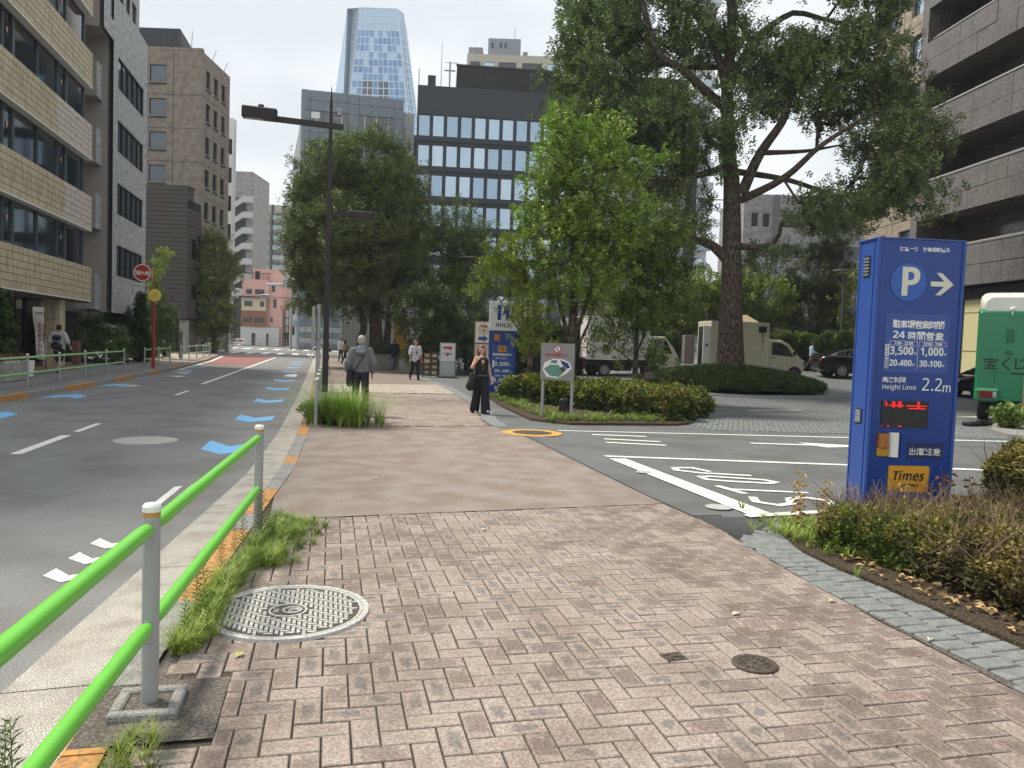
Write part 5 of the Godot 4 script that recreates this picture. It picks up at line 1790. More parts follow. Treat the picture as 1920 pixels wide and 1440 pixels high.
# ---------------------------------------------------------------- rails, lamps, poles
# a guard rail: upright posts and two bent pipes between each pair
func guard_rail(label: String, posts: Array, y0: float, green: Material, group: String, r := 0.036, near := false) -> Node3D:
	var th := thing("guard_rail", label, "guard rail", posts[0], 0.0, group)
	var n := 0
	for p in posts:
		var q: Vector3 = p - posts[0]
		var a := MB.new()
		a.tube([q + Vector3(0, y0 - 0.1, 0), q + Vector3(0, 0.845, 0)], [r, r], 14)
		var po := piece("post", n, a.mesh(), M.post_grey, th, Transform3D.IDENTITY)
		a = MB.new()
		a.lathe([Vector2(r + 0.003, 0.862), Vector2(r + 0.003, 0.885), Vector2(r - 0.006, 0.897), Vector2(0, 0.9)], 14, q)
		piece("cap", 0, a.mesh(), M.white, po, Transform3D.IDENTITY)
		a = MB.new()
		a.lathe([Vector2(r + 0.001, 0.84), Vector2(r + 0.001, 0.862)], 14, q)
		piece("reflector_band", 0, a.mesh(), mat("band_orange", "b98848", 0.4), po, Transform3D.IDENTITY)
		n += 1
	var k := 0
	for s in posts.size() - 1:
		for h in [0.795, 0.365]:
			var a: Vector3 = posts[s] - posts[0] + Vector3(0, h, 0)
			var b: Vector3 = posts[s + 1] - posts[0] + Vector3(0, h, 0)
			var d := (b - a).normalized()
			var side := d.cross(Vector3.UP).normalized() * -0.0
			var m := MB.new()
			var rr := r * 0.92
			m.tube([a + d * (r - 0.004) + Vector3(0, -0.004, 0), a + d * (r + 0.05), a + d * (r + 0.12), b - d * (r + 0.12), b - d * (r + 0.05), b - d * (r - 0.004) + Vector3(0, -0.004, 0)], [rr * 0.55, rr * 0.9, rr, rr, rr * 0.9, rr * 0.55], 14)
			var ro := piece("rail", k, m.mesh(), green, th, Transform3D.IDENTITY)
			if near:
				m = MB.new()
				for e in [a + d * (r + 0.002), b - d * (r + 0.002)]:
					m.cbox(e + Vector3(0, -0.025, 0), Vector3(0.03, 0.1, 0.006), 0.002, Basis(Vector3.UP.cross(d).normalized(), Vector3.UP, d))
				piece("bracket", 0, m.mesh(), M.post_grey, ro, Transform3D.IDENTITY)
				m = MB.new()
				for e in [a + d * (r + 0.006), b - d * (r + 0.006)]:
					m.ball(e + Vector3(0, -0.03, 0), Vector3(0.008, 0.008, 0.012), 8, 5)
				piece("bolt", 0, m.mesh(), M.dark, ro, Transform3D.IDENTITY)
			k += 1
	return th

func build_street_things() -> void:
	guard_rail("bright green two-pipe guard rail on grey posts in front of the manhole cover", [Vector3(-0.96, 0, 0.2), Vector3(-0.74, 0, -3.6), Vector3(-0.56, 0, -6.75)], 0.0, M.rail_green, "guard rails along the street", 0.036, true)
	# the footing of the nearest post
	var ft := thing("post_footing", "square concrete collar round the foot of the nearest rail post", "footing", Vector3(-0.74, 0, -3.58))
	var a := MB.new()
	for e in [[0.0, 0.115, 0.28, 0.05], [0.0, -0.115, 0.28, 0.05], [0.115, 0.0, 0.05, 0.18], [-0.115, 0.0, 0.05, 0.18]]:
		a.cbox(Vector3(e[0], 0.0, e[1]), Vector3(e[2], 0.07, e[3]), 0.008)
	obj("collar", a, M.kerb_grey, ft)
	a = MB.new()
	a.box(Vector3(0, 0.0, 0), Vector3(0.18, 0.04, 0.18))
	obj("mortar_fill", a, M.concrete_dark, ft)
	a = MB.new()
	a.sheet(poly([Vector2(-0.97, -3.25), Vector2(-0.43, -3.25), Vector2(-0.43, -3.84), Vector2(-0.97, -3.84)]), 0.003)
	struct("mortar_patch", a, M.concrete_dark)
	var ps := []
	for k in 9:
		var z := -14.75 - k * 2.1
		ps.append(Vector3(along(EDGE, z) + gut(z) + 0.29, 0, z))
	guard_rail("faded green guard rail running away from the tall grass clump", ps, 0.0, M.rail_green_faded, "guard rails along the street", 0.034)
	ps = []
	for k in 10:
		var z := -35.0 - k * 2.1
		ps.append(Vector3(along(EDGE, z) + gut(z) + 0.29, 0, z))
	guard_rail("faded green guard rail farther along the near kerb beyond the black lamp post", ps, 0.0, M.rail_green_faded, "guard rails along the street", 0.034)
	for e in [["green guard rail with white posts in front of the beige office building", -18.1, -2.6, 7, -7.9], ["short green guard rail by the red hydrant pole", -37.6, -2.95, 3, -8.1], ["green guard rail in front of the dark clad annex", -48.5, -2.9, 5, -8.5], ["little green guard rail at the street corner by the traffic lights", -70.0, -2.6, 4, -10.3]]:
		ps = []
		for k in e[3]:
			ps.append(Vector3(e[4] - (0.02 * k), 0.05, e[1] + e[2] * k))
		guard_rail(e[0], ps, 0.0, M.rail_green_faded, "guard rails along the street", 0.034)
	black_lamp()
	# sign pole seen edge on
	var sp := thing("sign_pole", "pale grey pole with a road sign plate seen edge on beside the black lamp post", "sign", Vector3(-0.33, 0, -22.0))
	a = MB.new()
	a.cyl(Vector3.ZERO, Vector3(0, 2.56, 0), 0.055, 0.055, 12)
	obj("pole", a, M.post_grey, sp)
	a = MB.new()
	a.cbox(Vector3(-0.14, 1.95, -0.1), Vector3(0.04, 1.1, 0.62), 0.008, Basis(Vector3.UP, 0.1))
	obj("plate", a, mat("plate_grey", "a3a6a4", 0.4, 0.3), sp)
	a = MB.new()
	for y in [1.6, 2.3]:
		a.lathe([Vector2(0.06, y - 0.02), Vector2(0.065, y - 0.02), Vector2(0.065, y + 0.02), Vector2(0.06, y + 0.02)], 12)
		a.box(Vector3(-0.08, y, -0.05), Vector3(0.1, 0.04, 0.04))
	obj("clamp", a, M.steel, sp)
	# slim lamps with flat disc heads
	flat_lamp("slim grey lamp post with a flat plate head left of the second sign pylon", Vector3(7.21, 0, -41.57), 6.25)
	flat_lamp("slim grey lamp post with a flat plate head left of the large blue pylon", Vector3(28.9, 0.5, -39.5), 6.1)
	far_left_things()
	plaza_things()

func black_lamp() -> void:
	var th := thing("street_lamp", "tall black street lamp with a square post and a box lantern over the road", "street lamp", Vector3(-0.13, 0, -24.25))
	var a := MB.new()
	var r0 := 0.13
	var r1 := 0.075
	for k in 4:
		var g0 := TAU * (k + 0.5) / 4
		var g1 := TAU * (k + 1.5) / 4
		var p := [Vector3(cos(g0), 0, -sin(g0)), Vector3(cos(g1), 0, -sin(g1))]
		a.quad(p[0] * r0, p[1] * r0, p[1] * r1 + Vector3(0, 8.45, 0), p[0] * r1 + Vector3(0, 8.45, 0))
	obj("post", a, M.black_metal, th)
	a = MB.new()
	a.lathe([Vector2(0.02, 8.4), Vector2(0.04, 8.55), Vector2(0.045, 8.62), Vector2(0.0, 9.25)], 8)
	obj("spike", a, M.black_metal, th)
	a = MB.new()
	a.box(Vector3(-0.6, 8.02, 0.02), Vector3(1.95, 0.16, 0.1), Basis(Vector3.BACK, -0.03))
	obj("arm", a, M.black_metal, th)
	a = MB.new()
	a.cbox(Vector3(-2.03, 8.14, 0.1), Vector3(0.98, 0.34, 0.42), 0.03, Basis(Vector3.BACK, -0.02) * Basis(Vector3.RIGHT, 0.12))
	a.cbox(Vector3(-2.0, 8.37, 0.05), Vector3(0.16, 0.1, 0.12), 0.02)
	obj("lantern", a, M.black_metal, th)
	a = MB.new()
	a.box(Vector3(-2.03, 7.975, 0.12), Vector3(0.8, 0.02, 0.3), Basis(Vector3.RIGHT, 0.12))
	obj("lens", a, mat("lamp_lens", "8f8a80", 0.2), th)
	a = MB.new()
	a.cbox(Vector3(0.24, 8.42, 0.0), Vector3(0.16, 0.2, 0.14), 0.02)
	a.box(Vector3(0.15, 8.25, 0), Vector3(0.3, 0.04, 0.05))
	obj("sensor", a, M.steel, th)
	a = MB.new()
	a.box(Vector3(0.35, 5.42, 0), Vector3(0.6, 0.09, 0.08))
	a.cbox(Vector3(0.95, 5.42, 0.0), Vector3(0.75, 0.22, 0.36), 0.03)
	obj("footway_lantern", a, M.black_metal, th)
	a = MB.new()
	a.cbox(Vector3(0, 0.55, 0.12), Vector3(0.14, 0.5, 0.02), 0.005)
	obj("hatch", a, M.black_metal, th)

func flat_lamp(label: String, at: Vector3, h: float) -> void:
	var th := thing("plaza_lamp", label, "lamp", at, 0.0, "slim plaza lamps")
	var m := mat("lamp_grey", "555a58", 0.5, 0.3)
	var a := MB.new()
	a.cyl(Vector3.ZERO, Vector3(0, h - 0.2, 0), 0.1, 0.085, 10)
	obj("post", a, m, th)
	a = MB.new()
	a.lathe([Vector2(0.09, h - 0.75), Vector2(0.17, h - 0.45), Vector2(0.17, h - 0.2), Vector2(0.02, h - 0.2)], 12)
	obj("lantern", a, m, th)
	a = MB.new()
	a.lathe([Vector2(0.02, h - 0.03), Vector2(0.62, h - 0.02), Vector2(0.62, h + 0.03), Vector2(0, h + 0.06)], 24)
	a.cyl(Vector3(0, h - 0.2, 0), Vector3(0, h, 0), 0.02)
	obj("reflector_disc", a, mat("lamp_disc", "8d918d", 0.4), th)

func far_left_things() -> void:
	# hydrant sign
	var red := mat("hydrant_red", "a22c30", 0.45)
	var th := thing("hydrant_sign", "round red fire hydrant sign on a red pole with a yellow disc below", "sign", Vector3(-7.66, 0.05, -37.2), -0.1)
	var a := MB.new()
	a.cyl(Vector3.ZERO, Vector3(0, 3.3, 0), 0.075, 0.06, 10)
	a.cyl(Vector3(0, 3.3, 0), Vector3(0, 4.25, 0), 0.025, -1, 6)
	a.tube([Vector3(0, 4.25, 0), Vector3(-0.1, 4.4, 0), Vector3(-0.3, 4.5, 0)], [0.02, 0.02, 0.02], 6)
	a.box(Vector3(-0.1, 3.95, 0), Vector3(0.2, 0.03, 0.03))
	obj("pole", a, red, th)
	a = MB.new()
	a.t = Transform3D(Basis(Vector3.RIGHT, PI / 2), Vector3(-0.48, 4.2, 0.03))
	a.lathe([Vector2(0.0, 0.03), Vector2(0.38, 0.03), Vector2(0.4, 0.02), Vector2(0.4, -0.02), Vector2(0, -0.02)].map(func(q): return q), 28)
	var disc := obj("disc", a, red, th)
	a = MB.new()
	a.t = Transform3D(Basis(Vector3.RIGHT, PI / 2), Vector3(-0.48, 4.2, 0.03))
	a.lathe([Vector2(0.335, 0.033), Vector2(0.37, 0.033)], 28)
	var wr := obj("white_ring", a, M.white, disc)
	a = MB.new()
	strokes(a, "消火栓", -0.30, -0.12, 0.2, 0.13)
	obj("lettering", a, M.white, disc, Vector3(-0.48, 4.22, 0.061))
	a = MB.new()
	for e in [[-0.62, 3.62, 0.9, 0.02], [-0.62, 3.28, 0.9, 0.02]]:
		a.box(Vector3(-0.45, e[1], 0), Vector3(0.9, 0.025, 0.02))
	a.box(Vector3(-0.9, 3.45, 0), Vector3(0.025, 0.36, 0.02))
	obj("plate_frame", a, M.steel, th)
	a = MB.new()
	a.t = Transform3D(Basis(Vector3.RIGHT, PI / 2), Vector3(0.06, 3.22, 0.09))
	a.lathe([Vector2(0.0, 0.025), Vector2(0.25, 0.025), Vector2(0.27, 0.0), Vector2(0.25, -0.02)], 24)
	var yd := obj("yellow_disc", a, mat("disc_yellow", "e6c95c", 0.5), th)
	a = MB.new()
	for e in 3:
		a.box(Vector3(0.06, 3.32 - e * 0.09, 0.118), Vector3(0.3 if e else 0.2, 0.02, 0.004))
	obj("print", a, mat("print_brown", "8c6a2f", 0.6), yd)
	# banner
	th = thing("banner_flag", "tall white banner with red letters on a leaning pole by the entrance step", "banner", Vector3(-9.75, 0.13, -30.2), deg_to_rad(-14))
	a = MB.new()
	a.tube([Vector3(0.06, 0, 0), Vector3(0.0, 1.1, 0), Vector3(-0.02, 2.3, 0)], [0.015, 0.013, 0.01], 6)
	a.box(Vector3(-0.22, 2.28, 0), Vector3(0.46, 0.015, 0.015))
	obj("pole", a, M.dark, th)
	a = MB.new()
	var rows := 12
	for k in rows:
		var f := func(y: float, x: float) -> Vector3: return Vector3(-0.43 + 0.42 * x + 0.2 * (1.0 - y) * (0.75 if x < 0.5 else 0.3) + 0.015 * sin(y * 7.0), 0.42 + 1.84 * y, 0.03 * sin(y * 9.0 + x * 2.0))
		var y0 := float(k) / rows
		var y1 := float(k + 1) / rows
		for s in 3:
			a.quad(f.call(y0, s / 3.0), f.call(y0, (s + 1) / 3.0), f.call(y1, (s + 1) / 3.0), f.call(y1, s / 3.0))
	var cl := obj("cloth", a, mat("cloth_white", "d9d5d0", 0.8), th)
	a = MB.new()
	strokes(a, "テイクアウト", -0.2, 1.42, 0.17, 0.14, 1.08, true)
	strokes(a, "できます", -0.02, 1.42, 0.12, 0.12, 1.2, true)
	strokes(a, "ラ", -0.06, 1.75, 0.07, 0.1)
	obj("lettering", a, mat("print_red", "a5323b", 0.6), cl, Vector3(-0.03, 0.12, 0.045))
	a = MB.new()
	strokes(a, "円金料", -0.33, 2.0, 0.09, 0.12, 1.15)
	obj("small_lettering", a, M.dark, cl, Vector3(0, 0.0, 0.045))
	# planter with red flowers; the plants are things of their own
	th = thing("concrete_planter", "square concrete planter full of red flowers behind the far rail", "planter", Vector3(-9.5, 0.05, -25.6))
	a = MB.new()
	a.cbox(Vector3(0, 0.3, 0), Vector3(1.0, 0.6, 1.6), 0.03)
	obj("box", a, M.concrete, th)
	th = thing("white_container", "small white tub standing on the step near the banner", "tub", Vector3(-9.2, 0.13, -27.0))
	a = MB.new()
	a.lathe([Vector2(0.0, 0.0), Vector2(0.16, 0.0), Vector2(0.2, 0.5), Vector2(0.19, 0.5), Vector2(0.16, 0.45), Vector2(0, 0.45)], 14)
	obj("tub", a, M.white, th)
	# utility poles with signals at the corner
	th = thing("utility_pole", "pale concrete pole with a lamp and signals at the far street corner", "utility pole", Vector3(-9.55, 0, -78.0))
	a = MB.new()
	a.cyl(Vector3.ZERO, Vector3(0, 9.5, 0), 0.2, 0.14, 10)
	obj("pole", a, M.concrete, th)
	a = MB.new()
	a.box(Vector3(-1.2, 4.0, 0), Vector3(2.4, 0.08, 0.08))
	a.box(Vector3(0.4, 5.9, 0), Vector3(0.9, 0.07, 0.07))
	obj("arm", a, M.steel, th)
	a = MB.new()
	a.cbox(Vector3(0.9, 5.9, 0.1), Vector3(0.6, 0.4, 0.4), 0.1)
	obj("lamp_head", a, M.white, th)
	signal_head(th, Vector3(-0.5, 3.3, 0.15), true, [mat("lens_dark", "22282a", 0.3), mat("lens_red_dim", "5c2626", 0.3)])
	a = MB.new()
	a.cbox(Vector3(-1.45, 3.4, 0.1), Vector3(0.5, 0.75, 0.3), 0.06)
	obj("signal_back", a, M.white, th)
	a = MB.new()
	a.cbox(Vector3(-2.3, 2.9, 0.1), Vector3(0.28, 0.6, 0.3), 0.04)
	obj("walk_signal", a, M.white, th)
	th = thing("utility_pole", "thin grey pole half hidden by the roadside tree near the corner", "utility pole", Vector3(-13.2, 0, -84.0))
	a = MB.new()
	a.cyl(Vector3.ZERO, Vector3(0, 6.6, 0), 0.16, 0.12, 8)
	obj("pole", a, M.post_grey, th)
	a = MB.new()
	a.cbox(Vector3(0.25, 6.2, 0.1), Vector3(0.35, 0.5, 0.3), 0.05)
	obj("lamp_head", a, M.post_grey, th)
	th = thing("traffic_light", "traffic light arm with three lamps, the right one red, over the crossing", "traffic light", Vector3(-4.9, 0, -103.0), deg_to_rad(-13.3))
	a = MB.new()
	a.cyl(Vector3.ZERO, Vector3(0, 9.0, 0), 0.15, 0.11, 8)
	obj("pole", a, mat("pole_pinkish", "a39089", 0.6), th)
	a = MB.new()
	a.box(Vector3(-1.6, 6.6, 0), Vector3(3.2, 0.09, 0.09))
	a.box(Vector3(-1.4, 8.2, 0), Vector3(3.0, 0.08, 0.08))
	obj("arm", a, M.steel, th)
	signal_head(th, Vector3(-3.3, 6.75, 0.15), false, [mat("lens_green_dim", "26343a", 0.3), mat("lens_amber_dim", "2f2d2a", 0.3), mat("lens_red", "8c2a33", 0.3)])
	a = MB.new()
	a.cbox(Vector3(-2.2, 8.25, 0), Vector3(2.2, 0.3, 0.3), 0.08)
	a.cbox(Vector3(-0.6, 8.1, 0.1), Vector3(0.6, 0.55, 0.3), 0.12)
	obj("cross_signal", a, mat("signal_pale", "a9bcc8", 0.5), th)
	a = MB.new()
	a.cbox(Vector3(0.5, 3.4, 0.1), Vector3(0.4, 0.9, 0.3), 0.05)
	obj("control_box", a, mat("box_pale_blue", "9aaeb9", 0.5), th)
	th = thing("no_entry_sign", "small round red road sign on a thin post by the green shop", "sign", cam_at(-37.5, 126), deg_to_rad(-13.3))
	a = MB.new()
	a.cyl(Vector3.ZERO, Vector3(0, 6.4, 0), 0.05, -1, 6)
	obj("post", a, M.dark, th)
	a = MB.new()
	a.t = Transform3D(Basis(Vector3.RIGHT, PI / 2), Vector3(-0.2, 6.3, 0.1))
	a.lathe([Vector2(0.0, 0.02), Vector2(0.33, 0.02), Vector2(0.33, -0.02)], 18)
	obj("disc", a, red, th)
	a = MB.new()
	a.box(Vector3(-0.2, 6.3, 0.125), Vector3(0.42, 0.1, 0.01))
	obj("bar", a, M.white, th)
	# works barrier with red arrows
	th = thing("works_barrier", "white works barrier board with two red arrows in front of the pink house", "barrier", cam_at(-43.4, 125), deg_to_rad(-13.3))
	a = MB.new()
	a.span(Vector3(-2.2, 0.35, -0.03), Vector3(0.0, 1.2, 0.03))
	obj("board", a, M.white, th)
	a = MB.new()
	for x in [-2.0, -1.0]:
		a.prism(PackedVector2Array([Vector2(x, 0.78), Vector2(x + 0.35, 1.12), Vector2(x + 0.35, 0.9), Vector2(x + 0.85, 0.9), Vector2(x + 0.85, 0.66), Vector2(x + 0.35, 0.66), Vector2(x + 0.35, 0.44)]), 0.031, 0.05)
	obj("arrow", a, mat("arrow_red", "b13a34", 0.5), th)
	a = MB.new()
	for x in [-2.0, -0.2]:
		a.span(Vector3(x, 0, -0.04), Vector3(x + 0.08, 0.35, 0.04))
	obj("leg", a, M.steel, th)
	th = thing("works_fence", "low grey pipe fence beside the arrow barrier", "fence", cam_at(-42.8, 125), deg_to_rad(-13.3))
	a = MB.new()
	for k in 8:
		a.span(Vector3(0.2 + k * 0.85, 0, -0.03), Vector3(0.26 + k * 0.85, 1.15, 0.03))
	obj("upright", a, M.post_grey, th)
	a = MB.new()
	for y in [0.5, 1.1]:
		a.span(Vector3(0.2, y, -0.025), Vector3(6.2, y + 0.06, 0.025))
	obj("pipe", a, M.post_grey, th)
	# wooden post, little notice
	th = thing("timber_post", "weathered timber post behind the rail by the clad annex", "post", Vector3(-9.2, 0.05, -52.5))
	a = MB.new()
	a.cbox(Vector3(0, 0.85, 0), Vector3(0.2, 1.7, 0.2), 0.02)
	obj("post", a, mat("timber_grey", "6d655b", 0.9), th)
	th = thing("notice_stand", "small white notice on a thin stand near the parked silver car", "notice", Vector3(-11.0, 0.05, -50.0), 0.2)
	a = MB.new()
	a.cyl(Vector3.ZERO, Vector3(0, 1.2, 0), 0.03, -1, 6)
	obj("stand", a, M.steel, th)
	a = MB.new()
	a.cbox(Vector3(0, 1.4, 0), Vector3(0.5, 0.4, 0.04), 0.01)
	obj("plate", a, M.white, th)
	for e in [[Vector3(-10.6, 0.05, -36.6), "brown pillar shaped sign stand at the edge of the garden", "6b4c40", 1.1], [Vector3(-10.4, 0.05, -46.8), "purple cloth covered stand near the silver car", "4b3a5e", 0.9]]:
		th = thing("pillar_stand", e[1], "stand", e[0])
		a = MB.new()
		a.cbox(Vector3(0, e[3] / 2, 0), Vector3(0.3, e[3], 0.3), 0.03)
		a.cbox(Vector3(0, 0.05, 0), Vector3(0.44, 0.1, 0.44), 0.02)
		obj("body", a, mat("stand_" + e[2], e[2], 0.7), th)
	th = thing("parasol", "grey sloping parasol canopy among the garden shrubs", "parasol", Vector3(-11.6, 0.05, -43.0))
	a = MB.new()
	a.lathe([Vector2(1.1, 1.75), Vector2(1.1, 1.78), Vector2(0.02, 2.25)], 10)
	obj("canopy", a, mat("parasol_grey", "8c9396", 0.7), th)
	a = MB.new()
	a.cyl(Vector3.ZERO, Vector3(0, 2.2, 0), 0.03, -1, 6)
	obj("pole", a, M.dark, th)

func signal_head(parent: Node3D, at: Vector3, upright: bool, lenses: Array) -> void:
	var a := MB.new()
	var n := lenses.size()
	var pitch := 0.34
	a.cbox(Vector3.ZERO, Vector3(0.4, pitch * n + 0.1, 0.25) if upright else Vector3(pitch * n + 0.12, 0.42, 0.25), 0.06)
	var h := obj("signal_head", a, mat("signal_white", "c4c8c8", 0.5), parent, at)
	for k in n:
		var q := Vector3(0, (k - (n - 1) / 2.0) * -pitch, 0.13) if upright else Vector3((k - (n - 1) / 2.0) * pitch, 0, 0.13)
		var l := MB.new()
		l.t = Transform3D(Basis(Vector3.RIGHT, PI / 2), Vector3.ZERO)
		l.lathe([Vector2(0, 0.02), Vector2(0.1, 0.015), Vector2(0.145, 0.0)], 16)
		obj("lens", l, lenses[k], h, q)

func plaza_things() -> void:
	# stone planters with shrubs and an arch stand on the plaza
	for e in [[Vector3(2.95, 0, -44.5), 1.9, 0.85, "long stone planter trough with green shrubs on the plaza"], [Vector3(4.5, 0, -40.0), 1.9, 0.75, "lower stone planter trough nearer the walking man in white"]]:
		var th := thing("stone_planter", e[3], "planter", e[0], 0.35)
		var a := MB.new()
		a.cbox(Vector3(0, e[2] / 2, 0), Vector3(e[1], e[2], 0.9), 0.04)
		obj("trough", a, M.concrete, th)
	var th := thing("arch_stand", "white arched bicycle stand on the plaza behind the cyclist", "bicycle stand", Vector3(-0.9, 0, -57.0), -0.23)
	var a := MB.new()
	var p := []
	for k in 13:
		var g := PI * k / 12
		p.append(Vector3(-cos(g) * 0.45, 0.55 + sin(g) * 0.45, 0))
	a.tube([Vector3(-0.45, 0, 0)] + p + [Vector3(0.45, 0, 0)], [0.04, 0.04, 0.04, 0.04, 0.04, 0.04, 0.04, 0.04, 0.04, 0.04, 0.04, 0.04, 0.04, 0.04, 0.04], 7)
	obj("arch", a, M.white, th)
	# low wall with gate and a yellow board behind the trunks
	th = thing("garage_gate", "grey lattice garage gate behind the round tree", "gate", Vector3(1.6, 0, -98.0))
	a = MB.new()
	for k in 24:
		a.span(Vector3(k * 0.42, 0, 0), Vector3(k * 0.42 + 0.1, 5.2, 0.08))
	for k in 13:
		a.span(Vector3(0, k * 0.42, 0.01), Vector3(10.0, k * 0.42 + 0.1, 0.07))
	obj("lattice", a, mat("lattice_grey", "8d8d86", 0.6), th)
	a = MB.new()
	a.span(Vector3(-0.2, 0, -0.5), Vector3(10.2, 5.3, -0.1))
	obj("backing", a, mat("gate_back", "7d7d76", 0.7), th)
	a = MB.new()
	a.span(Vector3(-0.4, 5.3, -0.5), Vector3(10.4, 5.8, 0.2))
	a.span(Vector3(-0.5, 0, -0.3), Vector3(-0.2, 5.3, 0.2))
	obj("frame", a, M.render_grey, th)
	th = thing("yellow_board", "ochre yellow board leaning between two tree trunks", "board", Vector3(4.35, 0, -50.0), -0.2)
	a = MB.new()
	a.cbox(Vector3(0, 1.75, 0), Vector3(0.85, 2.9, 0.08), 0.01)
	obj("board", a, mat("board_yellow", "b08a32", 0.6), th)
	a = MB.new()
	a.box(Vector3(0.1, 2.3, 0.045), Vector3(0.3, 0.3, 0.006), Basis(Vector3.BACK, PI / 4))
	obj("mark", a, mat("board_mark", "d6c078", 0.6), th)
	th = thing("notice_case", "pale notice case with posters beyond the trunks", "notice board", Vector3(6.6, 0, -56.0), -0.2)
	a = MB.new()
	a.cbox(Vector3(0, 1.9, 0), Vector3(2.4, 1.3, 0.12), 0.02)
	obj("case", a, M.render_grey, th)
	a = MB.new()
	for k in 4:
		a.box(Vector3(-0.85 + k * 0.56, 1.95, 0.065), Vector3(0.42, 0.8, 0.01))
	obj("poster", a, M.white, th)
	a = MB.new()
	for x in [-1.0, 1.0]:
		a.box(Vector3(x, 0.62, 0), Vector3(0.1, 1.25, 0.1))
	obj("leg", a, M.steel, th)
	# foreground right: kerbed bed end with a square post
	th = thing("gate_post", "square brown post at the right edge standing on a kerbed bed", "post", Vector3(16.75, 0.1, -15.5), -0.5)
	a = MB.new()
	a.cbox(Vector3(0, 0.62, 0), Vector3(0.3, 1.24, 0.3), 0.015)
	obj("post", a, mat("post_brown", "6b5f55", 0.6), th)
	a = MB.new()
	a.cbox(Vector3(-0.12, 1.0, 0.15), Vector3(0.1, 0.35, 0.06), 0.01)
	obj("white_label", a, M.white, th)
	a = MB.new()
	a.prism(PackedVector2Array([Vector2(14.15, 13.6), Vector2(14.8, 14.7), Vector2(16.2, 16.0), Vector2(19.0, 16.6), Vector2(19.0, 12.6), Vector2(14.3, 13.2)]), -0.1, 0.1)
	var st := struct("bed_kerb", a, M.kerb_grey)
	st.rotation.x = -PI / 2
	th = thing("wheel_stop", "black rubber ramp strip lying on the asphalt beside the kerbed bed", "ramp", Vector3(15.9, 0.02, -16.2), 0.3)
	a = MB.new()
	a.cbox(Vector3(0, 0.05, 0), Vector3(1.0, 0.1, 0.25), 0.03)
	a.cbox(Vector3(0.1, 0.11, 0.05), Vector3(0.35, 0.06, 0.12), 0.02)
	obj("rubber", a, M.rubber, th)
	# short bollard lights and stake light in the median
	for e in [[Vector3(5.55, 0.05, -17.9), "short black bollard light between the map sign posts"], [Vector3(6.75, 0.05, -18.1), "short black bollard light right of the light green tree"]]:
		th = thing("bollard_light", e[1], "bollard light", e[0], 0.0, "bollard lights in the median bed")
		a = MB.new()
		a.lathe([Vector2(0.13, 0), Vector2(0.13, 0.3), Vector2(0.11, 0.34), Vector2(0, 0.34)], 14)
		obj("body", a, M.black_metal, th)
	th = thing("spot_light", "little box spotlight on a stake behind the median hedge", "spotlight", Vector3(9.3, 0.0, -21.6), -0.2)
	a = MB.new()
	a.cyl(Vector3.ZERO, Vector3(0, 0.75, 0), 0.03, -1, 6)
	obj("stake", a, mat("spot_brown", "5b5148", 0.6), th)
	a = MB.new()
	a.cbox(Vector3(0, 0.85, 0), Vector3(0.24, 0.22, 0.16), 0.02)
	obj("head", a, mat("spot_brown", "5b5148", 0.6), th)

# ---------------------------------------------------------------- signs
func round_rect(w: float, h: float, r: float) -> PackedVector2Array:
	var p := PackedVector2Array()
	for k in 4:
		var c := Vector2((w / 2 - r) * [1, -1, -1, 1][k], (h / 2 - r) * [1, 1, -1, -1][k])
		for s in 5:
			var g := PI / 2 * k + PI / 2 * s / 4
			p.append(c + Vector2(cos(g), sin(g)) * r)
	return p

func plate(parent: Node, called: String, m: Material, x0: float, x1: float, y0: float, y1: float, z: float, thick := 0.003, r := 0.0) -> MeshInstance3D:
	var a := MB.new()
	a.t = Transform3D(Basis.IDENTITY, Vector3((x0 + x1) / 2, (y0 + y1) / 2, 0))
	if r > 0.0:
		a.prism(round_rect(x1 - x0, y1 - y0, r), z, z + thick)
	else:
		a.span(Vector3(-(x1 - x0) / 2, -(y1 - y0) / 2, z), Vector3((x1 - x0) / 2, (y1 - y0) / 2, z + thick))
	return obj(called, a, m, parent)

func outline(a: MB, x0: float, x1: float, y0: float, y1: float, t: float, z: float) -> void:
	a.span(Vector3(x0, y0, z), Vector3(x1, y0 + t, z + 0.001))
	a.span(Vector3(x0, y1 - t, z), Vector3(x1, y1, z + 0.001))
	a.span(Vector3(x0, y0 + t, z), Vector3(x0 + t, y1 - t, z + 0.001))
	a.span(Vector3(x1 - t, y0 + t, z), Vector3(x1, y1 - t, z + 0.001))

func build_signs() -> void:
	parking_pylon()
	second_pylon()
	small_signs()

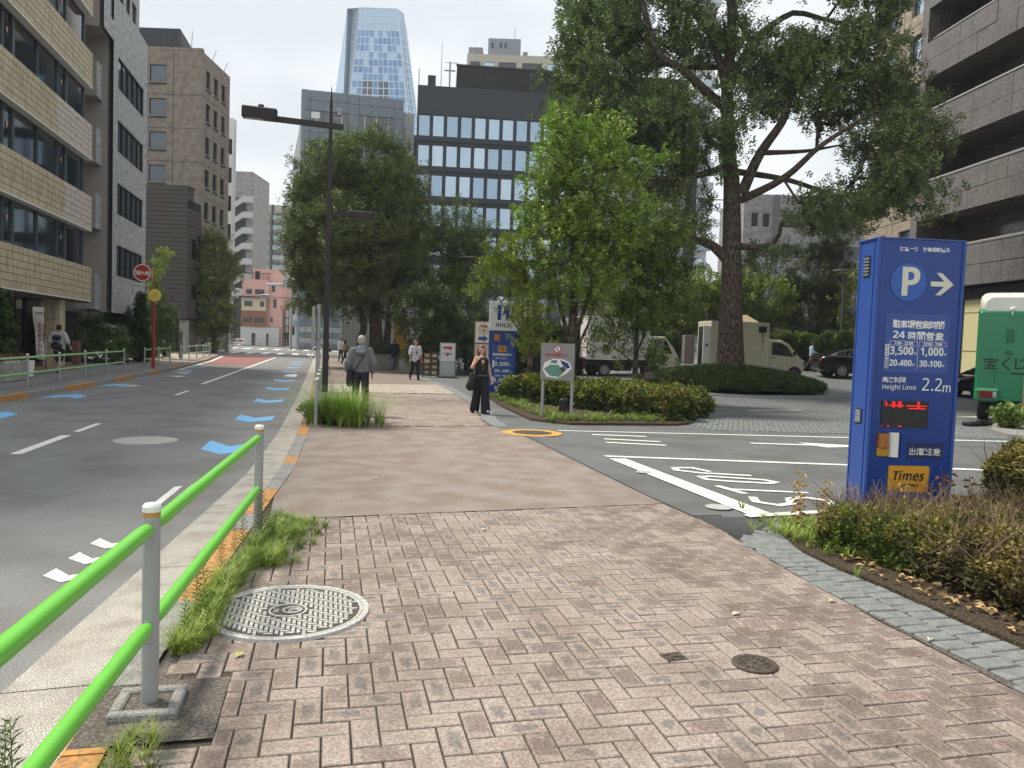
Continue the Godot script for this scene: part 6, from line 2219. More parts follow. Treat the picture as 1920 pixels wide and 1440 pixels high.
func parking_pylon() -> void:
	var th := thing("parking_pylon", "large blue car park pylon with a white P and arrow beside the hedge", "sign pylon", Vector3(4.88, 0.02, -6.2), deg_to_rad(-9.0))
	var blue := mat("pylon_blue", "1f4088", 0.22, 0.0, 0.45)
	var blue_side := mat("pylon_blue_side", "34539c", 0.35, 0.0, 0.4)
	var W := 0.82
	var H := 2.72
	var D := 0.36
	var a := MB.new()
	# a casing with openings for the lamp box; the front skin is built as strips round it
	a.cbox(Vector3(W / 2, H / 2, -D / 2 - 0.006), Vector3(W - 0.004, H, D - 0.02), 0.006)
	obj("casing", a, blue_side, th)
	a = MB.new()
	var bx0 := 0.085
	var bx1 := 0.32
	var by0 := 0.70
	var by1 := 0.93
	a.span(Vector3(0, 0, -0.03), Vector3(W, by0, 0))
	a.span(Vector3(0, by1, -0.03), Vector3(W, H - 0.001, 0))
	a.span(Vector3(0, by0, -0.03), Vector3(bx0, by1, 0))
	a.span(Vector3(bx1, by0, -0.03), Vector3(W, by1, 0))
	obj("front_skin", a, blue, th)
	a = MB.new()
	for x in [0.0, W]:
		a.cbox(Vector3(x, H / 2, 0.0), Vector3(0.03, H, 0.03), 0.006)
	a.cbox(Vector3(0.0, H / 2, -0.07), Vector3(0.012, H, 0.006), 0.002)
	a.cbox(Vector3(0.0, H / 2, -0.32), Vector3(0.012, H, 0.006), 0.002)
	a.cbox(Vector3(W / 2, H, -D / 2), Vector3(W + 0.03, 0.012, D + 0.02), 0.003)
	obj("edge_trim", a, blue_side, th)
	for e in [[2.56, 2.38], [1.12, 1.0]]:
		var v := MB.new()
		v.span(Vector3(-0.003, e[1] - 0.01, -0.25), Vector3(0.004, e[0] + 0.01, -0.13))
		var vo := obj("vent", v, M.frame_dark, th)
		var n := 6
		for k in n:
			var s := MB.new()
			s.box(Vector3(-0.008, lerpf(e[1], e[0], (k + 0.5) / n), -0.19), Vector3(0.006, 0.014, 0.085), Basis(Vector3.BACK, 0.6))
			obj("slat", s, mat("slat_pale", "b9c0cf", 0.3, 0.4), vo)
	var wh := mat("sign_white", "e3e4e0", 0.5)
	var cream := mat("sign_cream", "d6d3c0", 0.5)
	# name, P disc, arrow
	a = MB.new()
	strokes(a, "ヒユーリツク神谷町ビル".replace("ヒユ", "ヒユ"), 0.20, 2.61, 0.046, 0.12, 0.95)
	a.span(Vector3(0.3, 2.63, 0.001), Vector3(0.335, 2.636, 0.0022))
	obj("building_name", a, wh, th)
	a = MB.new()
	a.t = Transform3D(Basis(Vector3.RIGHT, PI / 2), Vector3(0.30, 2.325, 0.0))
	a.lathe([Vector2(0, 0.004), Vector2(0.172, 0.004), Vector2(0.173, 0.0)], 40)
	var disc := obj("parking_disc", a, mat("disc_blue", "1d57ad", 0.25), th)
	a = MB.new()
	a.lathe([Vector2(0.172, 0.0), Vector2(0.172, 0.0045), Vector2(0.177, 0.0045), Vector2(0.177, 0.0)], 40)
	var rim := obj("disc_rim", a, mat("disc_rim", "1c3f86", 0.3), disc)
	rim.transform = Transform3D(Basis(Vector3.RIGHT, PI / 2), Vector3(0.30, 2.325, 0.0))
	words("P", 0.265, cream, disc, Vector3(0.31, 2.325, 0.006), true, "Droid Sans", 0.17)
	a = MB.new()
	a.prism(PackedVector2Array([Vector2(0.515, 2.295), Vector2(0.645, 2.295), Vector2(0.565, 2.215), Vector2(0.615, 2.215), Vector2(0.735, 2.317), Vector2(0.615, 2.42), Vector2(0.565, 2.42), Vector2(0.645, 2.34), Vector2(0.515, 2.34)]), 0.001, 0.004)
	obj("arrow", a, cream, th)
	# tariff panel
	var panel := plate(th, "tariff_panel", mat("panel_blue", "2d4d96", 0.3), 0.105, 0.725, 1.49, 2.035, 0.0)
	a = MB.new()
	strokes(a, "駐車場営業時間", 0.175, 1.905, 0.075, 0.12, 0.93)
	strokes(a, "時間営業", 0.325, 1.80, 0.078, 0.12, 1.13)
	obj("opening_hours", a, wh, panel, Vector3(0, 0, 0.002))
	words("24", 0.066, wh, panel, Vector3(0.235, 1.838, 0.005), true, "Droid Sans", 0.115)
	a = MB.new()
	outline(a, 0.155, 0.42, 1.738, 1.782, 0.003, 0.004)
	outline(a, 0.437, 0.70, 1.738, 1.782, 0.003, 0.004)
	a.span(Vector3(0.427, 1.52, 0.004), Vector3(0.430, 1.735, 0.005))
	outline(a, 0.113, 0.150, 1.525, 1.63, 0.003, 0.004)
	obj("frame_lines", a, wh, panel)
	words("7:00・22:00".replace("・", " - "), 0.028, wh, panel, Vector3(0.288, 1.760, 0.005), true, "Droid Sans", 0.18)
	words("22:00 - 7:00", 0.028, wh, panel, Vector3(0.568, 1.760, 0.005), true, "Droid Sans", 0.18)
	words("3,500", 0.074, wh, panel, Vector3(0.272, 1.690, 0.005), true, "Droid Sans", 0.225)
	words("1,000", 0.074, wh, panel, Vector3(0.565, 1.690, 0.005), true, "Droid Sans", 0.222)
	words("20", 0.058, wh, panel, Vector3(0.197, 1.577, 0.005), true, "Droid Sans", 0.075)
	words("400", 0.058, wh, panel, Vector3(0.318, 1.577, 0.005), true, "Droid Sans", 0.115)
	words("30", 0.058, wh, panel, Vector3(0.487, 1.577, 0.005), true, "Droid Sans", 0.075)
	words("100", 0.058, wh, panel, Vector3(0.607, 1.577, 0.005), true, "Droid Sans", 0.115)
	a = MB.new()
	for e in [["円", 0.392, 1.655], ["円", 0.682, 1.655], ["分", 0.238, 1.55], ["円", 0.38, 1.55], ["分", 0.528, 1.55], ["円", 0.668, 1.55]]:
		strokes(a, e[0], e[1], e[2], 0.026, 0.13)
	strokes(a, "基本料金", 0.121, 1.605, 0.021, 0.12, 1.13, true)
	obj("small_characters", a, wh, panel, Vector3(0, 0, 0.004))
	var lab := plate(panel, "white_label", wh, 0.113, 0.150, 1.638, 1.748, 0.003, 0.002)
	a = MB.new()
	strokes(a, "最大料金", 0.121, 1.722, 0.021, 0.12, 1.2, true)
	obj("lettering", a, blue, lab, Vector3(0, 0, 0.005))
	# height limit
	a = MB.new()
	strokes(a, "高さ制限", 0.105, 1.395, 0.056, 0.1, 1.02)
	obj("height_limit_characters", a, wh, th)
	words("Height Limit", 0.042, wh, th, Vector3(0.27, 1.352, 0.002), false, "Droid Sans", 0.325)
	words("2.2", 0.118, wh, th, Vector3(0.59, 1.385, 0.002), false, "Droid Sans", 0.19)
	words("m", 0.085, wh, th, Vector3(0.733, 1.36, 0.002), false, "Droid Sans", 0.075)
	# red dot display
	var led := plate(th, "led_display", mat("led_black", "121214", 0.5), 0.11, 0.565, 0.98, 1.225, 0.0, 0.008)
	var dots := MB.new()
	var lit := MB.new()
	for i in 38:
		for j in 20:
			var on := false
			if j == 3:
				on = i in [3, 4] or (i > 5 and i < 18) or i > 19 and i < 37
			elif j == 2 or j == 1 or j == 0:
				on = (i in [8, 10, 14] and j > 0) or (i in [9, 13, 15]) or (i in [29, 30]) or (i == 2 and j == 0) or (i == 3 and j == 1) or (i in [2, 3] and j == 2)
			elif j == 4:
				on = i in [8, 9, 10, 13, 14, 15, 29, 30]
			elif j == 5:
				on = i in [29, 30] or (i > 21 and i < 36 and i % 1 == 0)
			elif j == 19:
				on = i in [0, 5, 6, 14, 15, 16]
			var p := Vector3(0.1175 + i * 0.01175, 1.218 - j * 0.01205, 0.0085)
			if on:
				lit.box(p, Vector3(0.0075, 0.0075, 0.003))
			else:
				dots.quad(p + Vector3(-0.0026, -0.0026, 0), p + Vector3(0.0026, -0.0026, 0), p + Vector3(0.0026, 0.0026, 0), p + Vector3(-0.0026, 0.0026, 0))
	obj("unlit_dots", dots, mat("led_grey", "4d504b", 0.5), led).set_meta("kind", "stuff")
	var glow := mat("led_screen_red", "d0262c", 0.5)
	glow.emission_enabled = true
	glow.emission = Color(1.0, 0.12, 0.1)
	glow.emission_energy_multiplier = 0.9
	obj("lit_display_dots", lit, glow, led).set_meta("kind", "stuff")
	# lamp recess with amber beacon
	a = MB.new()
	var rec := mat("recess_cream", "cbbf9d", 0.5)
	a.quad(Vector3(bx0, by0, -0.028), Vector3(bx1, by0, -0.028), Vector3(bx1, by1, -0.028), Vector3(bx0, by1, -0.028))
	var rr := obj("beacon_recess", a, rec, th)
	a = MB.new()
	a.tube([Vector3(0.255, by0, -0.02), Vector3(0.255, by1, -0.02)], [0.05, 0.05], 16, false)
	obj("white_column", a, M.white, rr)
	a = MB.new()
	a.tube([Vector3(0.14, 0.79, 0.0), Vector3(0.14, 0.92, 0.0)], [0.052, 0.048], 16)
	obj("amber_beacon", a, mat("beacon_amber", "a4611c", 0.2, 0.0, 0.7), rr)
	a = MB.new()
	a.cbox(Vector3(0.14, 0.745, 0.0), Vector3(0.105, 0.085, 0.04), 0.008)
	obj("beacon_base", a, mat("beacon_base", "b58a2c", 0.4), rr)
	var wp := plate(th, "warning_plate", mat("plate_navy", "1b2a5a", 0.3), 0.385, 0.73, 0.69, 0.835, 0.0)
	a = MB.new()
	strokes(a, "出庫注意", 0.40, 0.725, 0.075, 0.09, 1.05)
	obj("lettering", a, wh, wp, Vector3(0, 0, 0.003))
	var tp := plate(th, "yellow_plate", mat("plate_yellow", "d59a23", 0.4), 0.215, 0.61, 0.375, 0.62, 0.0, 0.004, 0.015)
	var tw := words("Times", 0.085, M.dark, tp, Vector3(0.412, 0.525, 0.006), true, "Droid Sans", 0.305)
	tw.transform = Transform3D(Basis(tw.transform.basis.x, Vector3(0.2, 1, 0), Vector3.BACK), tw.position)
	words("PARKING", 0.03, M.dark, tp, Vector3(0.412, 0.437, 0.006), true, "Droid Sans", 0.2)
	a = MB.new()
	a.span(Vector3(-0.02, -0.06, -D - 0.02), Vector3(W + 0.02, 0.06, -0.02))
	obj("plinth", a, M.kerb_grey, th)

func second_pylon() -> void:
	var th := thing("second_pylon", "slim white topped blue tariff pylon half hidden by the small tree", "sign pylon", Vector3(4.9, 0.03, -24.1), deg_to_rad(-10))
	var blue := mat("pylon_blue", "1f4088", 0.22)
	var W := 0.88
	var a := MB.new()
	a.cbox(Vector3(W / 2, 1.02, -0.18), Vector3(W, 2.04, 0.36), 0.01)
	obj("casing", a, blue, th)
	a = MB.new()
	a.cbox(Vector3(W / 2, 2.51, -0.18), Vector3(W + 0.02, 0.93, 0.38), 0.01)
	var head := obj("white_head", a, mat("head_white", "dcdfe0", 0.4), th)
	var ink := mat("ink_navy", "1b3f8e", 0.4)
	a = MB.new()
	a.span(Vector3(0.24, 2.38, 0.012), Vector3(0.36, 2.86, 0.016))
	a.prism(PackedVector2Array([Vector2(0.38, 2.5), Vector2(0.5, 2.86), Vector2(0.62, 2.86), Vector2(0.62, 2.38), Vector2(0.5, 2.38), Vector2(0.5, 2.6)]), 0.012, 0.016)
	obj("emblem", a, ink, head)
	words("HULIC", 0.125, M.dark, head, Vector3(0.46, 2.22, 0.014), true, "Droid Sans", 0.52)
	var wh := mat("sign_white", "e3e4e0", 0.5)
	plate(th, "amber_lamp", mat("lamp_amber", "b5722a", 0.4), 0.16, 0.34, 1.72, 1.93, 0.0, 0.02)
	var panel := plate(th, "tariff_panel", mat("panel_blue", "2d4d96", 0.3), 0.1, 0.8, 0.3, 1.6, 0.0, 0.006)
	var tp := plate(panel, "yellow_plate", mat("plate_yellow", "d59a23", 0.4), 0.3, 0.56, 1.38, 1.56, 0.006, 0.004, 0.015)
	words("Times", 0.07, M.dark, tp, Vector3(0.43, 1.49, 0.012), true, "Droid Sans", 0.2)
	words("PARKING", 0.024, M.dark, tp, Vector3(0.43, 1.42, 0.012), true, "Droid Sans", 0.13)
	a = MB.new()
	strokes(a, "駐車場営業時間", 0.14, 1.255, 0.075, 0.13, 0.95)
	obj("opening_hours", a, wh, panel, Vector3(0, 0, 0.006))
	for e in [["24", 1.29, 0.06, 0.08, 0.70], ["7:00 - 22:00", 1.17, 0.05, 0.36, 0.4], ["3,500", 0.99, 0.125, 0.46, 0.42], ["20", 0.77, 0.09, 0.15, 0.28], ["400", 0.77, 0.09, 0.2, 0.56], ["22:00 - 7:00", 0.615, 0.05, 0.36, 0.4], ["1,000", 0.47, 0.125, 0.46, 0.42], ["30", 0.23, 0.09, 0.15, 0.28], ["100", 0.23, 0.09, 0.2, 0.56]]:
		words(e[0], e[2], wh, panel, Vector3(e[4], e[1], 0.008), true, "Droid Sans", e[3])
	a = MB.new()
	for e in [["円", 0.68, 0.93], ["円", 0.68, 0.41], ["分", 0.38, 0.73], ["円", 0.69, 0.73], ["分", 0.38, 0.19], ["円", 0.69, 0.19]]:
		strokes(a, e[0], e[1], e[2], 0.05, 0.13)
	a.span(Vector3(0.13, 0.88, 0.001), Vector3(0.19, 1.1, 0.003))
	a.span(Vector3(0.13, 0.36, 0.001), Vector3(0.19, 0.58, 0.003))
	obj("small_characters", a, wh, panel, Vector3(0, 0, 0.007))

# the striped seven of the shop sign: bar, leg in three colours, small lettering
func seven(parent: Node, x: float, y: float, s: float, z: float, ink := "b9303a") -> void:
	var a := MB.new()
	a.prism(PackedVector2Array([Vector2(x - s * 0.5, y + s * 0.5), Vector2(x + s * 0.5, y + s * 0.5), Vector2(x + s * 0.46, y + s * 0.22), Vector2(x + s * 0.2, y + s * 0.05), Vector2(x + s * 0.1, y + s * 0.24), Vector2(x - s * 0.5, y + s * 0.26)]), z, z + 0.006)
	a.prism(PackedVector2Array([Vector2(x - s * 0.16, y - s * 0.55), Vector2(x + s * 0.12, y - s * 0.55), Vector2(x + s * 0.14, y - s * 0.18), Vector2(x - s * 0.14, y - s * 0.18)]), z, z + 0.006)
	obj("numeral", a, mat("seven_red", ink, 0.5), parent)

func small_signs() -> void:
	# shop direction sign
	var th := thing("shop_direction_sign", "cream shop sign with a striped seven and blue arrow beside the second pylon", "sign", Vector3(5.62, 0.02, -30.6), deg_to_rad(-12))
	var a := MB.new()
	a.cbox(Vector3(0.3, 1.27, -0.1), Vector3(0.62, 2.5, 0.2), 0.015)
	obj("casing", a, mat("sign_frame_brown", "6b5c4c", 0.5), th)
	var up := plate(th, "upper_panel", mat("panel_cream", "d3cfbc", 0.5), 0.03, 0.58, 1.66, 2.48, 0.0, 0.008)
	a = MB.new()
	a.t = Transform3D(Basis(Vector3.RIGHT, PI / 2), Vector3(0.36, 2.2, 0.008))
	a.lathe([Vector2(0.18, 0.003), Vector2(0.2, 0.003)], 28)
	obj("green_ring", a, mat("ring_green", "2d5a44", 0.5), up)
	seven(up, 0.36, 2.22, 0.26, 0.009)
	words("ELEVEN", 0.05, mat("ring_green", "2d5a44", 0.5), up, Vector3(0.36, 2.17, 0.018), true, "Droid Sans", 0.28)
	a = MB.new()
	a.prism(PackedVector2Array([Vector2(0.16, 1.76), Vector2(0.36, 1.76), Vector2(0.36, 1.68), Vector2(0.54, 1.83), Vector2(0.36, 1.98), Vector2(0.36, 1.9), Vector2(0.16, 1.9)]), 0.009, 0.014)
	obj("arrow", a, mat("ink_navy", "1b3f8e", 0.4), up)
	var lo := plate(th, "lower_panel", mat("panel_greige", "b9b3a3", 0.5), 0.03, 0.58, 0.7, 1.6, 0.0, 0.008)
	plate(lo, "print", mat("print_red", "a5323b", 0.6), 0.12, 0.3, 1.2, 1.4, 0.008, 0.003)
	# pavement board
	th = thing("shop_board", "pale grey upright board with a big red seven beside the photo rack", "sign board", Vector3(5.25, 0.0, -35.2), deg_to_rad(-11))
	a = MB.new()
	a.cbox(Vector3(0, 0.84, 0), Vector3(0.74, 1.56, 0.1), 0.015)
	obj("board_frame", a, mat("board_frame", "8f9495", 0.4, 0.4), th)
	var pn := plate(th, "upper_panel", mat("panel_pale", "cfd3d3", 0.4), -0.32, 0.32, 0.78, 1.58, 0.05, 0.006)
	seven(pn, 0.0, 1.25, 0.42, 0.057, "c02c36")
	words("ELEVEN", 0.06, mat("ring_green", "2d5a44", 0.5), pn, Vector3(0.0, 1.13, 0.066), true, "Droid Sans", 0.44)
	plate(th, "lower_panel", mat("panel_mist", "a9b0b2", 0.4), -0.32, 0.32, 0.12, 0.74, 0.05, 0.006)
	a = MB.new()
	a.cbox(Vector3(0, 0.03, 0), Vector3(0.95, 0.06, 0.5), 0.02)
	obj("foot", a, M.dark, th)
	# photo rack
	th = thing("photo_rack", "dark wire rack of food photographs left of the red seven board", "display rack", Vector3(4.5, 0.0, -35.4), deg_to_rad(-8))
	a = MB.new()
	for x in [-0.34, 0.0, 0.34]:
		a.box(Vector3(x, 0.56, 0), Vector3(0.03, 1.12, 0.03))
	for y in [0.1, 0.36, 0.62, 0.88, 1.12]:
		a.box(Vector3(0, y, 0.002), Vector3(0.7, 0.03, 0.034))
	obj("frame", a, M.dark, th)
	var hues := ["6a5040", "8a7048", "59463c", "77604d", "9a8a6a", "4f4a44", "7d5a44", "66563f"]
	for k in 8:
		plate(th, "photograph", mat("photo_" + hues[k], hues[k], 0.5), -0.31 + 0.34 * (k % 2), -0.03 + 0.34 * (k % 2), 0.14 + 0.26 * (k / 2), 0.35 + 0.26 * (k / 2), 0.016, 0.006)
		plate(th, "photo_highlight", mat("photo_pale_" + str(k % 3), ["b8a488", "c9b9a0", "a58a66"][k % 3], 0.5), -0.25 + 0.34 * (k % 2), -0.09 + 0.34 * (k % 2), 0.19 + 0.26 * (k / 2), 0.28 + 0.26 * (k / 2), 0.022, 0.003)
	# site map sign
	th = thing("map_sign", "grey site map sign with a no walking symbol on two square posts", "sign", Vector3(4.64, 0.03, -16.75), deg_to_rad(-38))
	for x in [0.02, 0.72]:
		a = MB.new()
		a.cbox(Vector3(x, 0.82, -0.04), Vector3(0.055, 1.64, 0.055), 0.006)
		obj("post", a, M.post_grey, th)
	var pl := plate(th, "panel", mat("panel_grey", "8b8886", 0.5), -0.03, 0.77, 0.86, 1.68, 0.0, 0.02)
	a = MB.new()
	a.t = Transform3D(Basis(Vector3.RIGHT, PI / 2), Vector3(0.36, 1.55, 0.02))
	a.lathe([Vector2(0.068, 0.004), Vector2(0.088, 0.004)], 24)
	a.t = Transform3D(Basis(Vector3.BACK, -0.78), Vector3(0.36, 1.55, 0.0225))
	a.box(Vector3.ZERO, Vector3(0.15, 0.016, 0.002))
	obj("red_ring", a, mat("print_red", "a5323b", 0.6), pl)
	a = MB.new()
	a.t = Transform3D(Basis(Vector3.RIGHT, PI / 2), Vector3(0.36, 1.55, 0.02))
	a.lathe([Vector2(0, 0.001), Vector2(0.07, 0.001)], 24)
	obj("white_field", a, M.white, pl)
	a = MB.new()
	a.t = Transform3D(Basis.IDENTITY, Vector3(0.36, 1.55, 0.0215))
	a.box(Vector3(0, 0.005, 0), Vector3(0.022, 0.05, 0.001))
	a.box(Vector3(0, 0.042, 0), Vector3(0.02, 0.02, 0.001))
	a.box(Vector3(-0.015, -0.035, 0.0003), Vector3(0.012, 0.045, 0.001), Basis(Vector3.BACK, -0.4))
	a.box(Vector3(0.015, -0.035, 0.0003), Vector3(0.012, 0.045, 0.001), Basis(Vector3.BACK, 0.4))
	obj("walker_symbol", a, M.dark, pl)
	a = MB.new()
	strokes(a, "出庫注意間さ止", 0.06, 1.385, 0.075, 0.14, 1.1)
	obj("lettering", a, mat("print_red", "a5323b", 0.6), pl, Vector3(0, 0, 0.02))
	var mp := MB.new()
	var oc := PackedVector2Array()
	for e in [[0.02, 1.08], [0.12, 0.93], [0.38, 0.9], [0.6, 1.02], [0.72, 1.14], [0.66, 1.26], [0.5, 1.33], [0.26, 1.33], [0.06, 1.24]]:
		oc.append(Vector2(e[0], e[1]))
	mp.prism(oc, 0.02, 0.024)
	var mo := obj("map_field", mp, M.white, pl)
	for e in [["map_green", "5f8f78", [[0.05, 1.1], [0.2, 0.95], [0.42, 0.93], [0.55, 1.05], [0.4, 1.2], [0.2, 1.2]], 0.026], ["map_navy", "2c3c78", [[0.44, 1.31], [0.62, 1.25], [0.68, 1.15], [0.6, 1.12], [0.48, 1.22]], 0.026], ["map_brown", "4a4440", [[0.42, 1.12], [0.52, 1.18], [0.6, 1.1], [0.5, 1.04]], 0.0275], ["map_grey", "6a7088", [[0.24, 1.3], [0.38, 1.3], [0.36, 1.23], [0.2, 1.24]], 0.026]]:
		var b := MB.new()
		var pp := PackedVector2Array()
		for q in e[2]:
			pp.append(Vector2(q[0], q[1]))
		b.prism(pp, 0.0242, e[3])
		obj("map_area", b, mat(e[0], e[1], 0.6), mo)

# ---------------------------------------------------------------- plants
func leaf(a: MB, base: Vector3, d: Vector3, nn: Vector3, ln: float, w: float, fold := 0.25, droop := 0.15) -> void:
	var s := d.cross(nn).normalized()
	var m := base + d * ln * 0.45
	var tip := base + d * ln - nn * ln * droop
	var l := m + s * w * 0.5 + nn * w * fold
	var r := m - s * w * 0.5 + nn * w * fold
	a.tri(base, r, tip)
	a.tri(base, tip, l)

# a twig's worth of leaves; kinds: broad, fine, long, scale
func spray_mesh(kind: String) -> Mesh:
	if leaf_meshes.has(kind):
		return leaf_meshes[kind]
	var r := RandomNumberGenerator.new()
	r.seed = hash(kind)
	var a := MB.new()
	var spec: Array = {"broad": [13, 0.13, 0.062, 0.28], "oak": [15, 0.15, 0.055, 0.3], "light": [16, 0.12, 0.075, 0.3], "long": [14, 0.17, 0.042, 0.24], "scale": [14, 0.06, 0.03, 0.12], "far": [12, 0.26, 0.15, 0.5], "hedge": [12, 0.035, 0.018, 0.05], "needle": [16, 0.14, 0.02, 0.16]}[kind]
	for k in spec[0]:
		var f: float = float(k) / spec[0]
		var g: float = k * 2.4 + r.randf_range(-0.4, 0.4)
		var rise := r.randf_range(0.1, 0.9)
		var d := Vector3(cos(g), rise * (0.4 + f), sin(g)).normalized()
		if kind == "long":
			d = Vector3(cos(g), 0.7 + 0.5 * f, sin(g)).normalized()
		var nn := (Vector3.UP * r.randf_range(0.5, 1.2) + Vector3(r.randf_range(-0.5, 0.5), 0, r.randf_range(-0.5, 0.5))).normalized()
		nn = (nn - d * nn.dot(d)).normalized()
		var b: Vector3 = Vector3(r.randf_range(-0.3, 0.3), (f - 0.5) * 1.2, r.randf_range(-0.3, 0.3)) * spec[3] * 0.8
		var t := r.randf_range(0.75, 1.2)
		a.col = Color(t, t * r.randf_range(0.95, 1.05), t * r.randf_range(0.8, 1.1))
		leaf(a, b, d, nn, spec[1] * r.randf_range(0.75, 1.15), spec[2] * r.randf_range(0.8, 1.15), r.randf_range(0.0, 0.3), r.randf_range(0.0, 0.3))
	leaf_meshes[kind] = a.mesh()
	return leaf_meshes[kind]

func lin(hex: String) -> Color:
	return Color(hex).srgb_to_linear()

func scatter(called: String, parent: Node, mesh: Mesh, m: Material, at: Array, tint: Array) -> MultiMeshInstance3D:
	var mm := MultiMesh.new()
	mm.transform_format = MultiMesh.TRANSFORM_3D
	mm.use_colors = true
	mm.mesh = mesh
	mm.instance_count = at.size()
	for k in at.size():
		mm.set_instance_transform(k, at[k])
		mm.set_instance_color(k, tint[k])
	var o := MultiMeshInstance3D.new()
	o.multimesh = mm
	o.material_override = m
	o.name = called
	o.set_meta("kind", "stuff")
	parent.add_child(o, true)
	return o

func in_lobe(r: RandomNumberGenerator, l: Array, shell: float) -> Vector3:
	var d := Vector3(r.randfn(), r.randfn(), r.randfn()).normalized()
	var f := lerpf(pow(r.randf(), 0.33), 1.0, shell * r.randf())
	return Vector3(l[0], l[1], l[2]) + d * f * Vector3(l[3], l[4], l[5])

# limbs: list of [points, start radius, end radius]; the twigs grow from the nearest limb out to every target
func woody(parent: Node, limbs: Array, targets: Array, twig: float, called := "trunk", m: Material = null) -> void:
	var pos: Array[Vector3] = []
	var par: Array[int] = []
	var rad: Array[float] = []
	var a := MB.new()
	for l in limbs:
		var cv := Curve3D.new()
		var pts: Array = l[0]
		for k in pts.size():
			var tan: Vector3 = (pts[mini(k + 1, pts.size() - 1)] - pts[maxi(k - 1, 0)]) * 0.17
			cv.add_point(pts[k], -tan, tan)
		var ln := cv.get_baked_length()
		var n := maxi(3, int(ln / 0.45))
		var path := []
		var rr := []
		for k in n + 1:
			var p := cv.sample_baked(ln * k / n, true)
			path.append(p)
			var f := float(k) / n
			rr.append(lerpf(l[1], l[2], f) * (1.0 + (0.35 * pow(1.0 - f, 12.0) if called == "trunk" and l == limbs[0] else 0.0)))
			pos.append(p)
			par.append(-1)
			rad.append(rr[-1])
		a.tube(path, rr, 14 if l[1] > 0.2 else 8, true)
	obj(called, a, m if m else M.bark, parent)
	var base := pos.size()
	var c0: Vector3 = limbs[0][0][limbs[0][0].size() / 2]
	var order := targets.duplicate()
	order.sort_custom(func(p, q): return p.distance_squared_to(c0) < q.distance_squared_to(c0))
	for t in order:
		var best := 0
		var bd := 1e9
		for k in pos.size():
			var d: float = pos[k].distance_squared_to(t)
			if pos[k].y > t.y:
				d += (pos[k].y - t.y) * 1.2
			if d < bd:
				bd = d
				best = k
		var from := pos[best]
		var dist := from.distance_to(t)
		var n := maxi(1, int(dist / 0.7))
		var last := best
		for k in n:
			var f := (k + 1.0) / n
			var p := from.lerp(t, f) + Vector3(rng.randf_range(-0.1, 0.1), sin(f * PI) * dist * 0.08, rng.randf_range(-0.1, 0.1)) * (1.0 if f < 1.0 else 0.0)
			pos.append(p)
			par.append(last)
			rad.append(0.0)
			last = pos.size() - 1
	for k in range(pos.size() - 1, base - 1, -1):
		rad[k] = maxf(pow(pow(rad[k], 2.3) + pow(twig, 2.3), 1.0 / 2.3), twig)
		var p := par[k]
		if p >= base:
			rad[p] = pow(pow(rad[p], 2.3) + pow(rad[k], 2.3), 1.0 / 2.3)
	var b := MB.new()
	for k in range(base, pos.size()):
		var p := par[k]
		if p < 0:
			continue
		var r0 := minf(rad[p], rad[k] * 1.25)
		b.tube([pos[p], pos[k]], [r0, rad[k]], 5, false)
	if pos.size() > base:
		obj("branches", b, m if m else M.bark, parent).set_meta("kind", "stuff")

func crown_at(parent: Node, targets: Array, per: int, spread: float, kind: String, dark: String, light: String, scale := 1.0, back := 0.35) -> void:
	var at := []
	var tint := []
	var d := lin(dark)
	var l := lin(light)
	for t in targets:
		var clump := rng.randf()
		for k in per:
			var p: Vector3 = t + Vector3(rng.randfn(), rng.randfn() * 0.7, rng.randfn()) * spread
			var b := Basis(Vector3.UP, rng.randf() * TAU) * Basis(Vector3.RIGHT, rng.randf_range(-0.7, 0.7)) * Basis(Vector3.BACK, rng.randf_range(-0.7, 0.7))
			at.append(Transform3D(b.scaled(Vector3.ONE * scale * rng.randf_range(0.8, 1.25)), p))
			tint.append(d.lerp(l, clampf(clump * 0.5 + rng.randf() * 0.5, 0, 1)))
	scatter("crown", parent, spray_mesh(kind), vmat("leaves_%d" % int(back * 100), 0.45, back), at, tint)

func lobe_targets(lobes: Array, spacing: float, shell := 0.6) -> Array:
	var out := []
	for l in lobes:
		var vol: float = 4.19 * l[3] * l[4] * l[5]
		var n := maxi(3, int(vol / pow(spacing, 3.0)))
		for k in n:
			out.append(in_lobe(rng, l, shell))
	return out

func tree(called: String, label: String, at: Vector3, limbs: Array, lobes: Array, spacing: float, per: int, spread: float, kind: String, dark: String, light: String, scale := 1.0, back := 0.35, category := "tree") -> Node3D:
	var th := thing(called, label, category, at, deg_to_rad(-13.3))
	var t := lobe_targets(lobes, spacing)
	woody(th, limbs, t, 0.008 + 0.004 * spacing)
	crown_at(th, t, per, spread, kind, dark, light, scale, back)
	return th

func v3(q: Array) -> Vector3:
	return Vector3(q[0], q[1], q[2] if q.size() > 2 else 0.0)

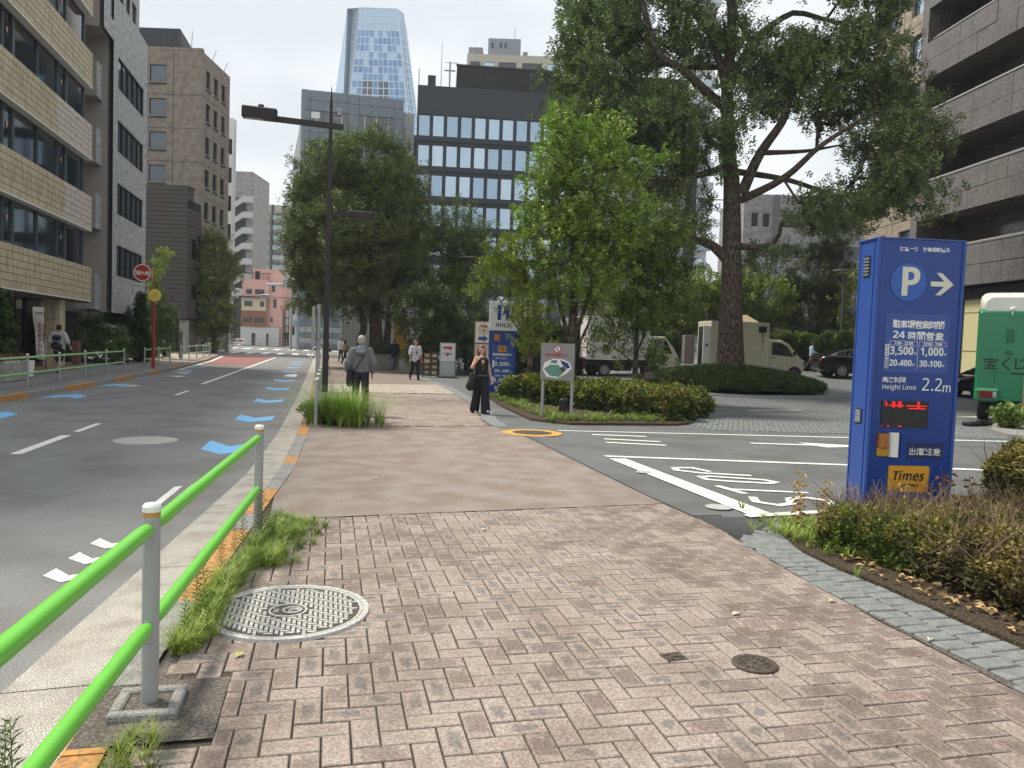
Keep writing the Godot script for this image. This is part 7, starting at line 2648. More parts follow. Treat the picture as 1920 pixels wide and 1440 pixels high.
func build_plants() -> void:
	big_tree()
	tree("round_evergreen", "large round dark evergreen tree beside the black street lamp", Vector3(2.44, 0.05, -45.15), [[[Vector3(0.1, -0.1, 0), Vector3(0.05, 3, 0), Vector3(-0.4, 6.5, 0), Vector3(-0.6, 10.5, 0)], 0.42, 0.12], [[Vector3(-0.62, -0.1, 0.3), Vector3(-0.75, 1.6, 0.3), Vector3(-0.6, 2.6, 0.2), Vector3(-1.6, 6, 0)], 0.24, 0.08], [[Vector3(0.62, -0.1, -0.3), Vector3(0.75, 2.4, -0.3), Vector3(1.2, 6, 0)], 0.26, 0.08]],
		[[-2.87, 11.0, 0.0, 1.84, 1.69, 1.9], [-0.61, 11.5, 0.0, 2.4, 1.8, 2.4], [1.05, 8.84, 0.0, 1.78, 3.4, 2.6], [-3.39, 7.48, 0.0, 1.8, 3.3, 2.5], [-1.09, 6.9, 0.4, 3.5, 3.4, 3.5], [-3.93, 4.3, 0.0, 0.92, 1.5, 1.24], [0.66, 4.3, 0.0, 2.1, 1.4, 1.75], [-1.92, 3.7, 0.0, 1.84, 1.1, 1.46], [-4.77, 7.67, 0.0, 0.43, 0.37, 0.38], [-4.63, 5.41, 0.0, 0.49, 0.55, 0.5]], 0.72, 12, 0.34, "oak", "536442", "9aa56c", 1.15, 0.4)
	tree("middle_tree", "mid green tree behind the shop board and slim lamp post", Vector3(6.57, 0.05, -42.6), [[[Vector3(-0.1, -0.1, 0), Vector3(0, 3, 0), Vector3(0, 7, 0)], 0.2, 0.05], [[Vector3(0, 3, 0), Vector3(-0.9, 5.5, 0)], 0.1, 0.04], [[Vector3(0, 3.2, 0), Vector3(0.9, 5.6, 0)], 0.1, 0.04]],
		[[-0.01, 7.69, 0.0, 1.92, 1.56, 1.65], [-0.93, 5.57, 0.0, 1.75, 1.98, 1.77], [0.9, 5.64, 0.0, 1.56, 1.98, 1.68], [-0.29, 3.4, 0.0, 2.12, 1.7, 1.81]], 0.68, 10, 0.32, "oak", "4d5f3a", "899a58", 1.0, 0.35)
	tree("dark_bush", "broad dark bush filling the space behind the shop board", Vector3(5.7, 0.05, -38.9), [[[Vector3(0, -0.1, 0), Vector3(-0.3, 2, 0)], 0.1, 0.04]],
		[[-1.01, 2.67, 0.0, 1.59, 1.86, 1.3], [0.59, 2.46, 0.0, 1.59, 1.86, 1.3], [1.16, 1.16, 0.0, 1.06, 1.19, 1.07], [-0.43, 0.97, 0.0, 1.59, 0.93, 1.0]], 0.6, 11, 0.28, "oak", "3c4e34", "677a4a", 1.0, 0.25, "bush")
	tree("small_tree", "small yellow green tree in front of the second pylon", Vector3(5.62, 0.05, -21.61), [[[Vector3(0, -0.1, 0), Vector3(-0.02, 1.8, 0), Vector3(-0.3, 4.2, 0)], 0.085, 0.03], [[Vector3(0, 1.5, 0), Vector3(-0.9, 2.8, 0)], 0.03, 0.015]],
		[[-0.61, 4.2, 0.0, 0.77, 0.65, 0.67], [-0.95, 3.55, 0.0, 0.75, 0.55, 0.69], [-1.5, 3.1, 0.0, 0.4, 0.3, 0.4], [-0.03, 3.0, 0.0, 0.69, 0.92, 0.77], [0.25, 1.71, 0.0, 0.5, 0.5, 0.5], [-0.1, 2.0, 0.0, 0.4, 0.3, 0.4]], 0.42, 6, 0.17, "long", "5c7430", "a3b04c", 0.85, 0.5)
	tree("light_tree", "slender light green tree rising from the median bed hedge", Vector3(6.75, 0.05, -21.43), [[[Vector3(0, -0.1, 0), Vector3(0.05, 2, 0), Vector3(0.0, 5, 0), Vector3(-0.2, 8.1, 0)], 0.16, 0.03], [[Vector3(0.05, 1.6, 0), Vector3(0.5, 3.2, 0), Vector3(0.8, 5.2, 0)], 0.07, 0.02], [[Vector3(0, 1.7, 0), Vector3(-0.5, 3.5, 0), Vector3(-0.5, 5.4, 0)], 0.07, 0.02], [[Vector3(0.1, 1.4, 0), Vector3(0.5, 2.3, 0.2), Vector3(0.75, 3.6, 0.2)], 0.05, 0.02]],
		[[-0.42, 8.04, 0.0, 0.42, 0.55, 0.4], [-0.01, 7.3, 0.0, 1.25, 0.8, 1.03], [0.48, 6.49, 0.0, 1.6, 0.8, 1.17], [-0.4, 5.63, 0.0, 1.16, 0.85, 0.95], [0.76, 5.14, 0.0, 1.54, 0.93, 1.17], [-0.36, 4.57, 0.0, 1.47, 0.93, 1.14], [0.29, 3.52, 0.0, 1.5, 0.75, 1.14], [1.83, 6.99, 0.0, 0.7, 0.35, 0.54], [-0.96, 6.36, 0.0, 0.54, 0.54, 0.51], [1.04, 7.79, 0.0, 0.55, 0.39, 0.48]], 0.5, 9, 0.24, "light", "627e3d", "b2c468", 0.85, 0.65)
	tree("broad_leaf_tree", "low glossy leaved tree with thin trunk right of the light green tree", Vector3(9.3, 0.05, -22.7), [[[Vector3(0, -0.1, 0), Vector3(0.02, 1.7, 0), Vector3(0.0, 3.5, 0), Vector3(0.2, 5.2, 0)], 0.1, 0.03], [[Vector3(0.02, 1.4, 0), Vector3(0.7, 3.4, 0), Vector3(0.8, 4.6, 0)], 0.04, 0.015], [[Vector3(0.02, 1.1, 0), Vector3(-0.9, 1.8, 0)], 0.03, 0.015]],
		[[0.25, 5.44, 0.0, 1.0, 0.6, 0.86], [-0.37, 4.25, 0.0, 1.2, 0.95, 1.08], [0.79, 4.54, 0.0, 0.9, 0.95, 0.92], [-0.05, 2.67, 0.0, 1.1, 0.8, 0.96], [-0.93, 1.65, 0.0, 0.7, 0.4, 0.6], [0.76, 1.5, 0.0, 0.6, 0.45, 0.6], [0.93, 3.21, 0.0, 0.76, 0.84, 0.76]], 0.5, 7, 0.22, "long", "3d5428", "82944a", 1.05, 0.35)
	tree("light_shrubs", "tall light green shrubs behind the two parked trucks", Vector3(24.2, 0.6, -44.0), [[[Vector3(-1, -0.1, 0), Vector3(-1, 2, 0), Vector3(-1.5, 4, 0)], 0.1, 0.04], [[Vector3(1.2, -0.1, 0), Vector3(1.3, 4, 0)], 0.1, 0.04]],
		[[-2.56, 3.88, 0.0, 2.06, 1.9, 1.6], [1.38, 4.17, 0.0, 2.7, 1.9, 1.8], [-0.88, 5.04, 0.0, 1.9, 1.27, 1.51], [2.4, 2.63, 0.0, 1.9, 1.27, 1.51], [-3.28, 2.43, 0.0, 1.27, 1.43, 1.28], [0.18, 2.87, 0.0, 1.9, 1.59, 1.5], [-6.0, 2.8, 0.3, 2.2, 2.0, 1.4]], 0.7, 10, 0.33, "light", "6c8142", "aab765", 1.25, 0.6, "shrub")
	tree("dark_conical_tree", "dark conical evergreen tree behind the black saloon car", Vector3(30.0, 0.6, -42.6), [[[Vector3(-0.2, -0.1, 0), Vector3(-0.3, 4, 0), Vector3(-0.2, 8.6, 0)], 0.2, 0.05]],
		[[-0.22, 8.22, 0.0, 1.3, 1.36, 1.2], [-0.48, 5.98, 0.0, 2.0, 1.94, 1.8], [-0.66, 3.4, 0.0, 2.33, 1.94, 2.0], [-0.06, 1.4, 0.0, 1.94, 1.2, 1.54]], 0.7, 12, 0.33, "oak", "2f4029", "5d6c40", 1.1, 0.2)
	tree("pale_leaf_tree", "slim yellow green tree beside the right hand slim lamp post", Vector3(30.3, 0.6, -40.0), [[[Vector3(0, -0.1, 0), Vector3(0, 3, 0), Vector3(0.0, 5.5, 0)], 0.07, 0.03]],
		[[-0.34, 3.99, 0.0, 0.8, 2.0, 1.0], [0.07, 5.54, 0.0, 0.6, 1.1, 0.8], [0.1, 1.84, 0.0, 0.7, 1.1, 0.9]], 0.6, 7, 0.3, "light", "6d8440", "adb85f", 1.0, 0.6)
	tree("roadside_tree", "leafy roadside tree with yellowing top by the brown office building", Vector3(-10.19, 0.05, -74.34), [[[Vector3(0, -0.1, 0), Vector3(0, 3.5, 0), Vector3(0, 9, 0)], 0.2, 0.06]],
		[[-0.3, 9.9, 0.0, 1.3, 1.0, 1.05], [0.0, 7.68, 0.0, 1.9, 2.7, 1.8], [-0.49, 4.2, 0.0, 2.1, 2.9, 1.9], [0.36, 1.9, 0.0, 1.4, 1.35, 1.15]], 0.75, 12, 0.38, "oak", "4a5f3a", "9ba35a", 1.35, 0.3)
	# garden in front of the granite building
	var shrubs := [
		["garden_shrub", "dark leafy shrub at the left end of the shop garden", Vector3(-11.4, 0.05, -40.9), [[0, 0.9, 0, 0.7, 0.85, 0.7], [0.2, 1.9, 0, 0.6, 0.5, 0.6]], "37482d", "63743f"],
		["garden_shrub", "pale flowered bushy shrub in the middle of the shop garden", Vector3(-10.6, 0.05, -42.3), [[0, 0.8, 0, 0.9, 0.7, 0.7], [0.4, 1.4, 0, 0.5, 0.5, 0.5]], "4a5c3a", "8d9a6c"],
		["garden_shrub", "low bush beside the pots of the shop garden", Vector3(-9.9, 0.05, -40.4), [[0, 0.5, 0, 0.6, 0.5, 0.5]], "425430", "78874b"],
		["garden_shrub", "tall dark shrub under the overhang of the granite building", Vector3(-11.2, 0.05, -44.6), [[0, 1.4, 0, 1.1, 1.2, 1.0], [0.3, 2.4, 0, 0.8, 0.5, 0.7]], "2e3f29", "566a3c"],
		["garden_shrub", "rounded shrub left of the red hydrant pole", Vector3(-10.0, 0.05, -45.2), [[0, 0.8, 0, 0.9, 0.8, 0.8], [-0.3, 1.5, 0, 0.6, 0.5, 0.6]], "3b4e2f", "6f8148"],
		["street_shrub", "feathery light shrub right of the yellow disc", Vector3(-9.9, 0.05, -50.64), [[-0.03, 2.68, 0, 0.78, 1.2, 0.9], [0.15, 1.39, 0, 0.65, 0.97, 0.77], [-0.27, 3.4, 0, 0.4, 0.6, 0.5]], "47603a", "80965a"]]
	for s in shrubs:
		var t := tree(s[0], s[1], s[2], [[[Vector3(0, -0.05, 0), Vector3(0, 0.8, 0)], 0.04, 0.02]], s[3], 0.42, 9, 0.2, "oak", s[4], s[5], 0.8, 0.3, "shrub")
	for s in [["upright dark conifer left of the hydrant pole", Vector3(-9.6, 0.05, -43.6), 3.6, 0.62], ["narrow clipped conifer nearest the left edge", Vector3(-9.85, 0.13, -26.4), 2.7, 0.36], ["narrow clipped conifer beside the ribbed wall", Vector3(-9.95, 0.13, -27.35), 2.65, 0.36]]:
		var th := thing("conifer", s[0], "conifer", s[1])
		var tg := []
		for k in int(s[2] * s[3] * 90):
			var y := rng.randf()
			var rr: float = s[3] * pow(1.0 - y, 0.6) * (0.6 + 0.4 * rng.randf()) * (0.6 + 0.4 * minf(y * 6, 1))
			var g := rng.randf() * TAU
			tg.append(Vector3(cos(g) * rr, 0.15 + y * (s[2] - 0.2), sin(g) * rr))
		woody(th, [[[Vector3(0, -0.05, 0), Vector3(0, s[2] * 0.9, 0)], 0.05, 0.015]], [], 0.01)
		crown_at(th, tg, 5, 0.08, "scale", "2c4229", "53683a", 1.5, 0.2)
	var yl := thing("climbing_shrub", "bright yellow green sprays leaning from behind the granite building", "shrub", Vector3(-10.9, 0.05, -51.5))
	woody(yl, [[[Vector3(0, 0, 0), Vector3(0.1, 4, 0), Vector3(0.6, 6.4, 0)], 0.05, 0.015], [[Vector3(0.1, 3.6, 0), Vector3(1.5, 6.0, 0)], 0.03, 0.01]], [], 0.01)
	var tg2 := []
	for k in 34:
		var f := k / 34.0
		tg2.append(Vector3(0.1 + 1.2 * f * rng.randf(), 3.4 + 3.2 * f, rng.randf_range(-0.3, 0.3)))
	crown_at(yl, tg2, 4, 0.2, "light", "6f8c3b", "b3bf57", 1.0, 0.7)
	var rf := thing("red_flowers", "bed of red flowers growing in the concrete planter", "flowers", Vector3(-9.5, 0.62, -25.6))
	var at := []
	var ti := []
	for k in 160:
		at.append(Transform3D(Basis(Vector3.UP, rng.randf() * TAU), Vector3(rng.randf_range(-0.5, 0.5), rng.randf_range(-0.02, 0.2), rng.randf_range(-0.8, 0.8))))
		ti.append(lin("9c3a42").lerp(lin("c86a70"), rng.randf()) if rng.randf() < 0.6 else lin("4f6a33"))
	scatter("blossoms", rf, spray_mesh("scale"), vmat("leaves_30", 0.45, 0.3), at, ti)
	# plaza planters' shrubs
	for e in [[Vector3(2.95, 0.85, -44.5), "green shrubs spilling out of the long planter trough"], [Vector3(4.5, 0.75, -40.0), "low green shrubs in the lower planter trough"]]:
		var th := thing("trough_shrubs", e[1], "shrubs", e[0], 0.35)
		var tg := []
		for k in 26:
			tg.append(Vector3(rng.randf_range(-0.85, 0.85), rng.randf_range(0.0, 0.35), rng.randf_range(-0.35, 0.35)))
		crown_at(th, tg, 6, 0.12, "scale", "3f5a33", "7a9150", 2.0, 0.3)
	hedges()
	ground_cover()
	weeds()

func big_tree() -> void:
	var th := thing("big_tree", "huge old tree with spreading dark limbs on the round island", "tree", ISLE + Vector3(0, 0.6, 0), deg_to_rad(-29))
	var limbs := [
		[[v3([0.01, -0.5]), v3([-0.1, 2.89]), v3([-0.16, 4.82]), v3([-0.32, 7.93]), v3([-0.48, 8.89]), v3([-0.66, 11.62]), v3([-0.6, 14.0]), v3([-0.76, 16.67]), v3([-0.5, 19.33])], 0.52, 0.075],
		[[v3([0.1, 7.4]), v3([0.7, 8.89, 0.3]), v3([1.53, 10.16, 0.5]), v3([1.71, 10.96, 0.4]), v3([2.29, 12.67, 0.2]), v3([2.66, 14.0])], 0.234, 0.060],
		[[v3([0.1, 7.2]), v3([1.28, 7.62, 0.8]), v3([2.01, 8.07, 1.2]), v3([2.92, 8.89, 1.6]), v3([4.65, 10.0, 1.8])], 0.187, 0.053],
		[[v3([-0.1, 8.33]), v3([1.78, 8.16, -0.8]), v3([3.14, 7.78, -1.2]), v3([4.63, 7.33, -1.6]), v3([5.9, 7.11, -1.8])], 0.140, 0.045],
		[[v3([0.75, 9.0, 0.3]), v3([2.47, 9.18, -0.4]), v3([3.78, 9.51, -1.0])], 0.117, 0.038],
		[[v3([-0.57, 11.8]), v3([0.24, 13.62, -0.4]), v3([1.3, 14.67, -0.8]), v3([2.02, 14.96, -1.0]), v3([3.68, 14.51, -1.2]), v3([4.84, 14.89, -1.4])], 0.203, 0.045],
		[[v3([0.24, 13.62, -0.4]), v3([-0.48, 14.73, 0.2]), v3([-0.47, 16.67, 0.4])], 0.109, 0.045],
		[[v3([-0.7, 11.9]), v3([-1.48, 13.84, 0.5]), v3([-2.26, 14.6, 0.9]), v3([-3.62, 15.11, 1.2]), v3([-5.01, 16.22, 1.5])], 0.187, 0.045],
		[[v3([-0.9, 12.6]), v3([-2.33, 12.96, -0.8]), v3([-3.37, 13.33, -1.4]), v3([-4.88, 13.78, -2.0])], 0.125, 0.038],
		[[v3([-0.62, 10.9]), v3([-1.42, 11.33, 0.8]), v3([-2.42, 12.16, 1.3]), v3([-3.33, 12.67, 1.6]), v3([-3.85, 14.0, 1.8]), v3([-4.23, 15.33, 1.8]), v3([-4.59, 16.89, 1.6])], 0.211, 0.060],
		[[v3([-0.4, 8.6]), v3([-1.92, 8.0, 0.8]), v3([-3.69, 7.84, 1.6]), v3([-5.26, 8.22, 2.2])], 0.156, 0.045],
		[[v3([-1.91, 7.95, 0.8]), v3([-3.57, 6.89, 1.4]), v3([-4.28, 6.44, 1.6])], 0.094, 0.038],
		[[v3([-0.2, 4.6]), v3([-0.97, 5.3, 0.2]), v3([-1.95, 5.55, 0.4]), v3([-2.79, 5.51, 0.6])], 0.250, 0.075],
		[[v3([0.0, 5.3]), v3([1.26, 5.33, -0.3]), v3([1.74, 6.0, -0.5]), v3([1.78, 6.44, -0.6]), v3([2.59, 6.78, -0.8])], 0.156, 0.045],
		[[v3([-3.33, 12.67, 1.6]), v3([-4.79, 12.0, 1.0]), v3([-6.37, 12.44, 0.4]), v3([-7.52, 13.33, 0.2])], 0.101, 0.030],
		[[v3([4.65, 10.0, 1.8]), v3([5.99, 9.78, 1.6]), v3([6.94, 8.67, 1.4])], 0.062, 0.030],
		[[v3([-0.6, 11.0, 0]), v3([-0.9, 12.5, -2.0]), v3([-1.2, 14.0, -4.5])], 0.156, 0.045]]
	var lobes := [[-5.51, 13.11, 0, 2.1, 2.9], [-7.48, 12.44, 0, 0.6, 2.0], [-4.92, 10.11, 0.6, 2.9, 1.5], [-2.58, 10.0, 0.8, 1.5, 1.9], [-2.23, 14.0, 0, 2.3, 1.2], [3.64, 12.22, -0.5, 3.0, 1.9], [5.81, 8.89, 0.2, 1.8, 2.2], [3.92, 6.9, 0, 2.3, 1.0], [1.18, 12.67, 0, 1.8, 1.3], [-0.7, 18.5, 0, 6.5, 2.6], [-2.07, 6.56, 0.3, 1.2, 1.0], [1.13, 4.95, -0.4, 0.9, 0.7], [-6.0, 16.3, 0, 1.9, 1.9], [4.8, 15.6, 0, 1.9, 1.4], [-3.47, 8.0, 0.8, 1.5, 1.2], [6.7, 6.89, 0.4, 1.0, 0.9], [-0.75, 10.0, 1.6, 0.7, 0.9], [-0.7, 9.0, 1.4, 1.0, 0.9], [0.4, 11.4, 1.0, 1.2, 1.0]]
	var t := []
	for l in lobes:
		var dz: float = (l[3] + l[4]) * 0.5 + 0.6
		var n := int(4.19 * l[3] * l[4] * dz / 0.5)
		if l[1] > 17.0:
			n = n / 3
		for k in n:
			t.append(in_lobe(rng, [l[0], l[1], l[2], l[3], l[4], dz], 0.3))
	woody(th, limbs, t, 0.014)
	crown_at(th, t, 13, 0.34, "broad", "4a5e40", "9aab74", 1.2, 0.45)

# a bank of small leaves and bare twigs over a box; w along local x, d along z
func hedge(called: String, label: String, at: Vector3, turn: float, w: float, h: float, d: float, n: int, kind: String, dark: String, light: String, top: String, twigs: int, scale: float) -> void:
	var th := thing(called, label, "hedge", at, turn)
	var pos := []
	var tint := []
	var dk := lin(dark)
	var lt := lin(light)
	var tp := lin(top)
	var f := noise(1.1, 3, FastNoiseLite.TYPE_SIMPLEX_SMOOTH, 91)
	for k in n:
		var x := rng.randf_range(-0.5, 0.5) * w
		var z := rng.randf_range(-0.5, 0.5) * d
		var lump := 1.0 + f.get_noise_2d(x * 0.9 + at.x, z * 0.9 + at.z) * 0.3
		var ex := 1.0 - pow(absf(x) / (w / 2), 14.0) * 0.4
		var ez := 1.0 - pow(absf(z) / (d / 2), 14.0) * 0.4
		var hh := h * lump * ex * ez
		var y := hh * (1.0 - pow(rng.randf(), 2.2))
		var p := Vector3(x, y, z)
		var b := Basis(Vector3.UP, rng.randf() * TAU) * Basis(Vector3.RIGHT, rng.randf_range(-0.9, 0.9))
		pos.append(Transform3D(b.scaled(Vector3.ONE * scale * rng.randf_range(0.7, 1.3)), p))
		var c := dk.lerp(lt, rng.randf())
		if y > hh * 0.86 and f.get_noise_2d(x * 2.0 + 40.0, z * 2.0) > -0.25:
			c = c.lerp(tp, rng.randf_range(0.2, 0.9))
		tint.append(c)
	scatter("leaves", th, spray_mesh(kind), vmat("leaves_30", 0.45, 0.3), pos, tint)
	if twigs:
		var a := MB.new()
		a.col = Color.WHITE
		a.tube([Vector3(0, 0, 0), Vector3(0.02, 0.12, 0.01), Vector3(-0.01, 0.25, 0.03)], [0.0028, 0.0022, 0.001], 4, false)
		a.tube([Vector3(0.015, 0.1, 0.01), Vector3(0.06, 0.18, 0.03)], [0.0018, 0.0008], 4, false)
		pos = []
		tint = []
		for k in twigs:
			var x := rng.randf_range(-0.5, 0.5) * w
			var z := rng.randf_range(-0.5, 0.5) * d
			var p := Vector3(x, rng.randf_range(0.05, h * 0.85), z)
			var b := Basis(Vector3.UP, rng.randf() * TAU) * Basis(Vector3.RIGHT, rng.randf_range(-1.4, 1.4))
			pos.append(Transform3D(b.scaled(Vector3.ONE * rng.randf_range(0.7, 1.5)), p))
			tint.append(lin("4f4036").lerp(lin("9a8672"), rng.randf()))
		scatter("twigs", th, a.mesh(), vmat("twigs", 0.85), pos, tint)

func hedges() -> void:
	hedge("clipped_hedge", "half dried brown twiggy hedge in front of the blue pylon", Vector3(6.45, 0.02, -3.75), -0.03, 4.5, 0.39, 4.2, 52000, "hedge", "3f3a29", "716c48", "968a4a", 9000, 1.1)
	hedge("green_hedge", "fresh green left end of the hedge beside the pylon's foot", Vector3(4.7, 0.02, -5.1), 0.3, 1.0, 0.37, 1.5, 12000, "hedge", "3d5428", "7d8f48", "a39a52", 700, 1.15)
	hedge("rear_hedge", "higher olive hedge behind the brown one at the right edge", Vector3(9.6, 0.02, -6.7), -0.1, 4.2, 0.66, 1.5, 15000, "hedge", "46482a", "7f7d45", "9a8f4a", 1800, 1.5)
	hedge("median_hedge", "low clipped hedge with yellow green top in the median bed", Vector3(6.65, 0.05, -19.5), deg_to_rad(-68), 6.6, 0.62, 1.2, 9500, "hedge", "38492a", "66763a", "a6ab46", 500, 2.6)
	hedge("median_hedge", "rounded end of the median hedge beside the driveway", Vector3(7.6, 0.05, -16.9), 0.4, 1.2, 0.6, 1.3, 2300, "hedge", "3d4c29", "737f3f", "938c46", 300, 2.4)
	hedge("median_hedge", "rear run of the median hedge below the glossy leaved tree", Vector3(8.1, 0.05, -19.6), deg_to_rad(-75), 5.0, 0.6, 1.0, 4600, "hedge", "3b4b29", "6f7c3d", "a0a347", 300, 2.6)
	hedge("tall_hedge", "dark clipped hedge between the two trucks", Vector3(17.9, 0.4, -41.5), deg_to_rad(-16), 3.2, 2.1, 1.6, 3200, "oak", "2d3f28", "52653a", "6f8445", 0, 0.9)
	hedge("tall_hedge", "dark clipped hedge behind the walking woman in pale blue", Vector3(26.6, 0.65, -38.6), deg_to_rad(-30), 5.0, 2.0, 1.6, 4200, "oak", "2d3f28", "52653a", "78903f", 0, 0.9)
	hedge("tall_hedge", "dark clipped hedge behind the second pylon and small tree", Vector3(9.6, 0.1, -37.5), deg_to_rad(-13), 5.6, 2.3, 1.6, 5200, "oak", "2c3c26", "4f6137", "61733c", 0, 0.9)

func ground_cover() -> void:
	# creeping conifer over the island mound
	var th := thing("island_cover", "creeping dark green ground cover over the round island", "ground cover", ISLE)
	var pos := []
	var tint := []
	for k in 7000:
		var g := rng.randf() * TAU
		var f := sqrt(rng.randf())
		var rr := 3.68 * f * (1.0 + 0.05 * sin(g * 7.0))
		var y := 0.18 + 0.62 * (1.0 - f * f) + rng.randf_range(-0.03, 0.12)
		var b := Basis(Vector3.UP, rng.randf() * TAU) * Basis(Vector3.RIGHT, rng.randf_range(-0.5, 0.5))
		pos.append(Transform3D(b.scaled(Vector3.ONE * rng.randf_range(0.9, 1.6)), Vector3(cos(g) * rr, y, sin(g) * rr)))
		tint.append(lin("2f4429").lerp(lin("6d7f48"), pow(rng.randf(), 1.5)))
	scatter("foliage", th, spray_mesh("needle"), vmat("leaves_20", 0.45, 0.2), pos, tint)

func blade_tuft(n: int, h: float, lean: float, w: float) -> Mesh:
	var a := MB.new()
	for k in n:
		var g := rng.randf() * TAU
		var o := Vector3(cos(g), 0, sin(g))
		var s := Vector3(-o.z, 0, o.x)
		var hh := h * rng.randf_range(0.55, 1.1)
		var ln := lean * rng.randf_range(0.3, 1.2)
		var t := rng.randf_range(0.75, 1.25)
		a.col = Color(t, t, t * 0.9)
		var prev := o * 0.01
		var pw := w
		for j in 4:
			var f := (j + 1) / 4.0
			var p := o * (0.01 + ln * f * f * hh) + Vector3(0, hh * (f - 0.35 * ln * f * f), 0)
			var nw := w * (1.0 - f * 0.96)
			a.quad(prev - s * pw / 2, prev + s * pw / 2, p + s * nw / 2, p - s * nw / 2)
			prev = p
			pw = nw
	return a.mesh()

func patch(called: String, label: String, at: Vector3, mesh: Mesh, n: int, spots: Callable, dark: String, light: String, back := 0.4, smin := 0.6, smax := 1.3) -> Node3D:
	var th := thing(called, label, "grass", at)
	th.set_meta("kind", "stuff")
	var pos := []
	var tint := []
	for k in n:
		var p: Vector3 = spots.call()
		pos.append(Transform3D(Basis(Vector3.UP, rng.randf() * TAU).scaled(Vector3.ONE * rng.randf_range(smin, smax)), p - at))
		tint.append(lin(dark).lerp(lin(light), rng.randf()))
	scatter("blades", th, mesh, vmat("leaves_%d" % int(back * 100), 0.5, back), pos, tint)
	return th

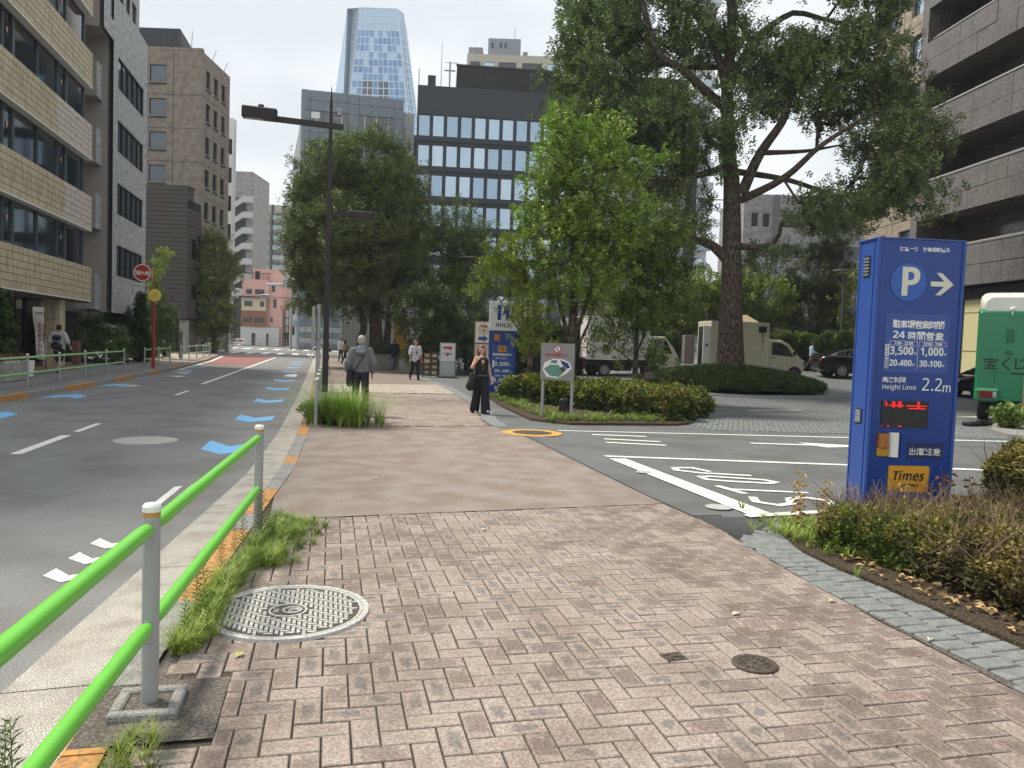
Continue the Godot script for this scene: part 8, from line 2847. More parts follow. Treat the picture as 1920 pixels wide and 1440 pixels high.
func weeds() -> void:
	# tall arching grass by the far rail
	patch("grass_clump", "tall arching grass clump at the foot of the black lamp post rail", Vector3(0.1, 0, -15.2), blade_tuft(30, 0.98, 1.35, 0.012), 110, func() -> Vector3: return Vector3(0.2 + rng.randfn() * 0.25, 0, -15.3 + rng.randfn() * 0.34), "56762f", "a5bd5a", 0.5, 0.6, 1.2)
	var soft := blade_tuft(22, 0.09, 1.1, 0.0045)
	patch("roadside_grass", "low bright weeds along the kerb left of the big manhole cover", Vector3(-0.6, 0, -5.8), soft, 620, func() -> Vector3:
		var z := rng.randf_range(-7.15, -4.15)
		var f := 0.10 if z < -6.4 else 0.03
		return Vector3(along(EDGE, z) + gut(z) + 0.24 + absf(rng.randfn()) * (0.16 if z < -5.6 else 0.05) + f - (0.0 if z < -5.4 else 0.03), 0.0, z), "55702f", "a2b655", 0.45, 0.7, 1.9)
	patch("roadside_grass", "sparse weeds growing below the nearest rail at the bottom left", Vector3(-0.8, 0, -3.0), soft, 60, func() -> Vector3:
		var z := rng.randf_range(-3.3, -2.2)
		return Vector3(along(EDGE, z) + gut(z) + 0.2 + absf(rng.randfn()) * 0.1, 0.0, z), "5d7434", "a0b058", 0.45)
	# upright feathery weeds
	var a := MB.new()
	a.tube([Vector3(0, 0, 0), Vector3(0.005, 0.2, 0), Vector3(0, 0.38, 0.005)], [0.003, 0.0025, 0.001], 4, false)
	for k in 46:
		var y := 0.03 + 0.34 * k / 46.0
		var g := k * 2.4
		var d := Vector3(cos(g), 0.9, sin(g)).normalized()
		var t := rng.randf_range(0.8, 1.2)
		a.col = Color(t, t, t)
		leaf(a, Vector3(0, y, 0), d, Vector3(-d.x * 0.7, 1, -d.z * 0.7).normalized(), 0.07 * (1.15 - y * 1.6), 0.006, 0.1, 0.2)
	var stem := a.mesh()
	var n := 0
	for e in [[-0.72, -4.35, 0.75], [-0.66, -4.55, 1.0], [-0.6, -4.3, 0.6], [-0.75, -4.9, 0.8], [-0.62, -6.2, 0.9], [-0.5, -6.4, 1.1], [-0.45, -6.55, 0.8], [-0.55, -6.6, 0.95], [-0.66, -6.0, 0.7], [-0.4, -6.35, 0.7], [-1.05, -2.9, 0.8], [-0.98, -2.75, 1.0], [-1.1, -3.0, 0.6], [-0.7, -5.6, 0.7]]:
		var th := thing("tall_weed", "feathery upright green weed growing in the joint along the kerb", "weed", Vector3(e[0], 0, e[1]), rng.randf() * TAU, "feathery weeds along the kerb")
		var o := obj("plant", stem, vmat("weed_green", 0.6, 0.3), th)
		o.scale = Vector3.ONE * e[2]
		n += 1
	M["weed_green"].vertex_color_use_as_albedo = true
	M["weed_green"].albedo_color = Color("56732f")
	# grass and dry stems round the pylon's foot
	patch("bed_grass", "green grass fringe round the foot of the blue pylon", Vector3(4.5, 0.03, -5.9), soft, 240, func() -> Vector3: return Vector3(4.32 + rng.randfn() * 0.2, 0.03, -5.95 + rng.randfn() * 0.35), "5c7a34", "a9bb5e", 0.5, 0.8, 1.9)
	a = MB.new()
	a.tube([Vector3.ZERO, Vector3(0.01, 0.25, 0), Vector3(0.03, 0.52, 0.01)], [0.0035, 0.003, 0.0015], 4, false)
	for k in 13:
		var y := 0.12 + 0.4 * k / 13.0
		var g := k * 2.4
		var d := Vector3(cos(g), rng.randf_range(-0.3, 0.6), sin(g)).normalized()
		var t := rng.randf_range(0.7, 1.3)
		a.col = Color(t, t * rng.randf_range(0.8, 1.0), t * rng.randf_range(0.6, 1.0))
		leaf(a, Vector3(0.02 * y, y, 0), d, Vector3(rng.randf_range(-0.4, 0.4), 1, rng.randf_range(-0.4, 0.4)).normalized(), rng.randf_range(0.06, 0.1), 0.034, 0.3, 0.4)
	var dry := a.mesh()
	var dm := vmat("dry_leaf", 0.7, 0.3)
	dm.albedo_color = Color("c3a468")
	for e in [[4.2, -6.25, 0.9, 0], [4.3, -6.35, 1.05, 0], [4.42, -6.2, 0.8, 0], [4.12, -6.05, 0.7, 1], [4.36, -6.05, 0.75, 1], [4.55, -6.3, 0.9, 0], [4.5, -5.85, 0.95, 0], [4.78, -5.6, 1.1, 0], [4.62, -5.7, 0.85, 1], [4.4, -5.6, 0.6, 1], [5.3, -5.75, 1.15, 1], [5.45, -5.8, 1.2, 1], [5.15, -5.7, 1.05, 1], [5.75, -5.9, 1.1, 1]]:
		var th := thing("dry_stem", ["pale yellow withering stem beside the foot of the blue pylon", "brown dried stem standing at the edge of the hedge by the pylon"][e[3]], "weed", Vector3(e[0], 0.03, e[1]), rng.randf() * TAU, ["yellow withering stems by the pylon", "brown dried stems by the pylon"][e[3]])
		var o := obj("plant", dry, dm if e[3] == 0 else dry_brown(), th)
		o.scale = Vector3.ONE * e[2]
	# median bed grass and litter
	patch("median_grass", "patchy grass along the front of the median bed", Vector3(5.5, 0.05, -17), blade_tuft(20, 0.16, 1.0, 0.009), 420, func() -> Vector3:
		var f := rng.randf()
		if f < 0.5:
			return Vector3(rng.randf_range(4.6, 7.3), 0.05, -15.75 - absf(rng.randfn()) * 0.7)
		return Vector3(4.5 + absf(rng.randfn()) * 0.35 + 0.15, 0.05, rng.randf_range(-23.5, -16.2)), "56702f", "9db153", 0.45)
	a = MB.new()
	leaf(a, Vector3(-0.03, 0.004, 0), Vector3(1, 0.1, 0).normalized(), Vector3.UP, 0.08, 0.04, 0.25, 0.1)
	var fl := a.mesh()
	var pos := []
	var tint := []
	for k in 420:
		var p := Vector3(rng.randf_range(4.6, 8.0), 0.07, rng.randf_range(-20.0, -15.8))
		if k > 240:
			p = Vector3(rng.randf_range(3.95, 4.3), 0.05, rng.randf_range(-5.4, -2.6))
		pos.append(Transform3D(Basis(Vector3.UP, rng.randf() * TAU) * Basis(Vector3.RIGHT, rng.randf_range(-0.4, 0.4)), p))
		tint.append(lin("6b5638").lerp(lin("c2a679"), rng.randf()))
	var lt := thing("leaf_litter", "scattered dry leaf litter over the earth of the planting beds", "leaf litter", Vector3.ZERO)
	lt.set_meta("kind", "stuff")
	scatter("fallen_leaves", lt, fl, vmat("leaves_30", 0.45, 0.3), pos, tint)
	for e in [[-0.42, -4.08, "yellow green fallen leaf beside the manhole cover", "b9bd6a"], [2.5, -4.3, "pale fallen leaf on the bricks behind the small round cover", "d9d3b0"], [3.45, -3.75, "cream fallen leaf near the setts at the right", "e0dab8"], [3.3, -4.45, "narrow pale fallen leaf by the sett edging", "cfc49a"], [1.35, -6.6, "small pale fallen leaf in the middle of the brick pavement", "d6ceb2"], [0.55, -9.2, "pale fallen leaf lying on the red asphalt", "cbbfa2"], [-0.32, -6.1, "curled tan leaf at the edge of the weeds", "b89a68"]]:
		var th := thing("fallen_leaf", e[2], "leaf", Vector3(e[0], 0.006, e[1]), rng.randf() * TAU)
		var lm := MB.new()
		leaf(lm, Vector3(-0.03, 0.002, 0), Vector3(1, 0.15, 0).normalized(), Vector3.UP, 0.075, 0.04, 0.2, 0.1)
		obj("blade", lm, mat("leaf_" + e[3], e[3], 0.7), th)
	# leafy plant on the kerbed bed at the right
	tree("bed_plant", "leafy green plant on the kerbed bed beside the square brown post", Vector3(15.7, 0.1, -15.0), [[[Vector3(0, 0, 0), Vector3(0, 0.3, 0)], 0.015, 0.008]], [[0, 0.25, 0, 0.38, 0.22, 0.35]], 0.16, 5, 0.09, "light", "4f6b34", "93a95a", 0.75, 0.4, "plant")
	tree("bush_at_rail", "small dark bush in the gutter beyond the tall grass clump", Vector3(-0.42, 0.0, -16.4), [[[Vector3(0, 0, 0), Vector3(0, 0.2, 0)], 0.01, 0.006]], [[0, 0.15, 0, 0.16, 0.15, 0.2]], 0.12, 5, 0.05, "scale", "46602f", "7f9648", 1.0, 0.3, "plant")

func dry_brown() -> StandardMaterial3D:
	var m := vmat("dry_leaf_brown", 0.7, 0.25)
	m.albedo_color = Color("8a6848")
	return m

# ---------------------------------------------------------------- vehicles
# local x runs forward, z to the right hand side
func wheel(parent: Node, at: Vector3, r: float, w: float, spokes: int, rim_mat: Material) -> void:
	var a := MB.new()
	a.t = Transform3D(Basis(Vector3.RIGHT, PI / 2), at)
	a.lathe([Vector2(r * 0.66, -w / 2), Vector2(r * 0.93, -w / 2), Vector2(r, -w * 0.32), Vector2(r, w * 0.32), Vector2(r * 0.93, w / 2), Vector2(r * 0.66, w / 2)].map(func(q): return q), 24)
	var o := obj("wheel", a, M.rubber, parent)
	var s := 1.0 if at.z > 0 else -1.0
	a = MB.new()
	a.t = Transform3D(Basis(Vector3.RIGHT, PI / 2 * s), at + Vector3(0, 0, 0))
	a.lathe([Vector2(0, w * 0.28), Vector2(r * 0.2, w * 0.3), Vector2(r * 0.2, w * 0.18), Vector2(r * 0.6, w * 0.12), Vector2(r * 0.62, w * 0.5), Vector2(r * 0.68, w * 0.52)].map(func(q): return q), 24)
	obj("rim", a, rim_mat, o)
	a = MB.new()
	for k in spokes:
		var g := TAU * k / spokes
		a.t = Transform3D(Basis(Vector3.BACK, g), at + Vector3(0, 0, s * w * 0.36))
		a.box(Vector3(r * 0.38, 0, 0), Vector3(r * 0.46, r * 0.13, w * 0.16))
	obj("spokes", a, rim_mat, o)

# body ring at a station: half width w, bottom y0, top y1, corner radius c
func ring(x: float, w: float, y0: float, y1: float, c: float, tuck := 0.0) -> Array:
	var p := []
	var q := [[w - tuck, y0, -1, 0.5], [w, y1, 0, 0.8], [-w, y1, 1, 0.8], [-w + tuck, y0, 2, 0.5]]
	for e in q:
		for s in 4:
			var g: float = (e[2] + s / 3.0) * PI / 2
			var o := Vector2(cos(g), sin(g))
			var cx: float = e[0] - signf(e[0]) * c
			var cy: float = e[1] + (c if e[2] in [-1, 2] else -c)
			p.append(Vector3(x, cy + o.y * c, cx + o.x * c))
	return p

func saloon(called: String, label: String, at: Vector3, turn: float, paint: Material, group: String) -> Node3D:
	var th := thing(called, label, "car", at, turn, group)
	var a := MB.new()
	var st := [[-2.38, 0.62, 0.5, 0.72], [-2.3, 0.8, 0.34, 0.98], [-1.9, 0.88, 0.26, 1.06], [-1.2, 0.9, 0.22, 1.02], [0.0, 0.9, 0.2, 0.96], [1.0, 0.9, 0.22, 0.93], [1.7, 0.88, 0.24, 0.86], [2.15, 0.82, 0.28, 0.76], [2.36, 0.66, 0.36, 0.62]]
	var rings := []
	for s in st:
		rings.append(ring(s[0], s[1], s[2], s[3], 0.12, 0.06))
	a.loft(rings)
	obj("body", a, paint, th)
	# glasshouse
	a = MB.new()
	rings = []
	for s in [[-2.0, 0.74, 1.02, 1.04], [-1.55, 0.66, 1.0, 1.24], [-0.9, 0.6, 0.97, 1.4], [-0.2, 0.59, 0.95, 1.44], [0.35, 0.6, 0.93, 1.38], [0.85, 0.68, 0.9, 1.14], [1.25, 0.76, 0.88, 0.92]]:
		var x: float = s[0]
		rings.append([Vector3(x, s[2], 0.82), Vector3(x, lerpf(s[2], s[3], 0.9), s[1] + 0.02), Vector3(x, s[3], s[1] - 0.1), Vector3(x, s[3] + 0.01, 0), Vector3(x, s[3], -s[1] + 0.1), Vector3(x, lerpf(s[2], s[3], 0.9), -s[1] - 0.02), Vector3(x, s[2], -0.82)])
	a.loft(rings, false)
	obj("windows", a, M.window_dark, th)
	a = MB.new()
	rings = []
	for s in [[-1.75, 0.6, 1.15], [-1.3, 0.6, 1.325], [-0.8, 0.6, 1.425], [-0.2, 0.6, 1.455], [0.3, 0.6, 1.405]]:
		rings.append([Vector3(s[0], s[2] - 0.04, 0.62), Vector3(s[0], s[2], 0.5), Vector3(s[0], s[2] + 0.012, 0), Vector3(s[0], s[2], -0.5), Vector3(s[0], s[2] - 0.04, -0.62)])
	a.loft(rings, false)
	obj("roof", a, paint, th)
	a = MB.new()
	for z in [-1.0, 1.0]:
		for e in [[Vector3(-0.25, 0.95, 0.84), Vector3(-0.25, 1.39, 0.635)], [Vector3(0.34, 1.36, 0.62), Vector3(1.2, 0.9, 0.82)], [Vector3(-1.7, 1.12, 0.66), Vector3(-2.0, 1.02, 0.8)]]:
			a.tube([e[0] * Vector3(1, 1, z), e[1] * Vector3(1, 1, z)], [0.03, 0.03], 6)
	obj("pillar", a, paint, th)
	a = MB.new()
	for z in [-1.0, 1.0]:
		a.tube([Vector3(-1.95, 1.05, 0.84 * z), Vector3(-1.0, 1.03, 0.875 * z), Vector3(0.2, 0.975, 0.885 * z), Vector3(1.15, 0.925, 0.86 * z)], [0.014, 0.016, 0.016, 0.012], 5)
	obj("chrome_trim", a, M.steel, th)
	for e in [[-1.38, 0.34], [1.4, 0.34]]:
		for z in [-0.82, 0.82]:
			wheel(th, Vector3(e[0], 0.33, z), 0.33, 0.2, 10, mat("alloy", "b4b6b8", 0.3, 0.7))
			var ar := MB.new()
			ar.t = Transform3D(Basis(Vector3.RIGHT, PI / 2), Vector3(e[0], 0.35, z * 1.05))
			ar.lathe([Vector2(0.0, 0.0), Vector2(0.4, 0.0), Vector2(0.4, 0.02)].map(func(q): return q), 24)
			obj("wheel_arch", ar, M.dark, th)
	for z in [-0.62, 0.62]:
		var l := MB.new()
		l.cbox(Vector3(-2.32, 0.82, z), Vector3(0.12, 0.16, 0.34), 0.03)
		obj("tail_light", l, mat("tail_red", "6e1418", 0.2), th)
		l = MB.new()
		l.cbox(Vector3(2.2, 0.66, z), Vector3(0.18, 0.12, 0.34), 0.03)
		obj("headlight", l, mat("lens_clear", "b9c2c8", 0.1, 0.3), th)
		l = MB.new()
		l.cbox(Vector3(0.85, 0.98, z * 1.55), Vector3(0.12, 0.13, 0.2), 0.03)
		obj("mirror", l, paint, th)
		l = MB.new()
		l.cbox(Vector3(-0.5, 0.82, z * 1.452), Vector3(0.2, 0.03, 0.03), 0.008)
		obj("door_handle", l, M.steel, th)
	return th

func build_vehicles() -> void:
	var white := mat("truck_white", "c6c5ba", 0.45)
	var cream := mat("truck_cream", "bdb8a3", 0.45)
	# white box lorry, rear doors ajar
	var th := thing("box_truck", "white box lorry with an open dark rear, half hidden by the thin trees", "truck", Vector3(11.95, hf(12, -36.2), -36.2), deg_to_rad(5))
	var a := MB.new()
	a.span(Vector3(0.0, 0.85, -0.9), Vector3(3.3, 0.9, 0.9))
	a.span(Vector3(0.0, 2.85, -0.9), Vector3(3.3, 2.9, 0.9))
	a.span(Vector3(0.0, 0.9, 0.86), Vector3(3.3, 2.85, 0.9))
	a.span(Vector3(0.0, 0.9, -0.9), Vector3(3.3, 2.85, -0.86))
	a.span(Vector3(3.25, 0.9, -0.86), Vector3(3.3, 2.85, 0.86))
	obj("box_body", a, white, th)
	a = MB.new()
	for x in [0.0, 1.1, 2.2, 3.25]:
		a.span(Vector3(x, 0.85, 0.9), Vector3(x + 0.05, 2.9, 0.915))
	a.span(Vector3(0.05, 2.84, 0.9), Vector3(3.25, 2.9, 0.912))
	obj("side_rib", a, M.white, th)
	a = MB.new()
	a.cbox(Vector3(-0.02, 1.85, 0.42), Vector3(0.05, 1.9, 0.84), 0.01)
	var dr := obj("rear_door", a, M.white, th)
	a = MB.new()
	a.box(Vector3(-0.055, 1.6, 0.15), Vector3(0.03, 0.5, 0.04))
	a.box(Vector3(-0.055, 2.1, 0.6), Vector3(0.02, 0.3, 0.3))
	obj("door_fitting", a, M.steel, dr)
	a = MB.new()
	a.cbox(Vector3(-0.35, 1.85, -0.9), Vector3(0.75, 1.9, 0.05), 0.01)
	obj("open_rear_door", a, M.white, th)
	a = MB.new()
	var rings := []
	for s in [[3.38, 0.8, 0.55, 1.95], [3.5, 0.84, 0.5, 2.05], [4.2, 0.84, 0.45, 2.05], [4.75, 0.82, 0.42, 1.45], [5.0, 0.78, 0.45, 1.1]]:
		rings.append(ring(s[0], s[1], s[2], s[3], 0.1))
	a.loft(rings)
	obj("cab", a, white, th)
	a = MB.new()
	for z in [-0.845, 0.845]:
		a.t = Transform3D(Basis.IDENTITY, Vector3(0, 0, z))
		a.prism(PackedVector2Array([Vector2(3.6, 1.25), Vector2(4.6, 1.2), Vector2(4.25, 1.85), Vector2(3.6, 1.9)]), -0.012, 0.012)
	obj("side_window", a, M.window_dark, th)
	a = MB.new()
	a.t = Transform3D.IDENTITY
	a.quad(Vector3(4.8, 1.42, 0.7), Vector3(4.8, 1.42, -0.7), Vector3(4.3, 1.98, -0.7), Vector3(4.3, 1.98, 0.7))
	obj("windscreen", a, M.window_dark, th)
	a = MB.new()
	a.span(Vector3(0.0, 0.55, -0.7), Vector3(3.6, 0.8, 0.7))
	a.span(Vector3(1.3, 0.3, -0.8), Vector3(2.4, 0.7, 0.8))
	a.span(Vector3(-0.1, 0.42, -0.85), Vector3(0.0, 0.55, 0.85))
	obj("chassis", a, M.dark, th)
	for x in [0.95, 4.0]:
		for z in [-0.72, 0.72]:
			wheel(th, Vector3(x, 0.33, z), 0.33, 0.2, 6, M.post_grey)
	for z in [-0.7, 0.7]:
		a = MB.new()
		a.cbox(Vector3(-0.1, 0.62, z), Vector3(0.06, 0.12, 0.25), 0.01)
		obj("tail_light", a, mat("tail_red", "6e1418", 0.2), th)
	var can := thing("red_canister", "red canister standing on the ground behind the white box lorry", "canister", Vector3(11.2, hf(11.2, -35.3), -35.3))
	a = MB.new()
	a.lathe([Vector2(0, 0), Vector2(0.15, 0), Vector2(0.15, 0.5), Vector2(0.1, 0.6), Vector2(0.04, 0.66), Vector2(0, 0.66)], 14)
	obj("body", a, mat("can_red", "8f2327", 0.4), can)
	# cream van with a tall box body
	th = thing("box_van", "cream kitchen van with a tall box body and rear door open behind the big trunk", "van", Vector3(17.6, hf(17.6, -34.4), -34.4), deg_to_rad(-5.3))
	a = MB.new()
	a.cbox(Vector3(1.45, 1.55, 0), Vector3(2.9, 2.3, 1.7), 0.03)
	obj("box_body", a, cream, th)
	a = MB.new()
	for y in [0.4, 1.5]:
		a.span(Vector3(0.05, y, 0.85), Vector3(2.85, y + 0.03, 0.862))
	a.span(Vector3(0.0, 0.4, 0.85), Vector3(0.06, 2.7, 0.866))
	a.span(Vector3(2.84, 0.4, 0.85), Vector3(2.9, 2.7, 0.866))
	a.span(Vector3(0.06, 2.64, 0.85), Vector3(2.84, 2.7, 0.866))
	obj("edge_trim", a, white, th)
	a = MB.new()
	a.cbox(Vector3(2.55, 2.38, 0.9), Vector3(0.34, 0.3, 0.14), 0.02)
	for k in 4:
		a.box(Vector3(2.55, 2.3 + k * 0.06, 0.98), Vector3(0.36, 0.02, 0.05))
	obj("wall_vent", a, M.dark, th)
	a = MB.new()
	a.prism(PackedVector2Array([Vector2(2.5, 2.2), Vector2(2.66, 2.2), Vector2(2.63, 1.5), Vector2(2.6, 1.25), Vector2(2.57, 1.7)]), 0.8515, 0.853)
	obj("rust_streak", a, mat("rust", "8f8468", 0.8), th)
	a = MB.new()
	for k in 7:
		a.box(Vector3(0.35 + 0.12 * (k % 4), 2.35 + 0.14 * (k / 4), 0.853), Vector3(0.06, 0.05, 0.004), Basis(Vector3.BACK, k * 0.7))
	obj("small_print", a, M.dark, th)
	a = MB.new()
	a.span(Vector3(-0.01, 0.55, -0.7), Vector3(0.0, 2.45, 0.75))
	obj("rear_opening", a, M.dark, th)
	a = MB.new()
	a.cbox(Vector3(-0.2, 1.5, 0.83), Vector3(0.42, 1.9, 0.05), 0.01, Basis(Vector3.UP, 0.3))
	dr = obj("rear_door", a, M.white, th)
	a = MB.new()
	a.cbox(Vector3(-0.2, 1.55, 0.87), Vector3(0.1, 0.14, 0.04), 0.02)
	obj("door_latch", a, M.dark, dr)
	a = MB.new()
	a.cbox(Vector3(-0.55, 1.3, -0.6), Vector3(0.5, 1.4, 0.4), 0.02)
	obj("rear_locker", a, mat("locker_mauve", "7c726d", 0.6), th)
	a = MB.new()
	a.quad(Vector3(1.7, 2.72, 0.6), Vector3(2.5, 2.72, 0.6), Vector3(2.2, 3.1, -0.2), Vector3(1.6, 3.05, -0.2))
	a.box(Vector3(1.65, 2.88, 0.3), Vector3(0.04, 0.4, 0.04))
	obj("roof_hatch", a, mat("hatch_wood", "a08c72", 0.7), th)
	a = MB.new()
	rings = []
	for s in [[2.92, 0.78, 0.36, 1.84], [3.05, 0.82, 0.32, 1.93], [3.6, 0.82, 0.3, 1.9], [3.95, 0.82, 0.3, 1.75], [4.45, 0.8, 0.3, 1.22], [4.7, 0.76, 0.32, 1.02], [4.86, 0.66, 0.38, 0.8]]:
		rings.append(ring(s[0], s[1], s[2], s[3], 0.09, 0.03))
	a.loft(rings)
	obj("cab", a, cream, th)
	a = MB.new()
	for z in [-0.815, 0.815]:
		a.t = Transform3D(Basis.IDENTITY, Vector3(0, 0, z))
		a.prism(PackedVector2Array([Vector2(3.12, 1.2), Vector2(4.2, 1.12), Vector2(3.9, 1.6), Vector2(3.55, 1.76), Vector2(3.12, 1.78)]), -0.015, 0.015)
	obj("side_window", a, M.window_dark, th)
	a = MB.new()
	for z in [-0.832, 0.832]:
		a.box(Vector3(3.08, 1.05, z), Vector3(0.012, 1.4, 0.006))
		a.box(Vector3(3.35, 0.36, z), Vector3(0.5, 0.012, 0.006))
		a.box(Vector3(3.22, 1.06, z), Vector3(0.16, 0.04, 0.03))
	obj("door_seam", a, M.frame_dark, th)
	a = MB.new()
	a.quad(Vector3(4.42, 1.27, 0.66), Vector3(4.42, 1.27, -0.66), Vector3(3.98, 1.75, -0.62), Vector3(3.98, 1.75, 0.62))
	obj("windscreen", a, M.window_dark, th)
	for z in [-0.66, 0.66]:
		a = MB.new()
		a.cbox(Vector3(4.74, 0.88, z), Vector3(0.2, 0.16, 0.18), 0.04)
		obj("headlight", a, mat("lens_clear", "b9c2c8", 0.1, 0.3), th)
		a = MB.new()
		a.cbox(Vector3(4.2, 1.28, z * 1.42), Vector3(0.1, 0.22, 0.14), 0.03)
		obj("mirror", a, M.dark, th)
	for x in [0.75, 4.3]:
		for z in [-0.74, 0.74]:
			wheel(th, Vector3(x, 0.29, z), 0.29, 0.17, 6, M.post_grey)
			var ar := MB.new()
			ar.t = Transform3D(Basis(Vector3.RIGHT, PI / 2), Vector3(x, 0.3, z * 1.115))
			ar.lathe([Vector2(0.0, 0.0), Vector2(0.36, 0.0), Vector2(0.36, 0.01)], 22)
			obj("wheel_arch", ar, M.dark, th)
	a = MB.new()
	a.span(Vector3(0.1, 0.25, -0.7), Vector3(3.2, 0.45, 0.7))
	obj("chassis", a, M.dark, th)
	# two black saloons and a silver one
	var black := mat("car_black", "090a0c", 0.15, 0.0, 0.5)
	var c1 := saloon("saloon_car", "black saloon car seen tail first left of the blue pylon", Vector3(25.8, hf(25.5, -33.4), -33.5), deg_to_rad(-13.3), black, "saloon cars in the forecourt")
	dup(c1, Vector3(26.3, hf(26, -25.6), -25.7), deg_to_rad(180 - 13.3), "black saloon car nosing out between the blue pylon and the green bus")
	var c3 := saloon("parked_car", "silver parked car half hidden behind the planting near the brown building", Vector3(-11.6, 0.05, -53.0), deg_to_rad(70), mat("car_silver", "9aa0a6", 0.2, 0.4, 0.8), "")
	green_bus()

func green_bus() -> void:
	# local x forward; its tail faces the camera
	var th := thing("green_bus", "green bus with a white roof seen from behind at the right edge", "bus", Vector3(17.55, hf(18, -18), -16.2), deg_to_rad(90 - 46.0))
	th.scale = Vector3.ONE * 1.16
	var green := mat("bus_green", "14774f", 0.3, 0.0, 0.6)
	var a := MB.new()
	var rings := []
	for s in [[0.0, 1.08, 0.62, 2.48], [0.06, 1.13, 0.56, 2.54], [6.6, 1.13, 0.56, 2.54], [6.8, 1.05, 0.6, 2.48]]:
		rings.append(ring(s[0], s[1], s[2], s[3] + 0.05, 0.04))
	a.loft(rings)
	obj("body", a, green, th)
	a = MB.new()
	rings = []
	for s in [[0.03, 1.0, 2.45, 2.86], [0.12, 1.09, 2.45, 2.95], [0.5, 1.12, 2.45, 3.0], [6.2, 1.12, 2.45, 3.0], [6.7, 1.02, 2.45, 2.88]]:
		rings.append(ring(s[0], s[1], s[2] + 0.03, s[3], 0.17))
	a.loft(rings)
	obj("roof", a, mat("bus_white", "d5d4cb", 0.35), th)
	for z in [-0.87, 0.87]:
		a = MB.new()
		a.cbox(Vector3(-0.06, 0.66, z), Vector3(0.22, 0.3, 0.5), 0.05)
		var b := obj("bumper_corner", a, green, th)
		a = MB.new()
		a.cbox(Vector3(-0.165, 0.67, z), Vector3(0.03, 0.17, 0.3), 0.01)
		obj("tail_light", a, mat("tail_red", "6e1418", 0.2), b)
		a = MB.new()
		a.cbox(Vector3(-0.17, 0.67, z * 0.83), Vector3(0.03, 0.12, 0.07), 0.01)
		obj("reversing_light", a, mat("lens_clear", "b9c2c8", 0.1, 0.3), b)
	a = MB.new()
	a.box(Vector3(-0.02, 0.62, 0), Vector3(0.1, 0.14, 1.3))
	obj("bumper", a, green, th)
	a = MB.new()
	for z in [-0.5]:
		a.box(Vector3(-0.005, 2.0, z), Vector3(0.012, 0.3, 0.16))
		a.box(Vector3(-0.01, 1.62, z), Vector3(0.014, 0.1, 0.14))
	obj("hatch", a, mat("bus_green_dark", "0e5d3d", 0.35), th)
	a = MB.new()
	a.cbox(Vector3(-0.04, 2.6, -0.48), Vector3(0.1, 0.08, 0.1), 0.02)
	a.box(Vector3(-0.03, 2.52, -0.48), Vector3(0.03, 0.1, 0.03))
	obj("rear_camera", a, M.white, th)
	a = MB.new()
	a.box(Vector3(-0.005, 1.18, 0.0), Vector3(0.008, 0.008, 2.0))
	a.box(Vector3(-0.005, 0.95, -0.74), Vector3(0.008, 0.5, 0.008))
	obj("panel_seam", a, mat("bus_green_dark", "0e5d3d", 0.35), th)
	a = MB.new()
	strokes(a, "宝くじ号", 0, 0, 0.29, 0.1, 0.95)
	a.span(Vector3(0.55, -0.1, 0.001), Vector3(1.0, -0.06, 0.002))
	var o := obj("lettering", a, M.dark, th, Vector3(-0.004, 1.24, -0.98))
	o.rotation.y = -PI / 2
	for x in [1.4, 5.4]:
		for z in [-0.95, 0.95]:
			wheel(th, Vector3(x, 0.4, z), 0.4, 0.24, 8, M.post_grey)
	a = MB.new()
	a.span(Vector3(0.4, 0.3, -0.8), Vector3(6.4, 0.6, 0.8))
	obj("underframe", a, M.dark, th)

